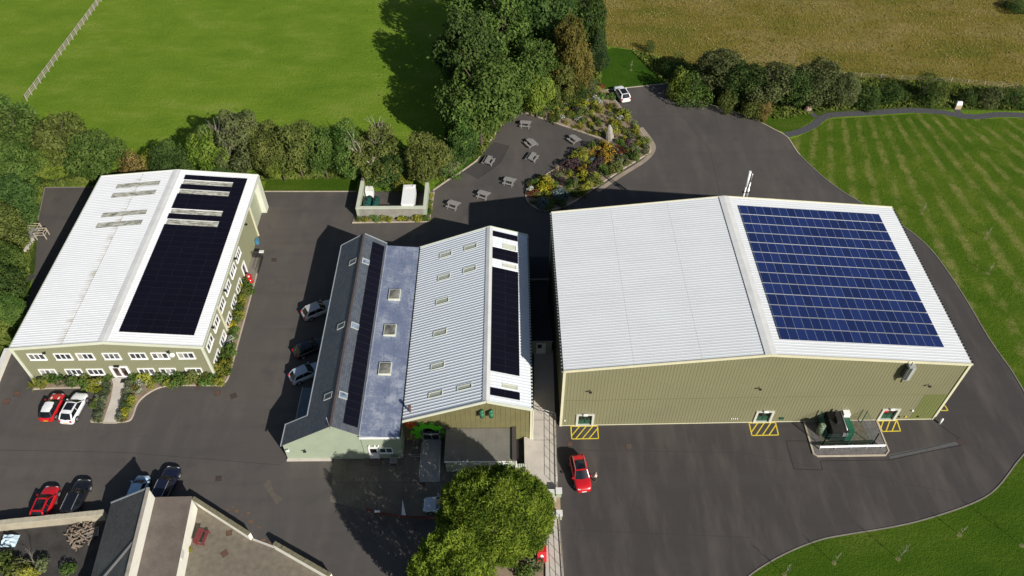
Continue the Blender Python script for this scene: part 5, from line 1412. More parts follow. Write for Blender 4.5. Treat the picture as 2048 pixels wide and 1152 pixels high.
# red cabinet
t = thing('red_cabinet', 'bright red cabinet with white emblem beside the walkway under the conifer', 'cabinet', (2.85, 34.55))
mb = MB(); mb.loft([[(-0.47, -0.75, 0), (0.47, -0.75, 0), (0.47, -0.75, 0.55), (-0.47, -0.75, 0.55)], [(-0.47, 0.0, 0), (0.47, 0, 0), (0.47, 0, 1.05), (-0.47, 0, 1.05)], [(-0.47, 0.72, 0), (0.47, 0.72, 0), (0.47, 0.72, 1.12), (-0.47, 0.72, 1.12)]], sm=False)
mb.build('body', paint('red_gloss', (0.55, 0.012, 0.02)), t)
mb = MB(); mb.obox(V((-0.17, -0.45, 0.76)), V((0.34, 0, 0)), V((0, 0.14, 0.093)), V((0, -0.012, 0.018))); mb.tube((0, -0.3, 0.85), (0, -0.32, 0.9), 0.09, n=10); mb.build('emblem', m_white, t)
mb = MB()
for k in range(3): mb.obox(V((-0.22, -0.66 + k * 0.06, 0.62 + k * 0.04)), V((0.44, 0, 0)), V((0, 0.03, 0.02)), V((0, -0.008, 0.012)))
mb.build('vent', m_trim_black, t)

# ================================================================== plant enclosure beside the hall
pad_pts = [(33.67, 50.57), (42.07, 50.58)] + [(42.18, 46.48), (41.68, 45.97), (33.99, 45.90), (33.67, 46.16)]
mb = MB(); mb.prism(pad_pts, -0.02, 0.08); setp(mb.build('gravel_pad', m_gravel), kind='structure')
kerb(pad_pts[1:] + [pad_pts[0]], 0.17, 0.15)
pad_in = [(35.06, 50.24, 0.08), (40.21, 50.27, 0.08), (40.55, 47.28, 0.08), (34.82, 47.19, 0.08)]
sheet('brown_gravel', [p[:2] for p in pad_in], 0.086, mat('brown_gravel', (0.135, 0.115, 0.080), 0.95, 0.45, 3, bump=0.6))
fe = thing('mesh_fence', 'dark green mesh fence around the plant beside the hall', 'fence', (pad_in[0][0], pad_in[0][1], 0.08))
fo = V(fe.location)
m_green_post = mat('green_post', (0.010, 0.075, 0.055), 0.45)
C4 = [V((p[0], p[1], 0.08)) for p in (pad_in[0], pad_in[3], pad_in[2], pad_in[1])]
for a_, c_ in zip(C4[:-1], C4[1:]):
    n_ = max(1, round((c_ - a_).length / 2.6)); d_ = (c_ - a_).normalized(); ln = (c_ - a_).length
    for k in range(n_ + 1):
        q = a_.lerp(c_, k / n_) - fo; mb = MB(); mb.box(q.x - 0.04, q.y - 0.04, 0, q.x + 0.04, q.y + 0.04, 2.4); mb.build('post', m_green_post, fe)
    mb = MB()
    for z in (0.08, 0.7, 1.4, 2.0, 2.32): mb.tube(a_ - fo + V((0, 0, z)), c_ - fo + V((0, 0, z)), 0.012, n=4, cap=False)
    m_n = int(ln / 0.10)
    for k in range(m_n):
        q = a_ + d_ * (k * ln / m_n) - fo; mb.tube(q + V((0, 0, 0.05)), q + V((0, 0, 2.35)), 0.006, n=3, cap=False)
    me_ = mb.build('mesh_panel', m_green_post, fe); me_['kind'] = 'stuff'
gr_ = thing('guard_rail', 'white galvanised crash barrier in front of the mesh fence', 'guard rail', (*(34.31, 46.66), 0.08))
ga, gb = V((*(34.31, 46.66), 0)), V((*(41.67, 46.80), 0)); gb = gb - ga
mb = MB(); d_ = gb.normalized(); s_ = V((d_.y, -d_.x, 0))
prof = [(0.0, 0.5), (0.07, 0.56), (0.07, 0.62), (0.02, 0.66), (0.07, 0.70), (0.07, 0.76), (0.0, 0.82)]
mb.loft([[V((0, 0, z)) + s_ * y for y, z in prof], [gb + V((0, 0, z)) + s_ * y for y, z in prof]], closed=False, caps=False, sm=False)
mb.obox(V((0, 0, 0.5)), gb, -s_ * 0.05, V((0, 0, 0.32)))
mb.build('beam', mat('galv_white', (0.62, 0.64, 0.68), 0.4, 0.08), gr_)
for k in range(5):
    q = gb * (0.02 + 0.96 * k / 4); mb = MB(); mb.obox(q - s_ * 0.2 - d_ * 0.06, d_ * 0.12, s_ * 0.13, V((0, 0, 0.75))); mb.build('post', m_galv, gr_)
pl = thing('plant_unit', 'dark machine with green and white housings inside the mesh fence', 'machine', (*(37.28, 49.20), 0.08))
mb = MB(); mb.box(-1.5, -1.4, 0.1, 0.25, 1.5, 1.9); mb.box(-1.7, -0.6, 0.1, -1.5, 0.9, 1.3); mb.build('core', m_black, pl)
mb = MB(); mb.box(0.26, -1.3, 0.0, 1.0, 0.75, 1.55); mb.obox(V((1.0, -1.3, 0.0)), V((0.18, 0.2, 0)), V((0, 1.6, 0)), V((0, 0, 1.45))); mb.build('green_cabinet', mat('bottle_green', (0.012, 0.10, 0.055), 0.4), pl)
mb = MB(); mb.box(0.30, 0.78, 0.0, 1.05, 1.75, 2.1); mb.build('white_cabinet', m_white, pl)
mb = MB(); mb.tube((0.1, -1.2, 1.95), (0.1, 1.4, 1.95), 0.06); mb.tube((0.1, 1.4, 1.95), (-0.2, 1.5, 2.5), 0.05); mb.tube((0.05, -0.8, 1.9), (0.05, -1.2, 1.1), 0.08); mb.box(-0.35, -1.55, 1.2, 0.2, -1.42, 1.7); mb.build('pipework', m_galv, pl)
mb = MB(); mb.tube((-2.3, -0.3, 0.0), (-2.3, -0.3, 1.6), 0.38, n=16); mb.tube((-2.3, -0.3, 1.6), (-2.3, -0.3, 1.75), 0.38, 0.2, n=16); mb.build('tank', mat('sage_tank', (0.20, 0.26, 0.17), 0.5), pl)
mb = MB(); mb.box(-0.9, -0.4, 1.9, -0.5, 0.5, 2.5); mb.tube((-0.7, 1.0, 1.9), (-0.7, 1.0, 2.6), 0.12); mb.build('stack', m_black, pl)
# bollard
t = thing('bollard', 'white post standing off the hall front corner', 'bollard', (*(49.25, 50.11), 0))
mb = MB(); mb.tube((0, 0, 0), (0, 0, 0.95), 0.13, n=12); mb.build('post', m_white, t)
mb = MB(); mb.tube((0, 0, 0.95), (0, 0, 1.02), 0.13, 0.05, n=12); mb.build('cap', m_white, t)

# ================================================================== oil tank enclosure
en = thing('walled_enclosure', 'roofless sage walled enclosure holding oil tanks', 'enclosure', (-22.4, 85.6))
ew, ed_ = 10.1, 6.2
mb = MB(); mb.box(0.42, 0, 0, ew - 0.42, 0.42, 2.0); mb.build('wall', mat('block_wall', (0.24, 0.23, 0.20), 0.9, 0.2, 1.5), en)
for x0 in (0, ew - 0.42): mb = MB(); mb.box(x0, 0, 0, x0 + 0.42, ed_, 2.0); mb.build('wall', m_sage, en)
m_cop = mat('sage_coping', (0.50, 0.53, 0.42), 0.8, 0.12, 1)
for bx_ in ((-0.04, -0.05, ew + 0.04, 0.5), (-0.04, 0.505, 0.46, ed_), (ew - 0.46, 0.505, ew + 0.04, ed_)):
    mb = MB(); mb.box(bx_[0], bx_[1], 2.0, bx_[2], bx_[3], 2.1); mb.build('coping', m_cop, en)
mb = MB(); mb.box(-0.25, ed_, 0, 0.0, ed_ + 3.2, 1.2); mb.build('side_wall', mat('old_stone', (0.36, 0.31, 0.24), 0.9, 0.3, 2), en)
sheet('enclosure_floor', [(-21.9, 86.1), (-12.8, 86.1), (-12.8, 88.9), (-21.9, 88.9)], 0.013, mat('brown_slab', (0.13, 0.105, 0.085), 0.9, 0.2, 0.8))
# planter strip in front
mb = MB(); mb.prism([(-23.1, 84.85), (-12.0, 85.0), (-11.75, 91.5), (-12.25, 91.5), (-12.25, 85.58), (-23.0, 85.58)], -0.02, 0.10); setp(mb.build('garden_bed', m_soil), kind='structure')
kerb([(-23.1, 84.8), (-11.9, 84.95), (-11.65, 91.5)], 0.16, 0.14)
m_tank = mat('tank_green', (0.014, 0.075, 0.062), 0.4, 0.2, 1.0, coord='Object')
for cx, hw_, lb in ((-21.15, 0.62, 'larger dark green oil tank against the enclosure left wall'), (-19.95, 0.5, 'narrower dark green oil tank second from the enclosure left wall')):
    t = thing('oil_tank', lb, 'tank', (cx, 87.7, 0.013), 0, 'dark green oil tanks')
    mb = MB(); secs = []
    for y, k in ((-1.25, 0.82), (-1.15, 1.0), (-0.75, 1.0), (-0.7, 1.04), (-0.6, 1.04), (-0.55, 1.0), (-0.1, 1.0), (-0.05, 1.04), (0.05, 1.04), (0.1, 1.0), (0.55, 1.0), (0.6, 1.04), (0.7, 1.04), (0.75, 1.0), (1.15, 1.0), (1.25, 0.82)):
        secs.append([(hw_ * k * math.cos(2 * math.pi * i / 18), y, 0.85 + 0.78 * k * math.sin(2 * math.pi * i / 18)) for i in range(18)][::-1])
    mb.loft(secs); b_ = mb.build('shell', m_tank, t)
    mb = MB(); mb.tube((0, 0.3, 1.6), (0, 0.3, 1.75), 0.16, n=12); mb.build('cap', m_black, t)
    mb = MB(); mb.box(-hw_ * 0.7, -1.0, 0, hw_ * 0.7, -0.7, 0.2); mb.box(-hw_ * 0.7, 0.7, 0, hw_ * 0.7, 1.0, 0.2); mb.build('cradle', m_concrete, t)
t = thing('container', 'white box container inside the walled enclosure', 'container', (-15.0, 88.25, 0.013))
mb = MB(); mb.box(-0.85, -2.1, 0.1, 0.85, 2.1, 2.35); mb.build('body', m_white, t)
mb = MB(); mb.box(-0.9, -2.15, 2.35, 0.9, 2.15, 2.42); mb.box(-0.7, 1.4, 2.42, 0.5, 2.0, 2.46); mb.tube((0.6, 1.7, 2.42), (0.6, 1.7, 2.6), 0.12, n=10); mb.build('roof', m_white, t)
mb = MB(); mb.box(-0.6, -2.13, 0.2, 0.6, -2.1, 2.2); mb.build('door', m_pier, t)
t = thing('white_cabinet', 'small white cabinet at the back of the walled enclosure', 'cabinet', (-21.2, 90.9, 0.0))
mb = MB(); mb.box(-0.55, -0.5, 0, 0.55, 0.5, 1.2); mb.build('body', m_white, t)
mb = MB(); mb.obox(V((-0.6, -0.55, 1.2)), V((1.2, 0, 0)), V((0, 1.1, 0.1)), V((0, 0, 0.05))); mb.build('lid', m_pier, t)

# ================================================================== cottage and yard in the lower left corner
hs = thing('white_cottage', 'white cottage with slate slope and brown felt roof at the lower left', 'building', (-33.75, 40.1), 0.084)
hl = 16.0
m_white_wall = mat('limewash', (0.74, 0.72, 0.64), 0.85, 0.08, 1.2, bump=0.1)
m_brown_felt = mat('brown_felt', (0.122, 0.100, 0.085), 0.9, 0.28, 0.7, bump=0.15)
mb = MB(); mb.box(-3.55, -hl, 0, 0.0, -0.05, 2.32); mb.build('wall', m_white_wall, hs)
mb = MB(); mb.obox(V((-3.5, -hl, 2.85)), V((3.62, 0, -0.45)), V((0, hl + 0.1, 0)), V((0, 0, 0.08))); mb.build('roof', m_brown_felt, hs)
mb = MB(); mb.poly([(-3.55, -0.06, 2.3), (0, -0.06, 2.3), (0, -0.06, 2.42), (-3.55, -0.06, 2.86)]); mb.build('gable_strip', m_white_wall, hs)
mb = MB()
mb.poly([(-3.5, -9.0, 0), (-3.5, 0, 0), (-3.5, 0, 4.85), (-3.5, -9.0, 4.85)])
mb.poly([(-3.5, 0, 0), (-8.0, 0, 0), (-8.0, 0, 2.5), (-3.5, 0, 4.85)])
mb.poly([(-8.0, 0, 0), (-8.0, -hl, 0), (-8.0, -hl, 2.5), (-8.0, 0, 2.5)])
mb.poly([(-3.5, -hl, 0), (-3.5, -9.0, 0), (-3.5, -9.0, 3.6), (-3.5, -hl, 3.6)])
mb.build('wall', m_white_wall, hs)
mb = MB(); mb.poly([(-3.62, 0.1, 4.86), (-8.15, 0.1, 2.48), (-8.15, -9.0, 2.48), (-3.62, -9.0, 4.86)]); mb.build('roof', m_slate_grey, hs)
mb = MB(); mb.poly([(-3.62, -9.0, 3.9), (-8.15, -9.0, 2.45), (-8.15, -hl, 2.45), (-3.62, -hl, 3.9)]); mb.poly([(-3.62, -9.0, 3.9), (-3.62, -9.0, 4.86), (-8.15, -9.0, 2.48), (-8.15, -9.0, 2.45)]); mb.build('roof', m_slate_grey, hs)
mb = MB(); mb.box(-3.72, -9.05, 4.8, -3.44, 0.12, 4.98); mb.build('coping', mat('coping_stone', (0.30, 0.27, 0.235), 0.9, 0.25, 2), hs)
trim(hs, (-3.6, 0.12, 4.86), (-8.15, 0.12, 2.48), 0.16, 0.12, m_edge, 'verge_trim')
trim(hs, (-3.7, -5.6, 4.86), (-8.1, -10.2, 2.7), 0.2, 0.1, mat('lead_valley', (0.17, 0.17, 0.17), 0.6), 'valley_flashing')
mb = MB(); mb.box(0.0, -6.4, 1.5, 0.1, -5.6, 2.1); mb.build('window_board', mat('board_grey', (0.5, 0.5, 0.48), 0.6), hs)
# yard
sheet('yard', [(-34.08, 40.85), (-27.17, 36.72), (-24.05, 35.40), (-18.47, 32.49), (-14.93, 28.28), (-33.2, 28), (-33.7, 36)], 0.008, mat('fine_gravel', (0.160, 0.138, 0.105), 0.95, 0.32, 1.6, bump=0.5))
m_stone_top = mat('stone_coping', (0.16, 0.145, 0.09), 0.95, 0.4, 4, bump=0.6)
def yard_wall(label, a_, c_, h, th_, inner, topm, nst=20):
    A_, C_ = V((*a_, 0)), V((*c_, 0)); d_ = (C_ - A_); ln = d_.length; d_ = d_.normalized(); s_ = V((-d_.y, d_.x, 0))
    t = thing('garden_wall', label, 'wall', A_)
    mb = MB(); mb.obox(-s_ * th_ / 2, d_ * ln, s_ * th_, V((0, 0, h))); mb.build('wall', inner, t)
    random.seed(int(ln * 10))
    for k in range(nst):
        mb = MB(); j = random.uniform(0.0, 0.06)
        mb.obox(d_ * (k * ln / nst + 0.01) - s_ * (th_ / 2 + 0.03) + V((0, 0, h)), d_ * (ln / nst - 0.02), s_ * (th_ + 0.06), V((0, 0, 0.10 + j))); mb.build('coping_stone', topm, t)
    return t
yard_wall('white yard wall with stone coping from cottage to gateway', (-34.10, 40.73), (-27.19, 36.61), 1.1, 0.35, m_white_wall, m_stone_top, 22)
yard_wall('white yard wall with stone coping beyond the gateway', (-24.45, 35.62), (-18.18, 32.23), 1.15, 0.35, m_white_wall, m_stone_top, 20)
mb = MB(); mb.bar((*(-27.08, 36.56), 0.05), (*(-24.50, 35.62), 0.05), 0.2, 0.1); setp(mb.build('threshold', m_concrete), kind='structure')
yard_wall('pale thick topped wall between parked cars and cluttered yard', (-56.95, 37.59), (-42.99, 39.06), 1.25, 0.5, mat('rough_render', (0.36, 0.32, 0.24), 0.9, 0.2, 1), mat('pale_coping', (0.40, 0.36, 0.27), 0.9, 0.2, 1.5), 26)
sheet('cluttered_yard', [(-57.85, 37.27), (-42.84, 38.61), (-38.36, 30.37), (-53.55, 28.06)], 0.008, mat('dark_ground', (0.040, 0.036, 0.033), 0.95, 0.5, 0.8, bump=0.5))  # ground of the cluttered yard in a dark mottled tone
# bench in the yard
t = thing('garden_bench', 'maroon slatted picnic bench in the cottage yard', 'bench', (*(-32.40, 36.65), 0.008), R(82))
m_mar = mat('maroon_wood', (0.17, 0.030, 0.032), 0.7, 0.2, 3, coord='Object')
for k in range(4):
    mb = MB(); mb.box(-0.8, -0.1 + k * 0.15, 0.70, 0.8, -0.1 + k * 0.15 + 0.135, 0.74); mb.build('plank', m_mar, t)
for k in range(2):
    mb = MB(); mb.box(-0.8, -0.62 + k * 0.15, 0.42, 0.8, -0.62 + k * 0.15 + 0.135, 0.46); mb.build('seat_plank', m_mar, t)
for s in (-1, 1):
    mb = MB(); mb.box(s * 0.7 - 0.05, -0.6, 0.0, s * 0.7 + 0.05, -0.5, 0.42); mb.box(s * 0.7 - 0.05, 0.2, 0, s * 0.7 + 0.05, 0.3, 0.70); mb.box(s * 0.7 - 0.05, -0.6, 0.34, s * 0.7 + 0.05, 0.4, 0.42); mb.build('leg', m_mar, t)
# logs and clutter
lg = thing('log_pile', 'heap of split logs against the cluttered yard wall', 'logs', (*(-45.18, 37.62), 0.01))
random.seed(11)
m_log = mat('split_log', (0.21, 0.165, 0.125), 0.95, 0.35, 3)
for k in range(110):
    a_ = random.uniform(0, 6.28); r_ = random.uniform(0, 1.0) ** 0.7
    x, y = r_ * 1.5 * math.cos(a_), r_ * 1.6 * math.sin(a_) - 0.4
    z = 0.1 + max(0, (1 - r_)) * 0.8 * random.random()
    b_ = random.uniform(0, 3.14); l_ = random.uniform(0.14, 0.3)
    mb = MB(); mb.tube((x - math.cos(b_) * l_, y - math.sin(b_) * l_, z), (x + math.cos(b_) * l_, y + math.sin(b_) * l_, z + random.uniform(-.08, .15)), random.uniform(0.05, 0.1), n=6, sm=False); mb.build('log', m_log, lg)
t = thing('wrapped_bale', 'crumpled pale blue sheet covering a heap by the yard wall', 'cover', (*(-52.33, 36.57), 0.01))
mb = MB(); random.seed(3); g_ = 7; P_ = [[V((i / (g_ - 1) * 1.6 - 0.8, j / (g_ - 1) * 1.3 - 0.65, (0.0 if i in (0, g_ - 1) or j in (0, g_ - 1) else random.uniform(0.35, 0.7)))) for j in range(g_)] for i in range(g_)]
for i in range(g_ - 1):
    for j in range(g_ - 1): mb.poly([P_[i][j], P_[i + 1][j], P_[i + 1][j + 1], P_[i][j + 1]])
mb.build('sheet', mat('pale_blue_sheet', (0.45, 0.58, 0.66), 0.5, 0.2, 3), t)
t = thing('pallet', 'grey wooden pallet lying by the log heap', 'pallet', (*(-43.99, 37.39), 0.01), 0.3)
for k in range(5): mb = MB(); mb.box(-0.6, -0.5 + k * 0.22, 0.1, 0.6, -0.38 + k * 0.22, 0.13); mb.build('board', m_wood, t)
for k in range(3): mb = MB(); mb.box(-0.58 + k * 0.53, -0.5, 0, -0.48 + k * 0.53, 0.5, 0.1); mb.build('bearer', m_wood, t)

# ================================================================== left of the office
wl2 = thing('boundary_wall', 'low white wall running from the office corner to the left edge', 'wall', (*(-62.81, 61.32), 0))
wa, wb_ = V((*(-62.81, 61.32), 0)), V((*(-61.85, 52.14), 0))
mb = MB(); mb.bar((0, 0, 0.45), wb_ - wa + V((0, 0, 0.45)), 0.4, 0.9); mb.build('wall', m_white_wall, wl2)
mb = MB(); mb.bar((0, 0, 0.94), wb_ - wa + V((0, 0, 0.94)), 0.5, 0.08); mb.build('coping', m_pier, wl2)
t = thing('timber_steps', 'timber steps and railed platform at the edge of the rear car park', 'steps', (*(-68.15, 82.71), 0), 0.0)
for k in range(9): mb = MB(); mb.box(-1.2, -1.0 + k * 0.24, 0.35, 0.6, -0.8 + k * 0.24, 0.4); mb.build('board', m_wood, t)
for x, y in ((-1.2, -1.0), (0.6, -1.0), (-1.2, 1.1), (0.6, 1.1), (1.9, -0.9), (1.9, 0.1)): mb = MB(); mb.box(x - 0.05, y - 0.05, 0, x + 0.05, y + 0.05, 1.3); mb.build('post', m_pale_post, t)
for a_, c_ in (((-1.2, -1.0), (-1.2, 1.1)), ((-1.2, 1.1), (0.6, 1.1)), ((0.6, 1.1), (0.6, -0.2)), ((0.6, 0.1), (1.9, 0.1)), ((1.9, 0.1), (1.9, -0.9)), ((0.6, -0.9), (1.9, -0.9))):
    for z in (0.8, 1.25): mb = MB(); mb.bar((*a_, z), (*c_, z), 0.06, 0.08); mb.build('rail', m_pale_post, t)
mb = MB(); mb.box(-0.1, -3.6, 0, 0.25, -1.05, 0.5); mb.build('side_wall', m_concrete, t)

# beside the office side door
t = thing('cage_fence', 'black wire pen beside the office side door', 'fence', (*(-35.25, 75.93), 0))
for a_, c_ in (((-0.75, 1.9), (0.7, 1.9)), ((0.7, 1.9), (0.7, -1.3))):
    for z in (0.15, 0.6, 1.05): mb = MB(); mb.tube((*a_, z), (*c_, z), 0.03, n=5); mb.build('rail', m_black, t)
    n_ = 8
    for k in range(n_ + 1):
        x, y = a_[0] + (c_[0] - a_[0]) * k / n_, a_[1] + (c_[1] - a_[1]) * k / n_
        mb = MB(); mb.tube((x, y, 0), (x, y, 1.1), 0.025, n=5); mb.build('bar', m_black, t)
mb = MB(); mb.box(0.4, 1.7, 1.1, 1.0, 2.1, 1.25); mb.build('cap', m_pier, t)
sheet('slab', [(-36.25, 73.96), (-36.49, 78.17), (-35.10, 78.16), (-34.70, 74.32)], 0.016, mat('pen_slab', (0.19, 0.17, 0.14), 0.9, 0.2))
t = thing('covered_cart', 'small bright red rounded cart by the office side door', 'cart', (*(-35.36, 73.30), 0.1), R(-65))
mb = MB(); secs = []
for x, w_, h_ in ((-0.75, 0.18, 0.45), (-0.6, 0.34, 0.75), (-0.2, 0.36, 0.85), (0.05, 0.26, 0.7), (0.3, 0.33, 0.7), (0.6, 0.34, 0.65), (0.75, 0.2, 0.45)):
    secs.append([(x, w_ * math.cos(2 * math.pi * i / 12), 0.2 + h_ / 2 + h_ / 2 * math.sin(2 * math.pi * i / 12)) for i in range(12)][::-1])
mb.loft(secs); mb.build('body', paint('cart_red', (0.60, 0.012, 0.02)), t)
for s in (-1, 1):
    for x in (-0.4, 0.4): mb = MB(); mb.tube((x, s * 0.28, 0.14), (x, s * 0.36, 0.14), 0.14, n=10); mb.build('wheel', m_tyre, t)
mb = MB(); mb.box(-0.05, -0.12, 0.9, 0.12, 0.12, 0.98); mb.build('handle', m_white, t)
t = thing('blue_bin', 'small blue bin against the office wall downpipe', 'bin', (*(-35.91, 80.66), 0))
mb = MB(); mb.loft([[(-0.25, -0.3, 0), (0.25, -0.3, 0), (0.25, 0.3, 0), (-0.25, 0.3, 0)], [(-0.3, -0.36, 0.95), (0.3, -0.36, 0.95), (0.3, 0.36, 0.95), (-0.3, 0.36, 0.95)]], sm=False); mb.build('body', mat('bin_blue', (0.06, 0.22, 0.36), 0.5), t); t.scale = (0.7, 0.7, 0.75)
mb = MB(); mb.obox(V((-0.33, -0.4, 0.95)), V((0.66, 0, 0.08)), V((0, 0.8, 0)), V((0, 0, 0.06))); mb.build('lid', mat('bin_blue', (0.08, 0.32, 0.52)), t)

# ================================================================== stones
def stone(name, label, loc, dims, seed, m, lean=0.0):
    rng = np.random.RandomState(seed)
    mb = MB(); secs = []
    n_ = 9
    base = 1 + rng.uniform(-0.2, 0.2, n_)
    for z, k in ((0.0, 1.0), (0.25, 1.04), (0.5, 0.92), (0.75, 0.68), (0.92, 0.38), (1.0, 0.12)):
        j = rng.uniform(0.9, 1.1, n_)
        secs.append([(dims[0] / 2 * k * base[i] * j[i] * math.cos(2 * math.pi * i / n_) + lean * z, dims[1] / 2 * k * base[i] * j[i] * math.sin(2 * math.pi * i / n_), dims[2] * z) for i in range(n_)])
    mb.loft(secs, sm=False)
    o = mb.build(name, m); o.location = (loc[0], loc[1], loc[2]); return setp(o, label, 'stone')
m_stone = mat('grey_stone', (0.30, 0.275, 0.24), 0.9, 0.25, 2.0, bump=0.6)
stone('standing_stone', 'tall pointed grey standing stone among the garden flowers', (*(15.90, 103.97), 0.08), (1.3, 0.9, 3.0), 2, m_stone, -0.25)
stone('boulder', 'pinkish grey boulder at the hedge foot where the path forks', (*(49.85, 111.73), 0), (1.3, 1.0, 1.2), 5, mat('pink_stone', (0.28, 0.20, 0.165), 0.9, 0.25, 2, bump=0.6))
t = thing('marker_stone', 'pale marker stone with white top beside the lawn path', 'stone', (*(75.14, 112.16), 0))
mb = MB(); mb.loft([[(-0.5, -0.3, 0), (0.5, -0.3, 0), (0.5, 0.3, 0), (-0.5, 0.3, 0)], [(-0.48, -0.25, 0.8), (0.5, -0.25, 0.8), (0.5, 0.25, 0.8), (-0.48, 0.25, 0.8)]], sm=False); mb.build('base', mat('sand_stone', (0.38, 0.30, 0.20), 0.9, 0.2, 2), t)
mb = MB(); mb.loft([[(-0.48, -0.26, 0.8), (0.5, -0.26, 0.8), (0.5, 0.26, 0.8), (-0.48, 0.26, 0.8)], [(-0.42, -0.1, 1.4), (0.4, -0.1, 1.4), (0.4, 0.2, 1.35), (-0.42, 0.2, 1.35)]], sm=False); mb.build('plaque', m_white, t)

# ================================================================== vegetation
def leaf_mesh(name, P, N, size, aspect, m, seed, along=None):
    """P, N (n x 3): one quad per leaf; along = preferred long axis per leaf"""
    rng = np.random.RandomState(seed)
    n = len(P)
    N = N / (np.linalg.norm(N, axis=1, keepdims=True) + 1e-9)
    if along is None:
        along = rng.normal(size=(n, 3))
    T = along - N * np.sum(along * N, axis=1, keepdims=True)
    T /= np.linalg.norm(T, axis=1, keepdims=True) + 1e-9
    B = np.cross(N, T)
    s = size * rng.uniform(0.65, 1.35, (n, 1))
    a, b = T * s * 0.5 * aspect, B * s * 0.5
    q = np.stack([P - a * 0.9, P - b * 0.8 + a * 0.1, P + a, P + b * 0.8 + a * 0.1], axis=1).reshape(-1, 3)
    me = bpy.data.meshes.new(name)
    me.vertices.add(4 * n)
    me.vertices.foreach_set('co', q.astype(np.float32).ravel())
    me.loops.add(4 * n)
    me.loops.foreach_set('vertex_index', np.arange(4 * n, dtype=np.int32))
    me.polygons.add(n)
    me.polygons.foreach_set('loop_start', np.arange(0, 4 * n, 4, dtype=np.int32))
    me.polygons.foreach_set('loop_total', np.full(n, 4, dtype=np.int32))
    me.materials.append(m)
    me.update(calc_edges=True)
    return me

def lobes_points(lobes, n, seed, inner=0.35):
    rng = np.random.RandomState(seed)
    C = np.array([l[0] for l in lobes], float); Rr = np.array([l[1] for l in lobes], float)
    w = Rr ** 2 / np.sum(Rr ** 2)
    idx = rng.choice(len(lobes), n * 3, p=w)
    d = rng.normal(size=(n * 3, 3)); d /= np.linalg.norm(d, axis=1, keepdims=True)
    rad = rng.uniform(0.72, 1.06, (n * 3, 1)) + (rng.uniform(size=(n * 3, 1)) < 0.12) * rng.exponential(0.16, (n * 3, 1))
    P = C[idx] + d * Rr[idx][:, None] * rad
    # drop what lies deep inside other lobes
    dist = np.linalg.norm(P[:, None, :] - C[None], axis=2) / Rr[None]
    dist[np.arange(len(P)), idx] = 9
    keep = (dist.min(axis=1) > 0.82) | (rng.uniform(size=len(P)) < inner * 0.3)
    keep &= P[:, 2] > 0.02
    P, d = P[keep][:n], d[keep][:n]
    N = d * 0.75 + np.array([0.15, -0.2, 0.45]) + rng.normal(size=P.shape) * 0.5
    return P, N

def make_lobes(seed, rx, rz, zc, n, lr=(0.28, 0.48), top=0.0, flat=0.0):
    rng = random.Random(seed)
    out = []
    for i in range(n):
        while True:
            x, y, z = rng.uniform(-1, 1), rng.uniform(-1, 1), rng.uniform(-1, 1)
            if 0.25 < x * x + y * y + z * z < 1: break
        k = 1 - top * max(0, z)
        out.append(((x * rx * 0.72 * k, y * rx * 0.72 * k, zc + z * rz * 0.74), rx * rng.uniform(*lr)))
    return out

m_bark = mat('bark', (0.085, 0.065, 0.048), 0.95, 0.3, 3, coord='Object')
m_bark_pale = mat('pale_bark', (0.30, 0.26, 0.22), 0.95, 0.3, 3, coord='Object')

def trunk_mesh(name, h, r, seed, limbs=6, m=None, spread=0.35, top=0.75):
    rng = random.Random(seed); mb = MB()
    pts = [V((0, 0, 0))]
    for k in range(1, 5): pts.append(V((rng.uniform(-.04, .04) * h, rng.uniform(-.04, .04) * h, h * top * k / 4)))
    for k in range(4): mb.tube(pts[k], pts[k + 1], r * (1 - k * 0.2), r * (1 - (k + 1) * 0.2), n=7, cap=(k in (0, 3)))
    for k in range(limbs):
        a = rng.uniform(0, 6.28); z = rng.uniform(0.25, 0.65) * h
        p0 = V((0, 0, z)); p1 = p0 + V((math.cos(a) * spread * h * 0.5, math.sin(a) * spread * h * 0.5, 0.12 * h)); p2 = p1 + V((math.cos(a + .4) * spread * h * 0.5, math.sin(a + .4) * spread * h * 0.5, 0.12 * h))
        mb.tube(p0, p1, r * 0.4, r * 0.25, n=5, cap=False); mb.tube(p1, p2, r * 0.25, r * 0.08, n=5, cap=False)
    return mb.mesh(name, m or m_bark)

# canonical trees: crown radius 1 (x, y) and height 2.4; scaled per tree
BROAD = []
for k in range(5):
    lob = make_lobes(20 + k, 1.0, 1.02, 1.32, 30, (0.22, 0.40))
    BROAD.append(lobes_points(lob, 8500, 40 + k))
SHAG = []
for k in range(3):
    lob = make_lobes(70 + k, 1.0, 1.15, 1.25, 46, (0.16, 0.30))
    SHAG.append(lobes_points(lob, 8500, 80 + k))
CONE = []
for k in range(2):
    lob = [((math.cos(i * 2.4) * (1 - i / 34) * 0.72, math.sin(i * 2.4) * (1 - i / 34) * 0.72, 0.25 + 2.05 * i / 34), 0.36 * (1 - 0.62 * i / 34)) for i in range(34)]
    CONE.append(lobes_points(lob, 6500, 90 + k))
BUSH = []
for k in range(4):
    lob = make_lobes(120 + k, 1.0, 0.75, 0.62, 14, (0.28, 0.46))
    BUSH.append(lobes_points(lob, 2200, 130 + k))
_crowns = {}
def crown(kind, k, mname, size):
    key = (kind, k, mname)
    if key not in _crowns:
        P, N = {'broad': BROAD, 'shag': SHAG, 'cone': CONE, 'bush': BUSH}[kind][k]
        _crowns[key] = leaf_mesh('crown', P, N, size, 1.5, LM[mname], 7 + k)
    return _crowns[key]
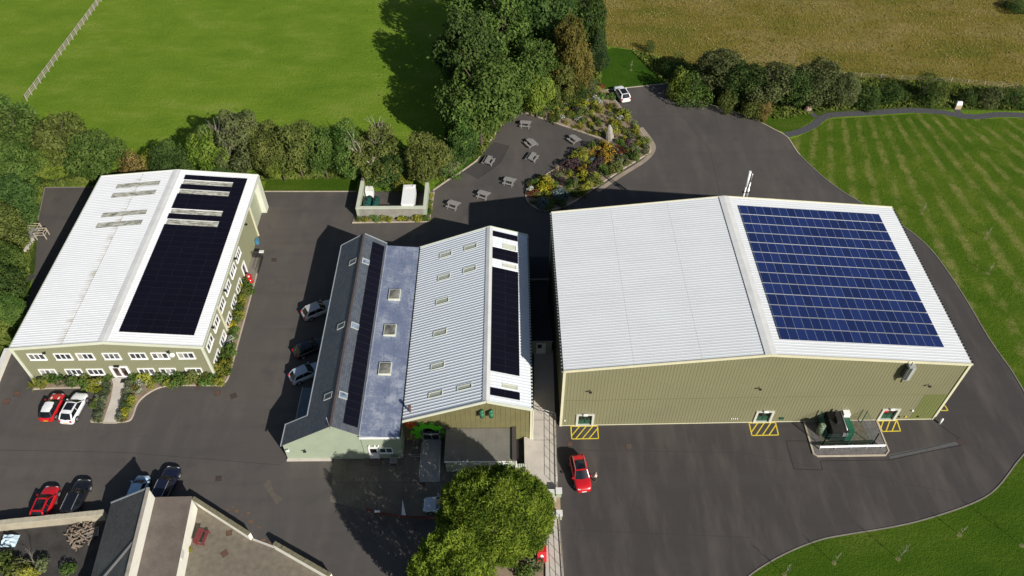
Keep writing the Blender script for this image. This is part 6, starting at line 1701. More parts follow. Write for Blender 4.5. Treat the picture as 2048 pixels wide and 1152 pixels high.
LM = {
    'dark': leaf_mat('leaf_dark', (0.024, 0.052, 0.013), (0.074, 0.118, 0.030)),
    'mid': leaf_mat('leaf_mid', (0.038, 0.078, 0.014), (0.115, 0.172, 0.040)),
    'bright': leaf_mat('leaf_bright', (0.075, 0.120, 0.014), (0.185, 0.235, 0.040)),
    'olive': leaf_mat('leaf_olive', (0.052, 0.074, 0.016), (0.150, 0.172, 0.045)),
    'yellowgreen': leaf_mat('leaf_yellowgreen', (0.115, 0.130, 0.018), (0.28, 0.28, 0.045)),
    'golden': leaf_mat('leaf_golden', (0.074, 0.074, 0.014), (0.195, 0.172, 0.044)),
    'bronze': leaf_mat('leaf_bronze', (0.100, 0.066, 0.022), (0.23, 0.16, 0.060)),
    'grey': leaf_mat('leaf_greygreen', (0.042, 0.056, 0.019), (0.118, 0.135, 0.052)),
    'blackgreen': leaf_mat('leaf_blackgreen', (0.018, 0.034, 0.012), (0.052, 0.078, 0.026)),
}
_trunks = {}
def tree(name, label, cat, spec, kind, mname, group, seed, size=0.058, bark=None, trunk_r=0.05):
    x, y, h, r = spec
    t = thing(name, label, cat, (x, y, 0), random.Random(seed).uniform(0, 6.28), group)
    arr = {'broad': 5, 'shag': 3, 'cone': 2, 'bush': 4}[kind]
    c = link('crown', crown(kind, seed % arr, mname, size), t)
    full = {'broad': 2.42, 'shag': 2.45, 'cone': 2.4, 'bush': 1.42}[kind]
    c.scale = (r * 1.0, r * random.Random(seed + 1).uniform(0.92, 1.1), h / full)
    key = (seed % 4, kind)
    if key not in _trunks: _trunks[key] = trunk_mesh('trunk', 1.0, trunk_r, 300 + seed % 4)
    k = link('trunk', _trunks[key], t)
    k.scale = (max(r * 0.9, 0.4), max(r * 0.9, 0.4), h)
    return t

# ---- trees: (x px centre, crown top, foot, crown width) of each, as ground position, height and radius
wl_g = 'trees of the shelter belt left of the office'
for i, (s, kd, mn) in enumerate([
        ((-80.70, 102.55, 10.70, 5.78), 'broad', 'mid'), ((-74.50, 98.06, 11.08, 4.88), 'broad', 'mid'), ((-67.50, 96.76, 10.80, 5.22), 'shag', 'olive'), ((-61.80, 94.65, 9.65, 4.44), 'broad', 'mid'),
        ((-72.10, 90.36, 10.57, 4.68), 'broad', 'mid'), ((-69.60, 94.37, 7.08, 2.99), 'broad', 'bright'), ((-70.20, 84.85, 9.68, 3.84), 'shag', 'dark'), ((-68.90, 78.69, 9.24, 3.54), 'broad', 'olive'),
        ((-70.10, 84.84, 4.77, 1.78), 'shag', 'mid'), ((-66.10, 72.95, 7.50, 2.62), 'broad', 'mid'), ((-64.50, 68.47, 9.29, 2.83), 'broad', 'dark'), ((-62.60, 65.05, 7.57, 1.86), 'broad', 'mid')]):
    lb = ['green tree furthest out at the left edge of the belt', 'rounded green tree below the field fence end', 'olive tree at the top of the left belt', 'green tree of the left belt nearest the office roof', 'green tree under the one by the fence end', 'fresh green tree inside the left belt', 'dark tree above the timber steps', 'olive tree at the left edge above the steps',
          'green tree right beside the rear car park kerb', 'green tree just below the timber steps', 'dark tree at the left edge by the small path', 'lowest green tree of the left belt near the office corner'][i]
    tree('broadleaf_tree', lb, 'tree', s, kd, mn, wl_g, 500 + i)
hg = 'trees of the hedge line behind the office'
for i, (s, kd, mn, lb) in enumerate([
        ((-57.70, 95.80, 4.98, 2.84), 'bush', 'bronze', 'bronze leaved bush at the rear corner of the office roof'), ((-54.50, 96.61, 4.61, 1.98), 'bush', 'yellowgreen', 'yellow bush next to the bronze one behind the office'),
        ((-50.70, 95.01, 7.17, 3.37), 'broad', 'dark', 'dark tree right of the yellow bush behind the office'), ((-45.50, 95.68, 9.49, 3.54), 'broad', 'bright', 'bright green tree rising over the office roof ridge'),
        ((-41.10, 96.48, 12.51, 4.81), 'shag', 'grey', 'tall grey green tree with bare twigs in the hedge line'), ((-44.10, 94.70, 3.85, 2.27), 'broad', 'dark', 'low dark tree under the tall grey green one'),
        ((-36.40, 95.22, 10.61, 3.52), 'broad', 'olive', 'olive tree right of the tall grey green one'), ((-32.00, 95.18, 11.30, 4.06), 'broad', 'olive', 'wide olive tree in the middle of the hedge line'),
        ((-28.20, 94.78, 10.44, 3.32), 'broad', 'mid', 'mid green tree right of the wide olive one'), ((-24.50, 94.74, 10.61, 3.69), 'broad', 'mid', 'mid green tree above the wall end of the enclosure'),
        ((-19.80, 93.86, 11.46, 4.39), 'shag', 'olive', 'tree with a bare pale limb behind the oil tanks'), ((-16.90, 93.83, 7.07, 2.60), 'broad', 'dark', 'dark low tree behind the white container'),
        ((-12.60, 93.43, 10.17, 4.04), 'broad', 'olive', 'yellowish round tree at the right end of the hedge line'), ((-34.70, 94.36, 5.89, 2.62), 'broad', 'bright', 'low fresh green tree between the olive ones'),
        ((-8.90, 95.29, 4.97, 2.27), 'bush', 'mid', 'green bush beside the terrace grass strip'), ((-19.20, 93.02, 4.97, 3.36), 'bush', 'dark', 'dark bush right behind the enclosure'), ((-16.70, 92.76, 2.81, 1.69), 'bush', 'yellowgreen', 'small yellow green bush behind the enclosure')]):
    tree('broadleaf_tree' if kd != 'bush' else 'bush', lb, 'tree' if kd != 'bush' else 'bush', s, kd, mn, hg, 560 + i)
cg = 'trees of the clump beyond the terrace'
for i, (s, kd, mn, lb) in enumerate([
        ((-4.80, 103.02, 17.16, 6.80), 'broad', 'mid', 'largest round green tree at the terrace far corner'), ((-6.90, 99.83, 12.38, 3.77), 'broad', 'mid', 'lower green tree before the largest round one'), ((-7.40, 97.96, 7.55, 2.85), 'broad', 'dark', 'small dark tree over the terrace grass strip'),
        ((-6.90, 115.59, 18.14, 6.05), 'broad', 'dark', 'dark tree at the field side of the clump'), ((-0.90, 118.53, 19.87, 6.10), 'shag', 'mid', 'tall tree behind the largest round one'), ((-0.90, 110.44, 12.99, 4.39), 'broad', 'mid', 'green tree right behind the largest round one'),
        ((3.50, 111.81, 15.14, 4.79), 'shag', 'mid', 'tall narrow leafy tree in the middle of the clump'), ((4.30, 110.38, 9.92, 3.23), 'broad', 'bright', 'fresh green tree over the flower garden'), ((6.20, 123.14, 19.21, 6.68), 'broad', 'dark', 'dark tree at the top of the clump'),
        ((9.60, 114.65, 17.71, 3.82), 'shag', 'golden', 'tall golden larch like tree in the clump'), ((8.10, 113.20, 9.96, 3.07), 'shag', 'olive', 'olive tree below the golden one'), ((11.90, 116.11, 10.45, 2.70), 'shag', 'golden', 'smaller golden tree beside the tall golden one'),
        ((13.90, 127.97, 13.36, 3.93), 'broad', 'dark', 'dark tree at the meadow side of the clump'), ((15.40, 125.47, 7.83, 2.41), 'cone', 'blackgreen', 'blackish pointed conifer at the meadow corner'), ((-5.20, 128.21, 19.39, 7.28), 'broad', 'mid', 'tree at the far field side of the clump'),
        ((2.60, 131.52, 19.51, 7.40), 'broad', 'mid', 'furthest tree of the clump at the top edge'), ((13.40, 116.09, 4.42, 2.12), 'bush', 'grey', 'grey bush between clump and corner lawn'), ((7.40, 113.21, 4.88, 2.50), 'bush', 'mid', 'green bush at the back of the flower garden'), ((10.70, 113.90, 4.89, 2.30), 'bush', 'dark', 'dark bush at the back of the flower garden')]):
    tree('broadleaf_tree' if kd == 'broad' or kd == 'shag' else ('conifer' if kd == 'cone' else 'bush'), lb, 'tree' if kd != 'bush' else 'bush', s, kd, mn, cg, 620 + i)
rg = 'shrubs of the hedgerow between road and meadow'
for i, (s, kd, mn, lb) in enumerate([
        ((28.70, 115.92, 5.85, 2.53), 'bush', 'bright', 'fresh green shrub at the road end of the hedgerow'), ((30.90, 113.97, 6.11, 3.33), 'bush', 'mid', 'green shrub second from the road end of the hedgerow'), ((28.80, 122.88, 3.98, 2.19), 'bush', 'dark', 'dark shrub behind the corner lawn'),
        ((35.00, 116.59, 8.83, 5.02), 'broad', 'grey', 'tallest grey green shrub of the hedgerow'), ((38.80, 113.29, 8.33, 3.91), 'broad', 'dark', 'dark grey shrub right of the tallest one'), ((42.60, 112.37, 9.14, 4.09), 'broad', 'grey', 'grey shrub in the middle of the hedgerow'),
        ((46.90, 112.76, 8.14, 3.90), 'broad', 'dark', 'dark shrub right of the middle of the hedgerow'), ((50.70, 112.71, 8.87, 4.51), 'broad', 'grey', 'broad grey shrub above the boulder'), ((55.20, 112.81, 6.66, 3.51), 'broad', 'grey', 'grey shrub at the right end of the tall hedgerow'),
        ((36.00, 111.88, 4.11, 1.87), 'bush', 'olive', 'small olive shrub by the road kerb'), ((40.20, 110.12, 3.82, 2.06), 'bush', 'olive', 'low olive shrub nearest the road bend'), ((41.70, 109.54, 3.72, 1.48), 'bush', 'bronze', 'low brownish shrub nearest the road bend'),
        ((59.90, 112.76, 4.12, 2.29), 'bush', 'dark', 'dark low shrub right of the tall hedgerow'), ((64.80, 114.76, 3.45, 2.53), 'bush', 'dark', 'low dark shrub along the wire fence'), ((70.00, 114.69, 4.70, 3.15), 'bush', 'dark', 'bushy dark shrub left of the marker stone'),
        ((72.00, 113.94, 3.93, 2.10), 'bush', 'olive', 'olive shrub left of the marker stone'), ((77.10, 113.44, 2.77, 1.89), 'bush', 'dark', 'dark low shrub right of the marker stone'), ((81.10, 113.10, 3.15, 2.51), 'bush', 'grey', 'grey low shrub near the right edge'), ((84.60, 112.77, 3.64, 2.50), 'bush', 'dark', 'dark shrub at the right edge by the meadow'),
        ((25.50, 130.38, 2.54, 1.28), 'bush', 'dark', 'lone dark bush at the meadow edge'), ((45.80, 121.09, 2.20, 1.75), 'bush', 'dark', 'dark bush behind the hedgerow'), ((98.60, 145.07, 2.09, 2.93), 'bush', 'dark', 'dark bush in the far right corner of the meadow')]):
    tree('hedgerow_shrub', lb, 'shrub', s, kd, mn, rg, 680 + i, size=0.072 if kd == 'bush' else 0.06)

# bare pale limb in the hedge line, bare twigs in the tall grey tree and the left belt
def bare(label, p, h, seed, rr=0.13):
    rng = random.Random(seed); mb = MB()
    def br(p0, d, l, r, dep):
        p1 = p0 + d * l; mb.tube(p0, p1, r, r * 0.6, n=5, cap=False)
        if dep:
            for k in range(3 if dep > 1 else 2):
                e = (d + V((rng.uniform(-.7, .7), rng.uniform(-.7, .7), rng.uniform(-.1, .5)))).normalized(); br(p1, e, l * rng.uniform(.55, .8), r * 0.6, dep - 1)
    br(V((0, 0, 0)), V((rng.uniform(-.1, .1), -0.15, 1)).normalized(), h * 0.45, rr, 4)
    o = mb.build('bare_tree', m_bark_pale); o.location = (p[0], p[1], 0)
    return setp(o, label, 'tree')
bare('bare pale dead tree poking out of the hedge behind the enclosure', (-20.41, 93.50), 9.5, 4, 0.2)
bare('bare twiggy tree top beside the tall grey green tree', (-42.01, 95.63), 9.2, 8, 0.10)
bare('bare pale dead tree in the belt at the left edge', (-75.05, 88.12), 9.5, 12, 0.14)

# ---- big clipped conifer in front
cy = thing('clipped_conifer', 'huge rounded yellow green conifer in front of the annex', 'tree', (-1.9, 35.6, 0))
def spray_points(ells, n, seed):
    rng = np.random.RandomState(seed)
    C = np.array([e[0] for e in ells], float); S = np.array([e[1] for e in ells], float)
    w = S[:, 0] * S[:, 2]; w = w / w.sum()
    idx = rng.choice(len(ells), n * 2, p=w)
    d = rng.normal(size=(n * 2, 3)); d /= np.linalg.norm(d, axis=1, keepdims=True)
    bump = 1 + 0.09 * np.sin(d[:, 0] * 9 + idx) * np.sin(d[:, 1] * 8 + 1) + 0.05 * np.sin(d[:, 2] * 13 + d[:, 0] * 6) + 0.035 * np.sin(d[:, 0] * 23) * np.sin(d[:, 1] * 21) * 1.5
    lay = np.where(rng.uniform(size=n * 2) < 0.62, rng.uniform(0.95, 1.05, n * 2), rng.uniform(0.78, 0.95, n * 2))
    P = C[idx] + d * S[idx] * (bump * lay)[:, None]
    q = np.linalg.norm((P[:, None, :] - C[None]) / S[None], axis=2); q[np.arange(len(P)), idx] = 9
    keep = (q.min(axis=1) > 0.9) & (P[:, 2] > 0.3)
    P, d = P[keep][:n], d[keep][:n]
    rr = rng.normal(size=P.shape)
    N = rr * 0.8 + d * 0.55 + np.array([0, 0, 0.3])
    al = d * 0.8 + np.array([0, 0, 0.75]) + rng.normal(size=P.shape) * 0.45
    return P, N, al
ells = [((0.2, 0, 6.6), (5.1, 4.0, 5.6)), ((-1.4, 0.6, 7.2), (3.7, 3.2, 4.6)), ((2.2, 0.3, 6.6), (3.3, 3.4, 4.8)), ((1.0, 1.0, 7.2), (3.6, 3.0, 4.6)), ((0.2, 0.4, 8.6), (2.9, 2.6, 3.5)), ((3.2, 1.0, 7.2), (2.3, 2.2, 3.0)), ((-2.2, 1.0, 7.4), (2.4, 2.2, 2.8)), ((-2.6, -1.0, 5.4), (2.7, 2.5, 3.6))]
P, N, al = spray_points(ells, 90000, 1)
LM['cypress'] = leaf_mat('conifer_spray', (0.042, 0.078, 0.008), (0.190, 0.252, 0.030), 0.0, 0.35)
link('crown', leaf_mesh('crown', P, N, 0.125, 2.8, LM['cypress'], 3, al), cy)
mb = MB(); mb.tube((0, 0, 0), (0, 0, 8), 0.5, 0.2, n=10); mb.build('trunk', m_bark, cy)
cy2 = thing('clipped_conifer', 'lower yellow green conifer merging with the huge one at the bottom', 'tree', (*(-6.13, 30.25, 8.00), ))
cy2.location.z = 0
ells = [((0.3, 0.2, 7.4), (2.6, 2.5, 5.4)), ((-1.1, -0.9, 6.8), (2.4, 2.3, 4.8)), ((1.3, -1.8, 7.0), (3.1, 2.8, 5.4)), ((0.5, 1.2, 7.4), (1.7, 1.7, 3.6))]
P, N, al = spray_points(ells, 40000, 2)
link('crown', leaf_mesh('crown', P, N, 0.125, 2.8, LM['cypress'], 4, al), cy2)
mb = MB(); mb.tube((0, 0, 0), (0, 0, 8), 0.4, 0.15, n=8); mb.build('trunk', m_bark, cy2)
sheet('bare_soil', [(-4.56, 37.45), (1.84, 38.24), (3.14, 34.58), (3.03, 28.17), (-7.18, 28.23)], 0.009, m_soil)

# ---- low plants: canonical radius 1
def spiky(seed, n=46, l=1.15):
    rng = random.Random(seed); mb = MB()
    for k in range(n):
        a = rng.uniform(0, 6.28); e = rng.uniform(0.35, 1.35); ln = l * rng.uniform(0.7, 1.1); w_ = 0.055
        d = V((math.cos(a), math.sin(a), 0)); s = V((-d.y, d.x, 0)) * w_
        p = V((0, 0, 0.02)); pr = None
        for q in range(4):
            t_ = q / 3
            c = d * (ln * math.cos(e) * t_ ** 1.0 + 0.05) + V((0, 0, ln * (math.sin(e) * t_ - 0.45 * t_ * t_ * math.cos(e))))
            ww_ = s * (1 - 0.9 * t_)
            if pr: mb.poly([pr[0] - pr[1], pr[0] + pr[1], c + ww_, c - ww_])
            pr = (c, ww_)
    return mb
PL = {}
def plant_kind(key, mesh): PL[key] = mesh
SB = []
for k in range(3):
    lob = make_lobes(220 + k, 1.0, 0.62, 0.5, 10, (0.32, 0.5)); SB.append(lobes_points(lob, 420, 230 + k))
for mn, dk, lt in (('sage', (0.05, 0.065, 0.03), (0.14, 0.16, 0.075)), ('purple', (0.026, 0.018, 0.020), (0.085, 0.055, 0.060)), ('orangeb', (0.20, 0.095, 0.012), (0.55, 0.28, 0.03)), ('yellowb', (0.17, 0.15, 0.01), (0.48, 0.40, 0.03)),
                   ('whiteb', (0.30, 0.31, 0.26), (0.72, 0.72, 0.68)), ('bluegrey', (0.055, 0.085, 0.085), (0.13, 0.18, 0.18)), ('red', (0.075, 0.026, 0.015), (0.19, 0.075, 0.035)), ('straw', (0.16, 0.125, 0.07), (0.34, 0.28, 0.17)), ('pinkb', (0.26, 0.16, 0.15), (0.55, 0.40, 0.36)), ('lavender', (0.050, 0.068, 0.032), (0.145, 0.165, 0.105))):
    LM[mn] = leaf_mat('leaf_' + mn, dk, lt, 0.015, 0.25)
def soft(mn, k):
    key = ('soft', mn, k)
    if key not in PL: PL[key] = leaf_mesh('foliage', *SB[k], 0.17, 1.4, LM[mn], 5 + k)
    return PL[key]
def spk(mn, k):
    key = ('spk', mn, k)
    if key not in PL: PL[key] = spiky(60 + k).mesh('blades', LM[mn])
    return PL[key]
def bloom(mn, k):
    key = ('bloom', mn, k)
    if key not in PL:
        P, N = SB[k]; sel = P[:, 2] > 0.55; P = P[sel][:150] * 1.05
        PL[key] = leaf_mesh('flowers', P, N[sel][:150] + np.array([0, 0, 1.0]), 0.16, 1.0, LM[mn], 9 + k)
    return PL[key]
def plant(name, label, cat, p, r, mesh, group, z=0.09, zs=1.0, flowers=None, seed=0):
    o = thing(name, label, cat, (p[0], p[1], z), (seed * 2.39) % 6.28, group)
    f = link(mesh.name.split('.')[0], mesh, o); f.scale = (r, r, r * zs)
    if flowers:
        g = link('flowers', flowers, o); g.scale = (r, r, r * zs); g['kind'] = 'stuff'
    return o

def inside(p, poly):
    c = False; n = len(poly)
    for i in range(n):
        a, b = poly[i], poly[i - 1]
        if (a[1] > p[1]) != (b[1] > p[1]) and p[0] < (b[0] - a[0]) * (p[1] - a[1]) / (b[1] - a[1]) + a[0]: c = not c
    return c
gg = 'plants of the flower garden by the terrace'
# kinds: key -> (name, label, category, maker)
KIND = {
    'spike': ('spiky_plant', 'yellow green spiky plant in the flower garden', 'plant', lambda k: (spk('yellowgreen', k), None), (0.7, 1.0), 1.1),
    'green': ('garden_shrub', 'rounded green shrub in the flower garden', 'shrub', lambda k: (soft('mid', k), None), (0.5, 1.0), 1.0),
    'lime': ('garden_shrub', 'lime green shrub in the flower garden', 'shrub', lambda k: (soft('yellowgreen', k), None), (0.5, 0.9), 1.0),
    'olive': ('garden_shrub', 'olive shrub in the flower garden', 'shrub', lambda k: (soft('olive', k), None), (0.5, 1.0), 0.9),
    'sage': ('garden_shrub', 'pale sage shrub in the flower garden', 'shrub', lambda k: (soft('sage', k), None), (0.45, 0.8), 0.9),
    'purple': ('purple_shrub', 'dark purple leaved shrub in the flower garden', 'shrub', lambda k: (soft('purple', k), None), (0.5, 0.9), 0.9),
    'orange': ('flower_clump', 'orange flowering clump in the flower garden', 'flowers', lambda k: (soft('olive', k), bloom('orangeb', k)), (0.6, 1.0), 1.0),
    'yellow': ('flower_clump', 'yellow flowering clump in the flower garden', 'flowers', lambda k: (soft('bright', k), bloom('yellowb', k)), (0.5, 0.9), 1.0),
    'white': ('flower_clump', 'white flowering clump in the flower garden', 'flowers', lambda k: (soft('sage', k), bloom('whiteb', k)), (0.4, 0.7), 0.9),
    'red': ('garden_shrub', 'rust red low shrub in the flower garden', 'shrub', lambda k: (soft('red', k), None), (0.35, 0.6), 0.8),
    'straw': ('ornamental_grass', 'straw coloured ornamental grass in the flower garden', 'grass', lambda k: (spk('straw', k), None), (0.5, 0.8), 1.2),
    'blue': ('garden_shrub', 'blue grey shrub in the flower garden', 'shrub', lambda k: (soft('bluegrey', k), None), (0.6, 1.1), 0.9),
}
def garden_zone(p):
    x, y = p
    if y > 108: return 'at the back of the flower garden' if x < 11 else 'in the flower garden near the white car'
    if y > 104.5: return 'in the flower garden by the terrace kerb' if x < 12 else 'in the flower garden behind the standing stone'
    if x > 19: return 'in the flower garden by the sandy road corner'
    if y > 99: return 'in the flower garden just before the standing stone'
    if y > 94.5: return 'in the middle of the flower garden'
    return 'at the rounded tip of the flower garden'
def office_zone(p):
    x, y = p
    if x < -50: return 'in the office bed left of the path'
    if x < -46.3: return 'in the office bed right beside the path'
    if y < 60 and x < -37.5: return 'in the front bed right of the office door'
    return 'in the bed along the near office side' if y < 66 else 'in the bed towards the office side door'
def put(key, p, r, seed, group=gg, z=0.09, label=None):
    nm, lb, ct, mk, rr, zs = KIND[key]
    m1, m2 = mk(seed % 3)
    if label is None or 'office flower bed' in label:
        lb = (label or lb)
        size = 'small ' if r < 0.55 else ('large ' if r > 0.85 else '')
        lb = size + lb.replace('in the flower garden', garden_zone(p)).replace('in the office flower bed', office_zone(p))
    else: lb = label
    return plant(nm, lb, ct, p, r * (1.3 if label is None else 1.15), m1, group, z, zs, m2, seed)
expl = [('spike', (7.20, 110.35), .95), ('spike', (4.48, 111.95), .7), ('spike', (11.33, 107.11), .95), ('spike', (17.93, 107.45), .9), ('spike', (20.33, 105.39), .8), ('spike', (12.87, 105.74), .7), ('white', (8.41, 111.33), .5), ('white', (8.68, 109.91), .5), ('white', (14.12, 114.90), .7), ('white', (14.86, 114.45), .6), ('white', (12.66, 112.14), .4), ('white', (2.11, 116.68), .7), ('white', (9.03, 113.63), .5),
        ('yellow', (11.71, 113.17), 1.1), ('lime', (11.60, 114.19), .9), ('lime', (18.24, 110.65), .8), ('lime', (18.96, 109.52), .7), ('yellow', (6.22, 113.52), .6), ('orange', (14.93, 101.12), 1.0), ('orange', (15.31, 99.97), 1.0), ('orange', (14.61, 99.22), .9), ('orange', (13.80, 100.88), .7), ('orange', (12.84, 99.74), .6), ('orange', (14.85, 98.34), .8), ('orange', (11.18, 96.05), .8), ('orange', (11.34, 95.08), .6), ('yellow', (10.77, 94.61), .8), ('yellow', (11.03, 93.89), .7),
        ('orange', (6.35, 91.49), .7), ('yellow', (5.11, 92.77), 1.0), ('yellow', (5.84, 91.84), .9), ('yellow', (4.77, 91.62), .9), ('lime', (11.10, 99.64), 1.0), ('lime', (10.73, 98.89), .9), ('purple', (9.55, 97.41), 1.1), ('purple', (8.74, 96.80), 1.0), ('purple', (12.19, 96.16), .9), ('purple', (13.65, 97.98), .9), ('purple', (16.28, 100.21), .9), ('purple', (18.68, 102.76), .7), ('purple', (7.41, 93.22), .7), ('green', (13.01, 102.04), .8), ('green', (17.47, 102.78), .7), ('blue', (7.24, 89.54), 1.2), ('blue', (4.59, 88.22), 1.0), ('blue', (13.00, 98.74), .5), ('straw', (7.38, 95.97), .9), ('straw', (8.13, 95.35), .8), ('straw', (16.86, 104.76), .7), ('sage', (7.47, 94.52), .8),
        ('red', (16.92, 102.00), .35), ('red', (17.59, 101.48), .4), ('red', (17.26, 100.58), .35), ('red', (17.91, 100.71), .35), ('red', (3.16, 90.49), .7), ('red', (3.71, 91.28), .6), ('red', (12.37, 116.86), .6), ('red', (15.53, 118.65), .7), ('green', (19.34, 99.30), .9), ('sage', (17.71, 98.69), .7), ('sage', (16.83, 97.70), .7), ('olive', (16.07, 96.24), 1.0), ('olive', (15.40, 95.76), .9), ('green', (14.32, 95.77), .8), ('olive', (12.32, 92.70), 1.0), ('lime', (11.53, 92.24), .8), ('lime', (16.94, 105.70), .7), ('green', (2.57, 113.27), .8), ('lime', (-1.41, 112.30), .9), ('lime', (-0.82, 110.87), .7)]
placed = []
for i, (k, p, r) in enumerate(expl):
    put(k, p, r, i); placed.append((p, r))
rng = random.Random(77)
xs = [p[0] for p in bed_pts]; ys = [p[1] for p in bed_pts]
tries = 0; cnt = 0
keys = ['green'] * 5 + ['olive'] * 6 + ['lime'] * 6 + ['sage'] * 4 + ['straw'] * 3 + ['purple'] + ['white'] + ['yellow'] + ['spike'] * 2
while cnt < 200 and tries < 6000:
    tries += 1
    p = (rng.uniform(min(xs), max(xs)), rng.uniform(min(ys), max(ys)))
    if not inside(p, bed_pts): continue
    k = rng.choice(keys); r = rng.uniform(*KIND[k][4]) * 0.85
    if (p[0] - 15.9) ** 2 + (p[1] - 103.6) ** 2 < 1.4: continue
    if any((p[0] - q[0]) ** 2 + (p[1] - q[1]) ** 2 < (0.48 * (r + s)) ** 2 for q, s in placed): continue
    put(k, p, r, 100 + cnt); placed.append((p, r)); cnt += 1

# ---- office beds
og = 'shrubs in the beds around the office'
OKL = {'green': 'rounded green shrub in the office flower bed', 'lime': 'lime green shrub in the office flower bed', 'olive': 'olive shrub in the office flower bed', 'sage': 'sage shrub in the office flower bed', 'white': 'white flowering clump in the office flower bed', 'yellow': 'yellow flowering clump in the office flower bed', 'red': 'rust red shrub in the office flower bed', 'spike': 'spiky plant in the office flower bed', 'straw': 'straw grass in the office flower bed', 'purple': 'purple shrub in the office flower bed', 'orange': 'orange clump in the office flower bed'}
plant('spiky_plant', 'large yellow spiky plant at the left end of the office bed', 'plant', (-57.53, 56.24), 1.15, spk('yellowgreen', 1), og, 0.1, 1.2, None, 3)
plant('spiky_plant', 'bright yellow rounded shrub in the bed along the office side', 'shrub', (-35.84, 65.23), 0.75, soft('yellowb', 1), og, 0.1, 1.0, None, 4)
for i, (k, p, r) in enumerate([('olive', (-56.24, 56.82), .95), ('green', (-54.97, 56.81), .9), ('green', (-53.22, 56.50), .8), ('lime', (-56.31, 56.23), .6), ('sage', (-53.15, 56.65), .9), ('olive', (-51.83, 56.86), .8), ('green', (-51.47, 56.20), .85), ('white', (-50.68, 56.34), .5), ('lime', (-50.23, 55.75), .9), ('yellow', (-49.57, 55.23), .6), ('olive', (-50.08, 56.70), .7), ('white', (-49.60, 56.18), .5), ('green', (-49.12, 56.92), .6), ('olive', (-49.37, 53.79), .5), ('green', (-49.30, 53.09), .5), ('white', (-49.30, 54.29), .4),
        ('green', (-46.02, 56.89), .7), ('white', (-44.85, 56.44), .6), ('lime', (-44.24, 56.80), .95), ('white', (-43.73, 56.13), .5), ('lime', (-43.43, 56.13), .6), ('olive', (-43.18, 56.72), .7), ('green', (-42.21, 56.71), 1.0), ('lime', (-41.48, 56.26), .6), ('green', (-40.39, 56.70), 1.1), ('green', (-39.64, 56.62), 1.0), ('olive', (-38.81, 56.91), 1.2), ('red', (-37.89, 56.38), .5), ('green', (-37.08, 56.52), .8), ('green', (-36.29, 56.52), .8), ('lime', (-35.53, 56.36), .8), ('red', (-45.60, 55.93), .5), ('olive', (-44.94, 55.56), .6), ('white', (-44.64, 55.19), .4), ('lime', (-45.26, 53.76), .7), ('green', (-45.27, 53.05), .6), ('yellow', (-45.24, 51.87), .6), ('red', (-45.39, 51.25), .5), ('lime', (-45.29, 52.56), .5),
        ('lime', (-35.77, 58.08), 1.1), ('green', (-35.06, 57.70), .9), ('lime', (-35.15, 58.84), 1.1), ('green', (-35.77, 59.61), .9), ('olive', (-35.34, 60.15), .8), ('green', (-35.27, 61.17), 1.0), ('white', (-35.43, 62.92), .7), ('white', (-35.53, 62.52), .5), ('green', (-35.34, 63.33), .6), ('olive', (-35.85, 64.15), .7), ('green', (-35.26, 64.64), .6), ('olive', (-35.52, 66.06), .8), ('lime', (-35.48, 66.99), .8), ('green', (-35.78, 68.03), .9), ('lime', (-35.56, 69.07), .9), ('olive', (-35.82, 69.95), .8), ('olive', (-35.56, 70.84), .9), ('yellow', (-35.99, 71.57), .8), ('green', (-35.46, 72.20), .9), ('green', (-34.88, 71.10), .7), ('olive', (-36.74, 57.11), .9), ('olive', (-36.39, 58.62), .7)]):
    put(k, p, r, 300 + i, og, 0.1, OKL[k])
for i in range(13):
    t_ = i / 12
    for a0, a1, lb in (((-48.81, 56.17), (-48.23, 51.20), 'lavender clump along the left of the office path'), ((-46.08, 56.30), (-45.57, 51.25), 'lavender clump along the right of the office path')):
        p = (a0[0] + (a1[0] - a0[0]) * t_, a0[1] + (a1[1] - a0[1]) * t_)
        plant('lavender_clump', lb, 'lavender', p, 0.62, soft('lavender' if i % 3 else 'sage', i % 3), 'lavender edging the office path', 0.1, 1.0, None, i)
eg = 'plants in the strip around the enclosure'
for i, (k, p, r) in enumerate([('olive', (-22.2, 85.2), .55), ('lime', (-21.0, 85.2), .6), ('green', (-19.8, 85.25), .7), ('lime', (-18.6, 85.2), .65), ('lime', (-17.7, 85.2), .55), ('yellow', (-15.9, 85.2), .6), ('olive', (-15.2, 85.3), .5), ('lime', (-13.9, 85.25), .7), ('yellow', (-13.0, 85.3), .6), ('green', (-12.3, 85.3), .7), ('green', (-12.0, 86.6), .5), ('lime', (-12.0, 87.8), .5), ('olive', (-12.0, 89.0), .5), ('lime', (-12.0, 90.2), .45)]):
    put(k, p, r, 400 + i, eg, 0.1, KIND[k][1].replace('in the flower garden', 'at the foot of the enclosure wall'))
# shrubs under the conifer and in the cluttered yard
put('sage', (1.95, 33.75), 1.0, 900, 'shrubs by the red cabinet', 0.01, 'pale leaved shrub beside the red cabinet')
put('green', (1.12, 32.87), 1.0, 901, 'shrubs by the red cabinet', 0.01, 'green shrub just below the pale one by the red cabinet')
for i, (k, p, r) in enumerate([('olive', (-51.64, 33.74), 1.3), ('olive', (-50.00, 33.47), 1.2), ('lime', (-48.78, 32.95), .9), ('green', (-44.81, 33.13), .8), ('sage', (-47.92, 33.98), .9)]):
    put(k, p, r, 910 + i, 'shrubs in the cluttered yard', 0.01, ['olive bush in the lower left corner', 'olive bush right of the corner bush', 'lime bush at the bottom edge', 'small bright bush left of the cottage roof', 'twiggy pale bush in the cluttered yard'][i])
bare('bare twiggy bush in the cluttered yard', (-48.18, 33.98), 2.6, 21, 0.03)
put('lime', (-33.28, 35.47), .3, 930, None, 0.01, 'tiny plant at the foot of the white cottage wall')

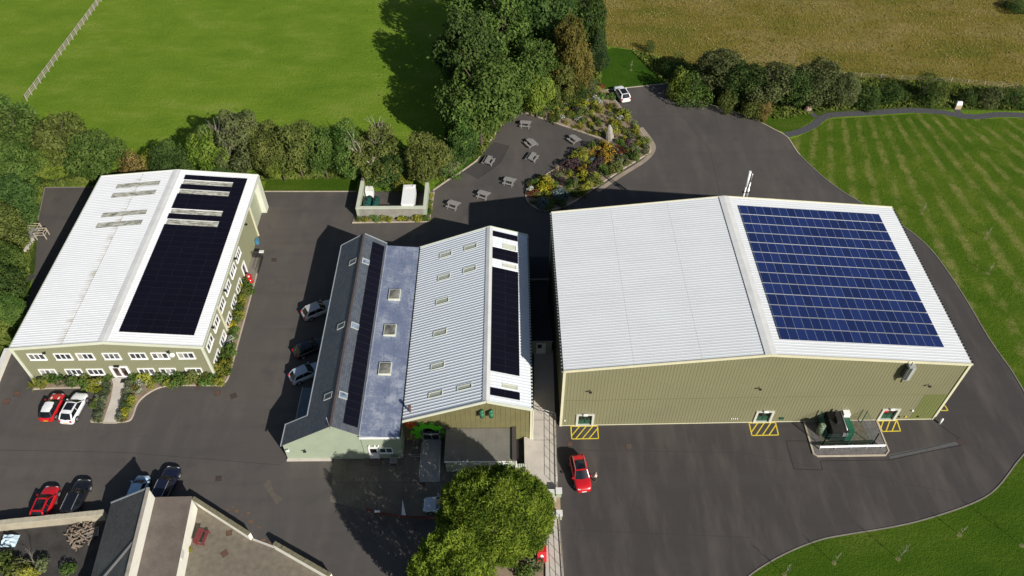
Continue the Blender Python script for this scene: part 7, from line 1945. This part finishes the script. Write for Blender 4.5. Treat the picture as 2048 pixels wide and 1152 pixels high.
# ---- saplings on the lawns
def sapling(label, p, h, seed, leafy):
    t = thing('sapling', label, 'young tree', (p[0], p[1], 0.01), 0, 'young trees on the lawns')
    rng = random.Random(seed); mb = MB()
    mb.tube((0, 0, 0), (0.04, 0.03, h), 0.03, 0.012, n=5)
    tw = []
    for k in range(16):
        a = rng.uniform(0, 6.28); z = h * rng.uniform(0.3, 0.95); l = h * 0.22 * (1.1 - z / h)
        q = V((math.cos(a) * l, math.sin(a) * l, z + l * 1.1)); mb.tube((0, 0, z), q, 0.012, 0.005, n=4, cap=False); tw.append(q)
    mb.build('trunk', m_bark_pale, t)
    if leafy:
        P = np.array([list(tw[i % 16] * rng.uniform(.6, 1.05) + V((rng.uniform(-.12, .12), rng.uniform(-.12, .12), rng.uniform(-.15, .15)))) for i in range(leafy)])
        link('crown', leaf_mesh('crown', P, np.random.RandomState(seed).normal(size=P.shape), 0.14, 1.5, LM['olive'], seed), t)
    mb = MB(); mb.prism([(0.3 * math.cos(i * .628) * rng.uniform(.7, 1.1), 0.3 * math.sin(i * .628) * rng.uniform(.7, 1.1)) for i in range(10)], -0.005, 0.006); mb.build('mulch', mat('dry_mulch', (0.135, 0.135, 0.045), 0.95, 0.3, 3), t)
for i, (p, h, lf, lb) in enumerate([((27.16, 32.44), 2.6, 60, 'thinnest sapling nearest the bottom of the lower lawn'), ((32.47, 33.64), 2.4, 160, 'thin sapling second along the lower lawn'), ((39.08, 34.02), 3.4, 700, 'leafier sapling in the middle of the lower lawn'), ((46.32, 36.54), 2.0, 180, 'small sapling near the kerb of the lower lawn'), ((52.24, 35.36), 4.0, 900, 'tall leafy sapling at the right edge of the lower lawn'),
        ((59.91, 86.04), 2.0, 90, 'sapling nearest the hall rear corner'), ((67.08, 80.71), 2.2, 40, 'sapling in the middle of the striped lawn'), ((64.63, 73.89), 2.0, 90, 'sapling nearest the road on the striped lawn'), ((21.56, 124.58), 2.0, 40, 'sapling on the small corner lawn')]):
    sapling(lb, p, h, 40 + i, lf)
for i, (p, h) in enumerate([((34.79, 119.35), 7.5), ((47.63, 118.28), 7.8), ((50.15, 117.94), 6.5), ((54.90, 117.89), 6.0)]):
    t = sapling('tall whip of a tree standing above the hedgerow', p, h, 80 + i, 160)

# ---- rough grass: nobody could count it
def tufts(name, label, poly, n, hgt, m, seed, z=0.0, spread=0.22):
    rng = np.random.RandomState(seed); r2 = random.Random(seed)
    xs = [p[0] for p in poly]; ys = [p[1] for p in poly]
    pts = []
    while len(pts) < n:
        p = (r2.uniform(min(xs), max(xs)), r2.uniform(min(ys), max(ys)))
        if inside(p, poly): pts.append(p)
    P = np.array([(p[0], p[1], z + hgt * 0.35) for p in pts])
    N = rng.normal(size=P.shape) * np.array([0.5, 0.5, 0.3]) + np.array([0.3, -0.35, 0.8])
    al = np.tile(np.array([[0.0, 0.0, 1.0]]), (n, 1)) + rng.normal(size=P.shape) * 0.5
    o = link(name, leaf_mesh(name, P, N, spread * 1.4, hgt / spread, m, seed, al))
    return setp(o, label, 'grass', None, 'stuff')
LM['meadow'] = leaf_mat('meadow_blade', (0.105, 0.098, 0.020), (0.32, 0.25, 0.105), 0.0, 0.4, 0.6, 0.12, 0.75)
LM['meadowg'] = leaf_mat('meadow_green_blade', (0.075, 0.095, 0.015), (0.20, 0.185, 0.050), 0.0, 0.4, 0.6, 0.09, 0.75)
mead = [(16.94, 142.27), (18.29, 132.20), (22.27, 131.28), (29.35, 127.12), (42.44, 122.56), (61.45, 120.91), (76.62, 119.17), (89.55, 116.88), (104.82, 151.06), (16.19, 152.25)]
tufts('meadow_grass', 'tall tawny meadow grass', mead, 12000, 0.2, LM['meadow'], 1, 0.0, 0.13)
tufts('meadow_grass', 'greener tufts in the tawny meadow', mead, 9000, 0.18, LM['meadowg'], 2, 0.0, 0.13)
LM['rough'] = leaf_mat('rough_blade', (0.050, 0.078, 0.012), (0.14, 0.17, 0.036), 0.0, 0.4)
strip = [(22.27, 131.28), (29.35, 127.12), (42.48, 122.72), (61.54, 121.22), (76.74, 119.48), (89.68, 117.18), (87.06, 111.31), (69.93, 112.66), (52.78, 111.69), (44.65, 109.24), (35.49, 113.63), (28.04, 117.89)]
tufts('rough_grass', 'rough grass under the hedgerow', strip, 9000, 0.55, LM['rough'], 3)
tufts('undergrowth', 'weedy undergrowth below the hedge line trees', [(-71.89, 93.55), (-61.49, 96.67), (-46.56, 95.91), (-11.00, 95.79), (-10.14, 94.11), (-23.64, 94.96), (-37.02, 94.62), (-55.28, 94.09), (-70.65, 93.30)], 3500, 0.6, LM['rough'], 4)
tufts('undergrowth', 'weedy undergrowth left of the rear car park', [(-77.62, 92.67), (-71.09, 93.08), (-69.28, 85.88), (-66.17, 75.73), (-63.35, 62.59), (-64.84, 60.24)], 2500, 0.6, LM['rough'], 5)
tufts('undergrowth', 'undergrowth on the floor of the tree clump', [(-10.38, 98.61), (-10.34, 123.34), (16.73, 127.94), (15.57, 119.11), (1.13, 113.29), (-4.91, 99.43)], 5000, 0.7, LM['rough'], 6)
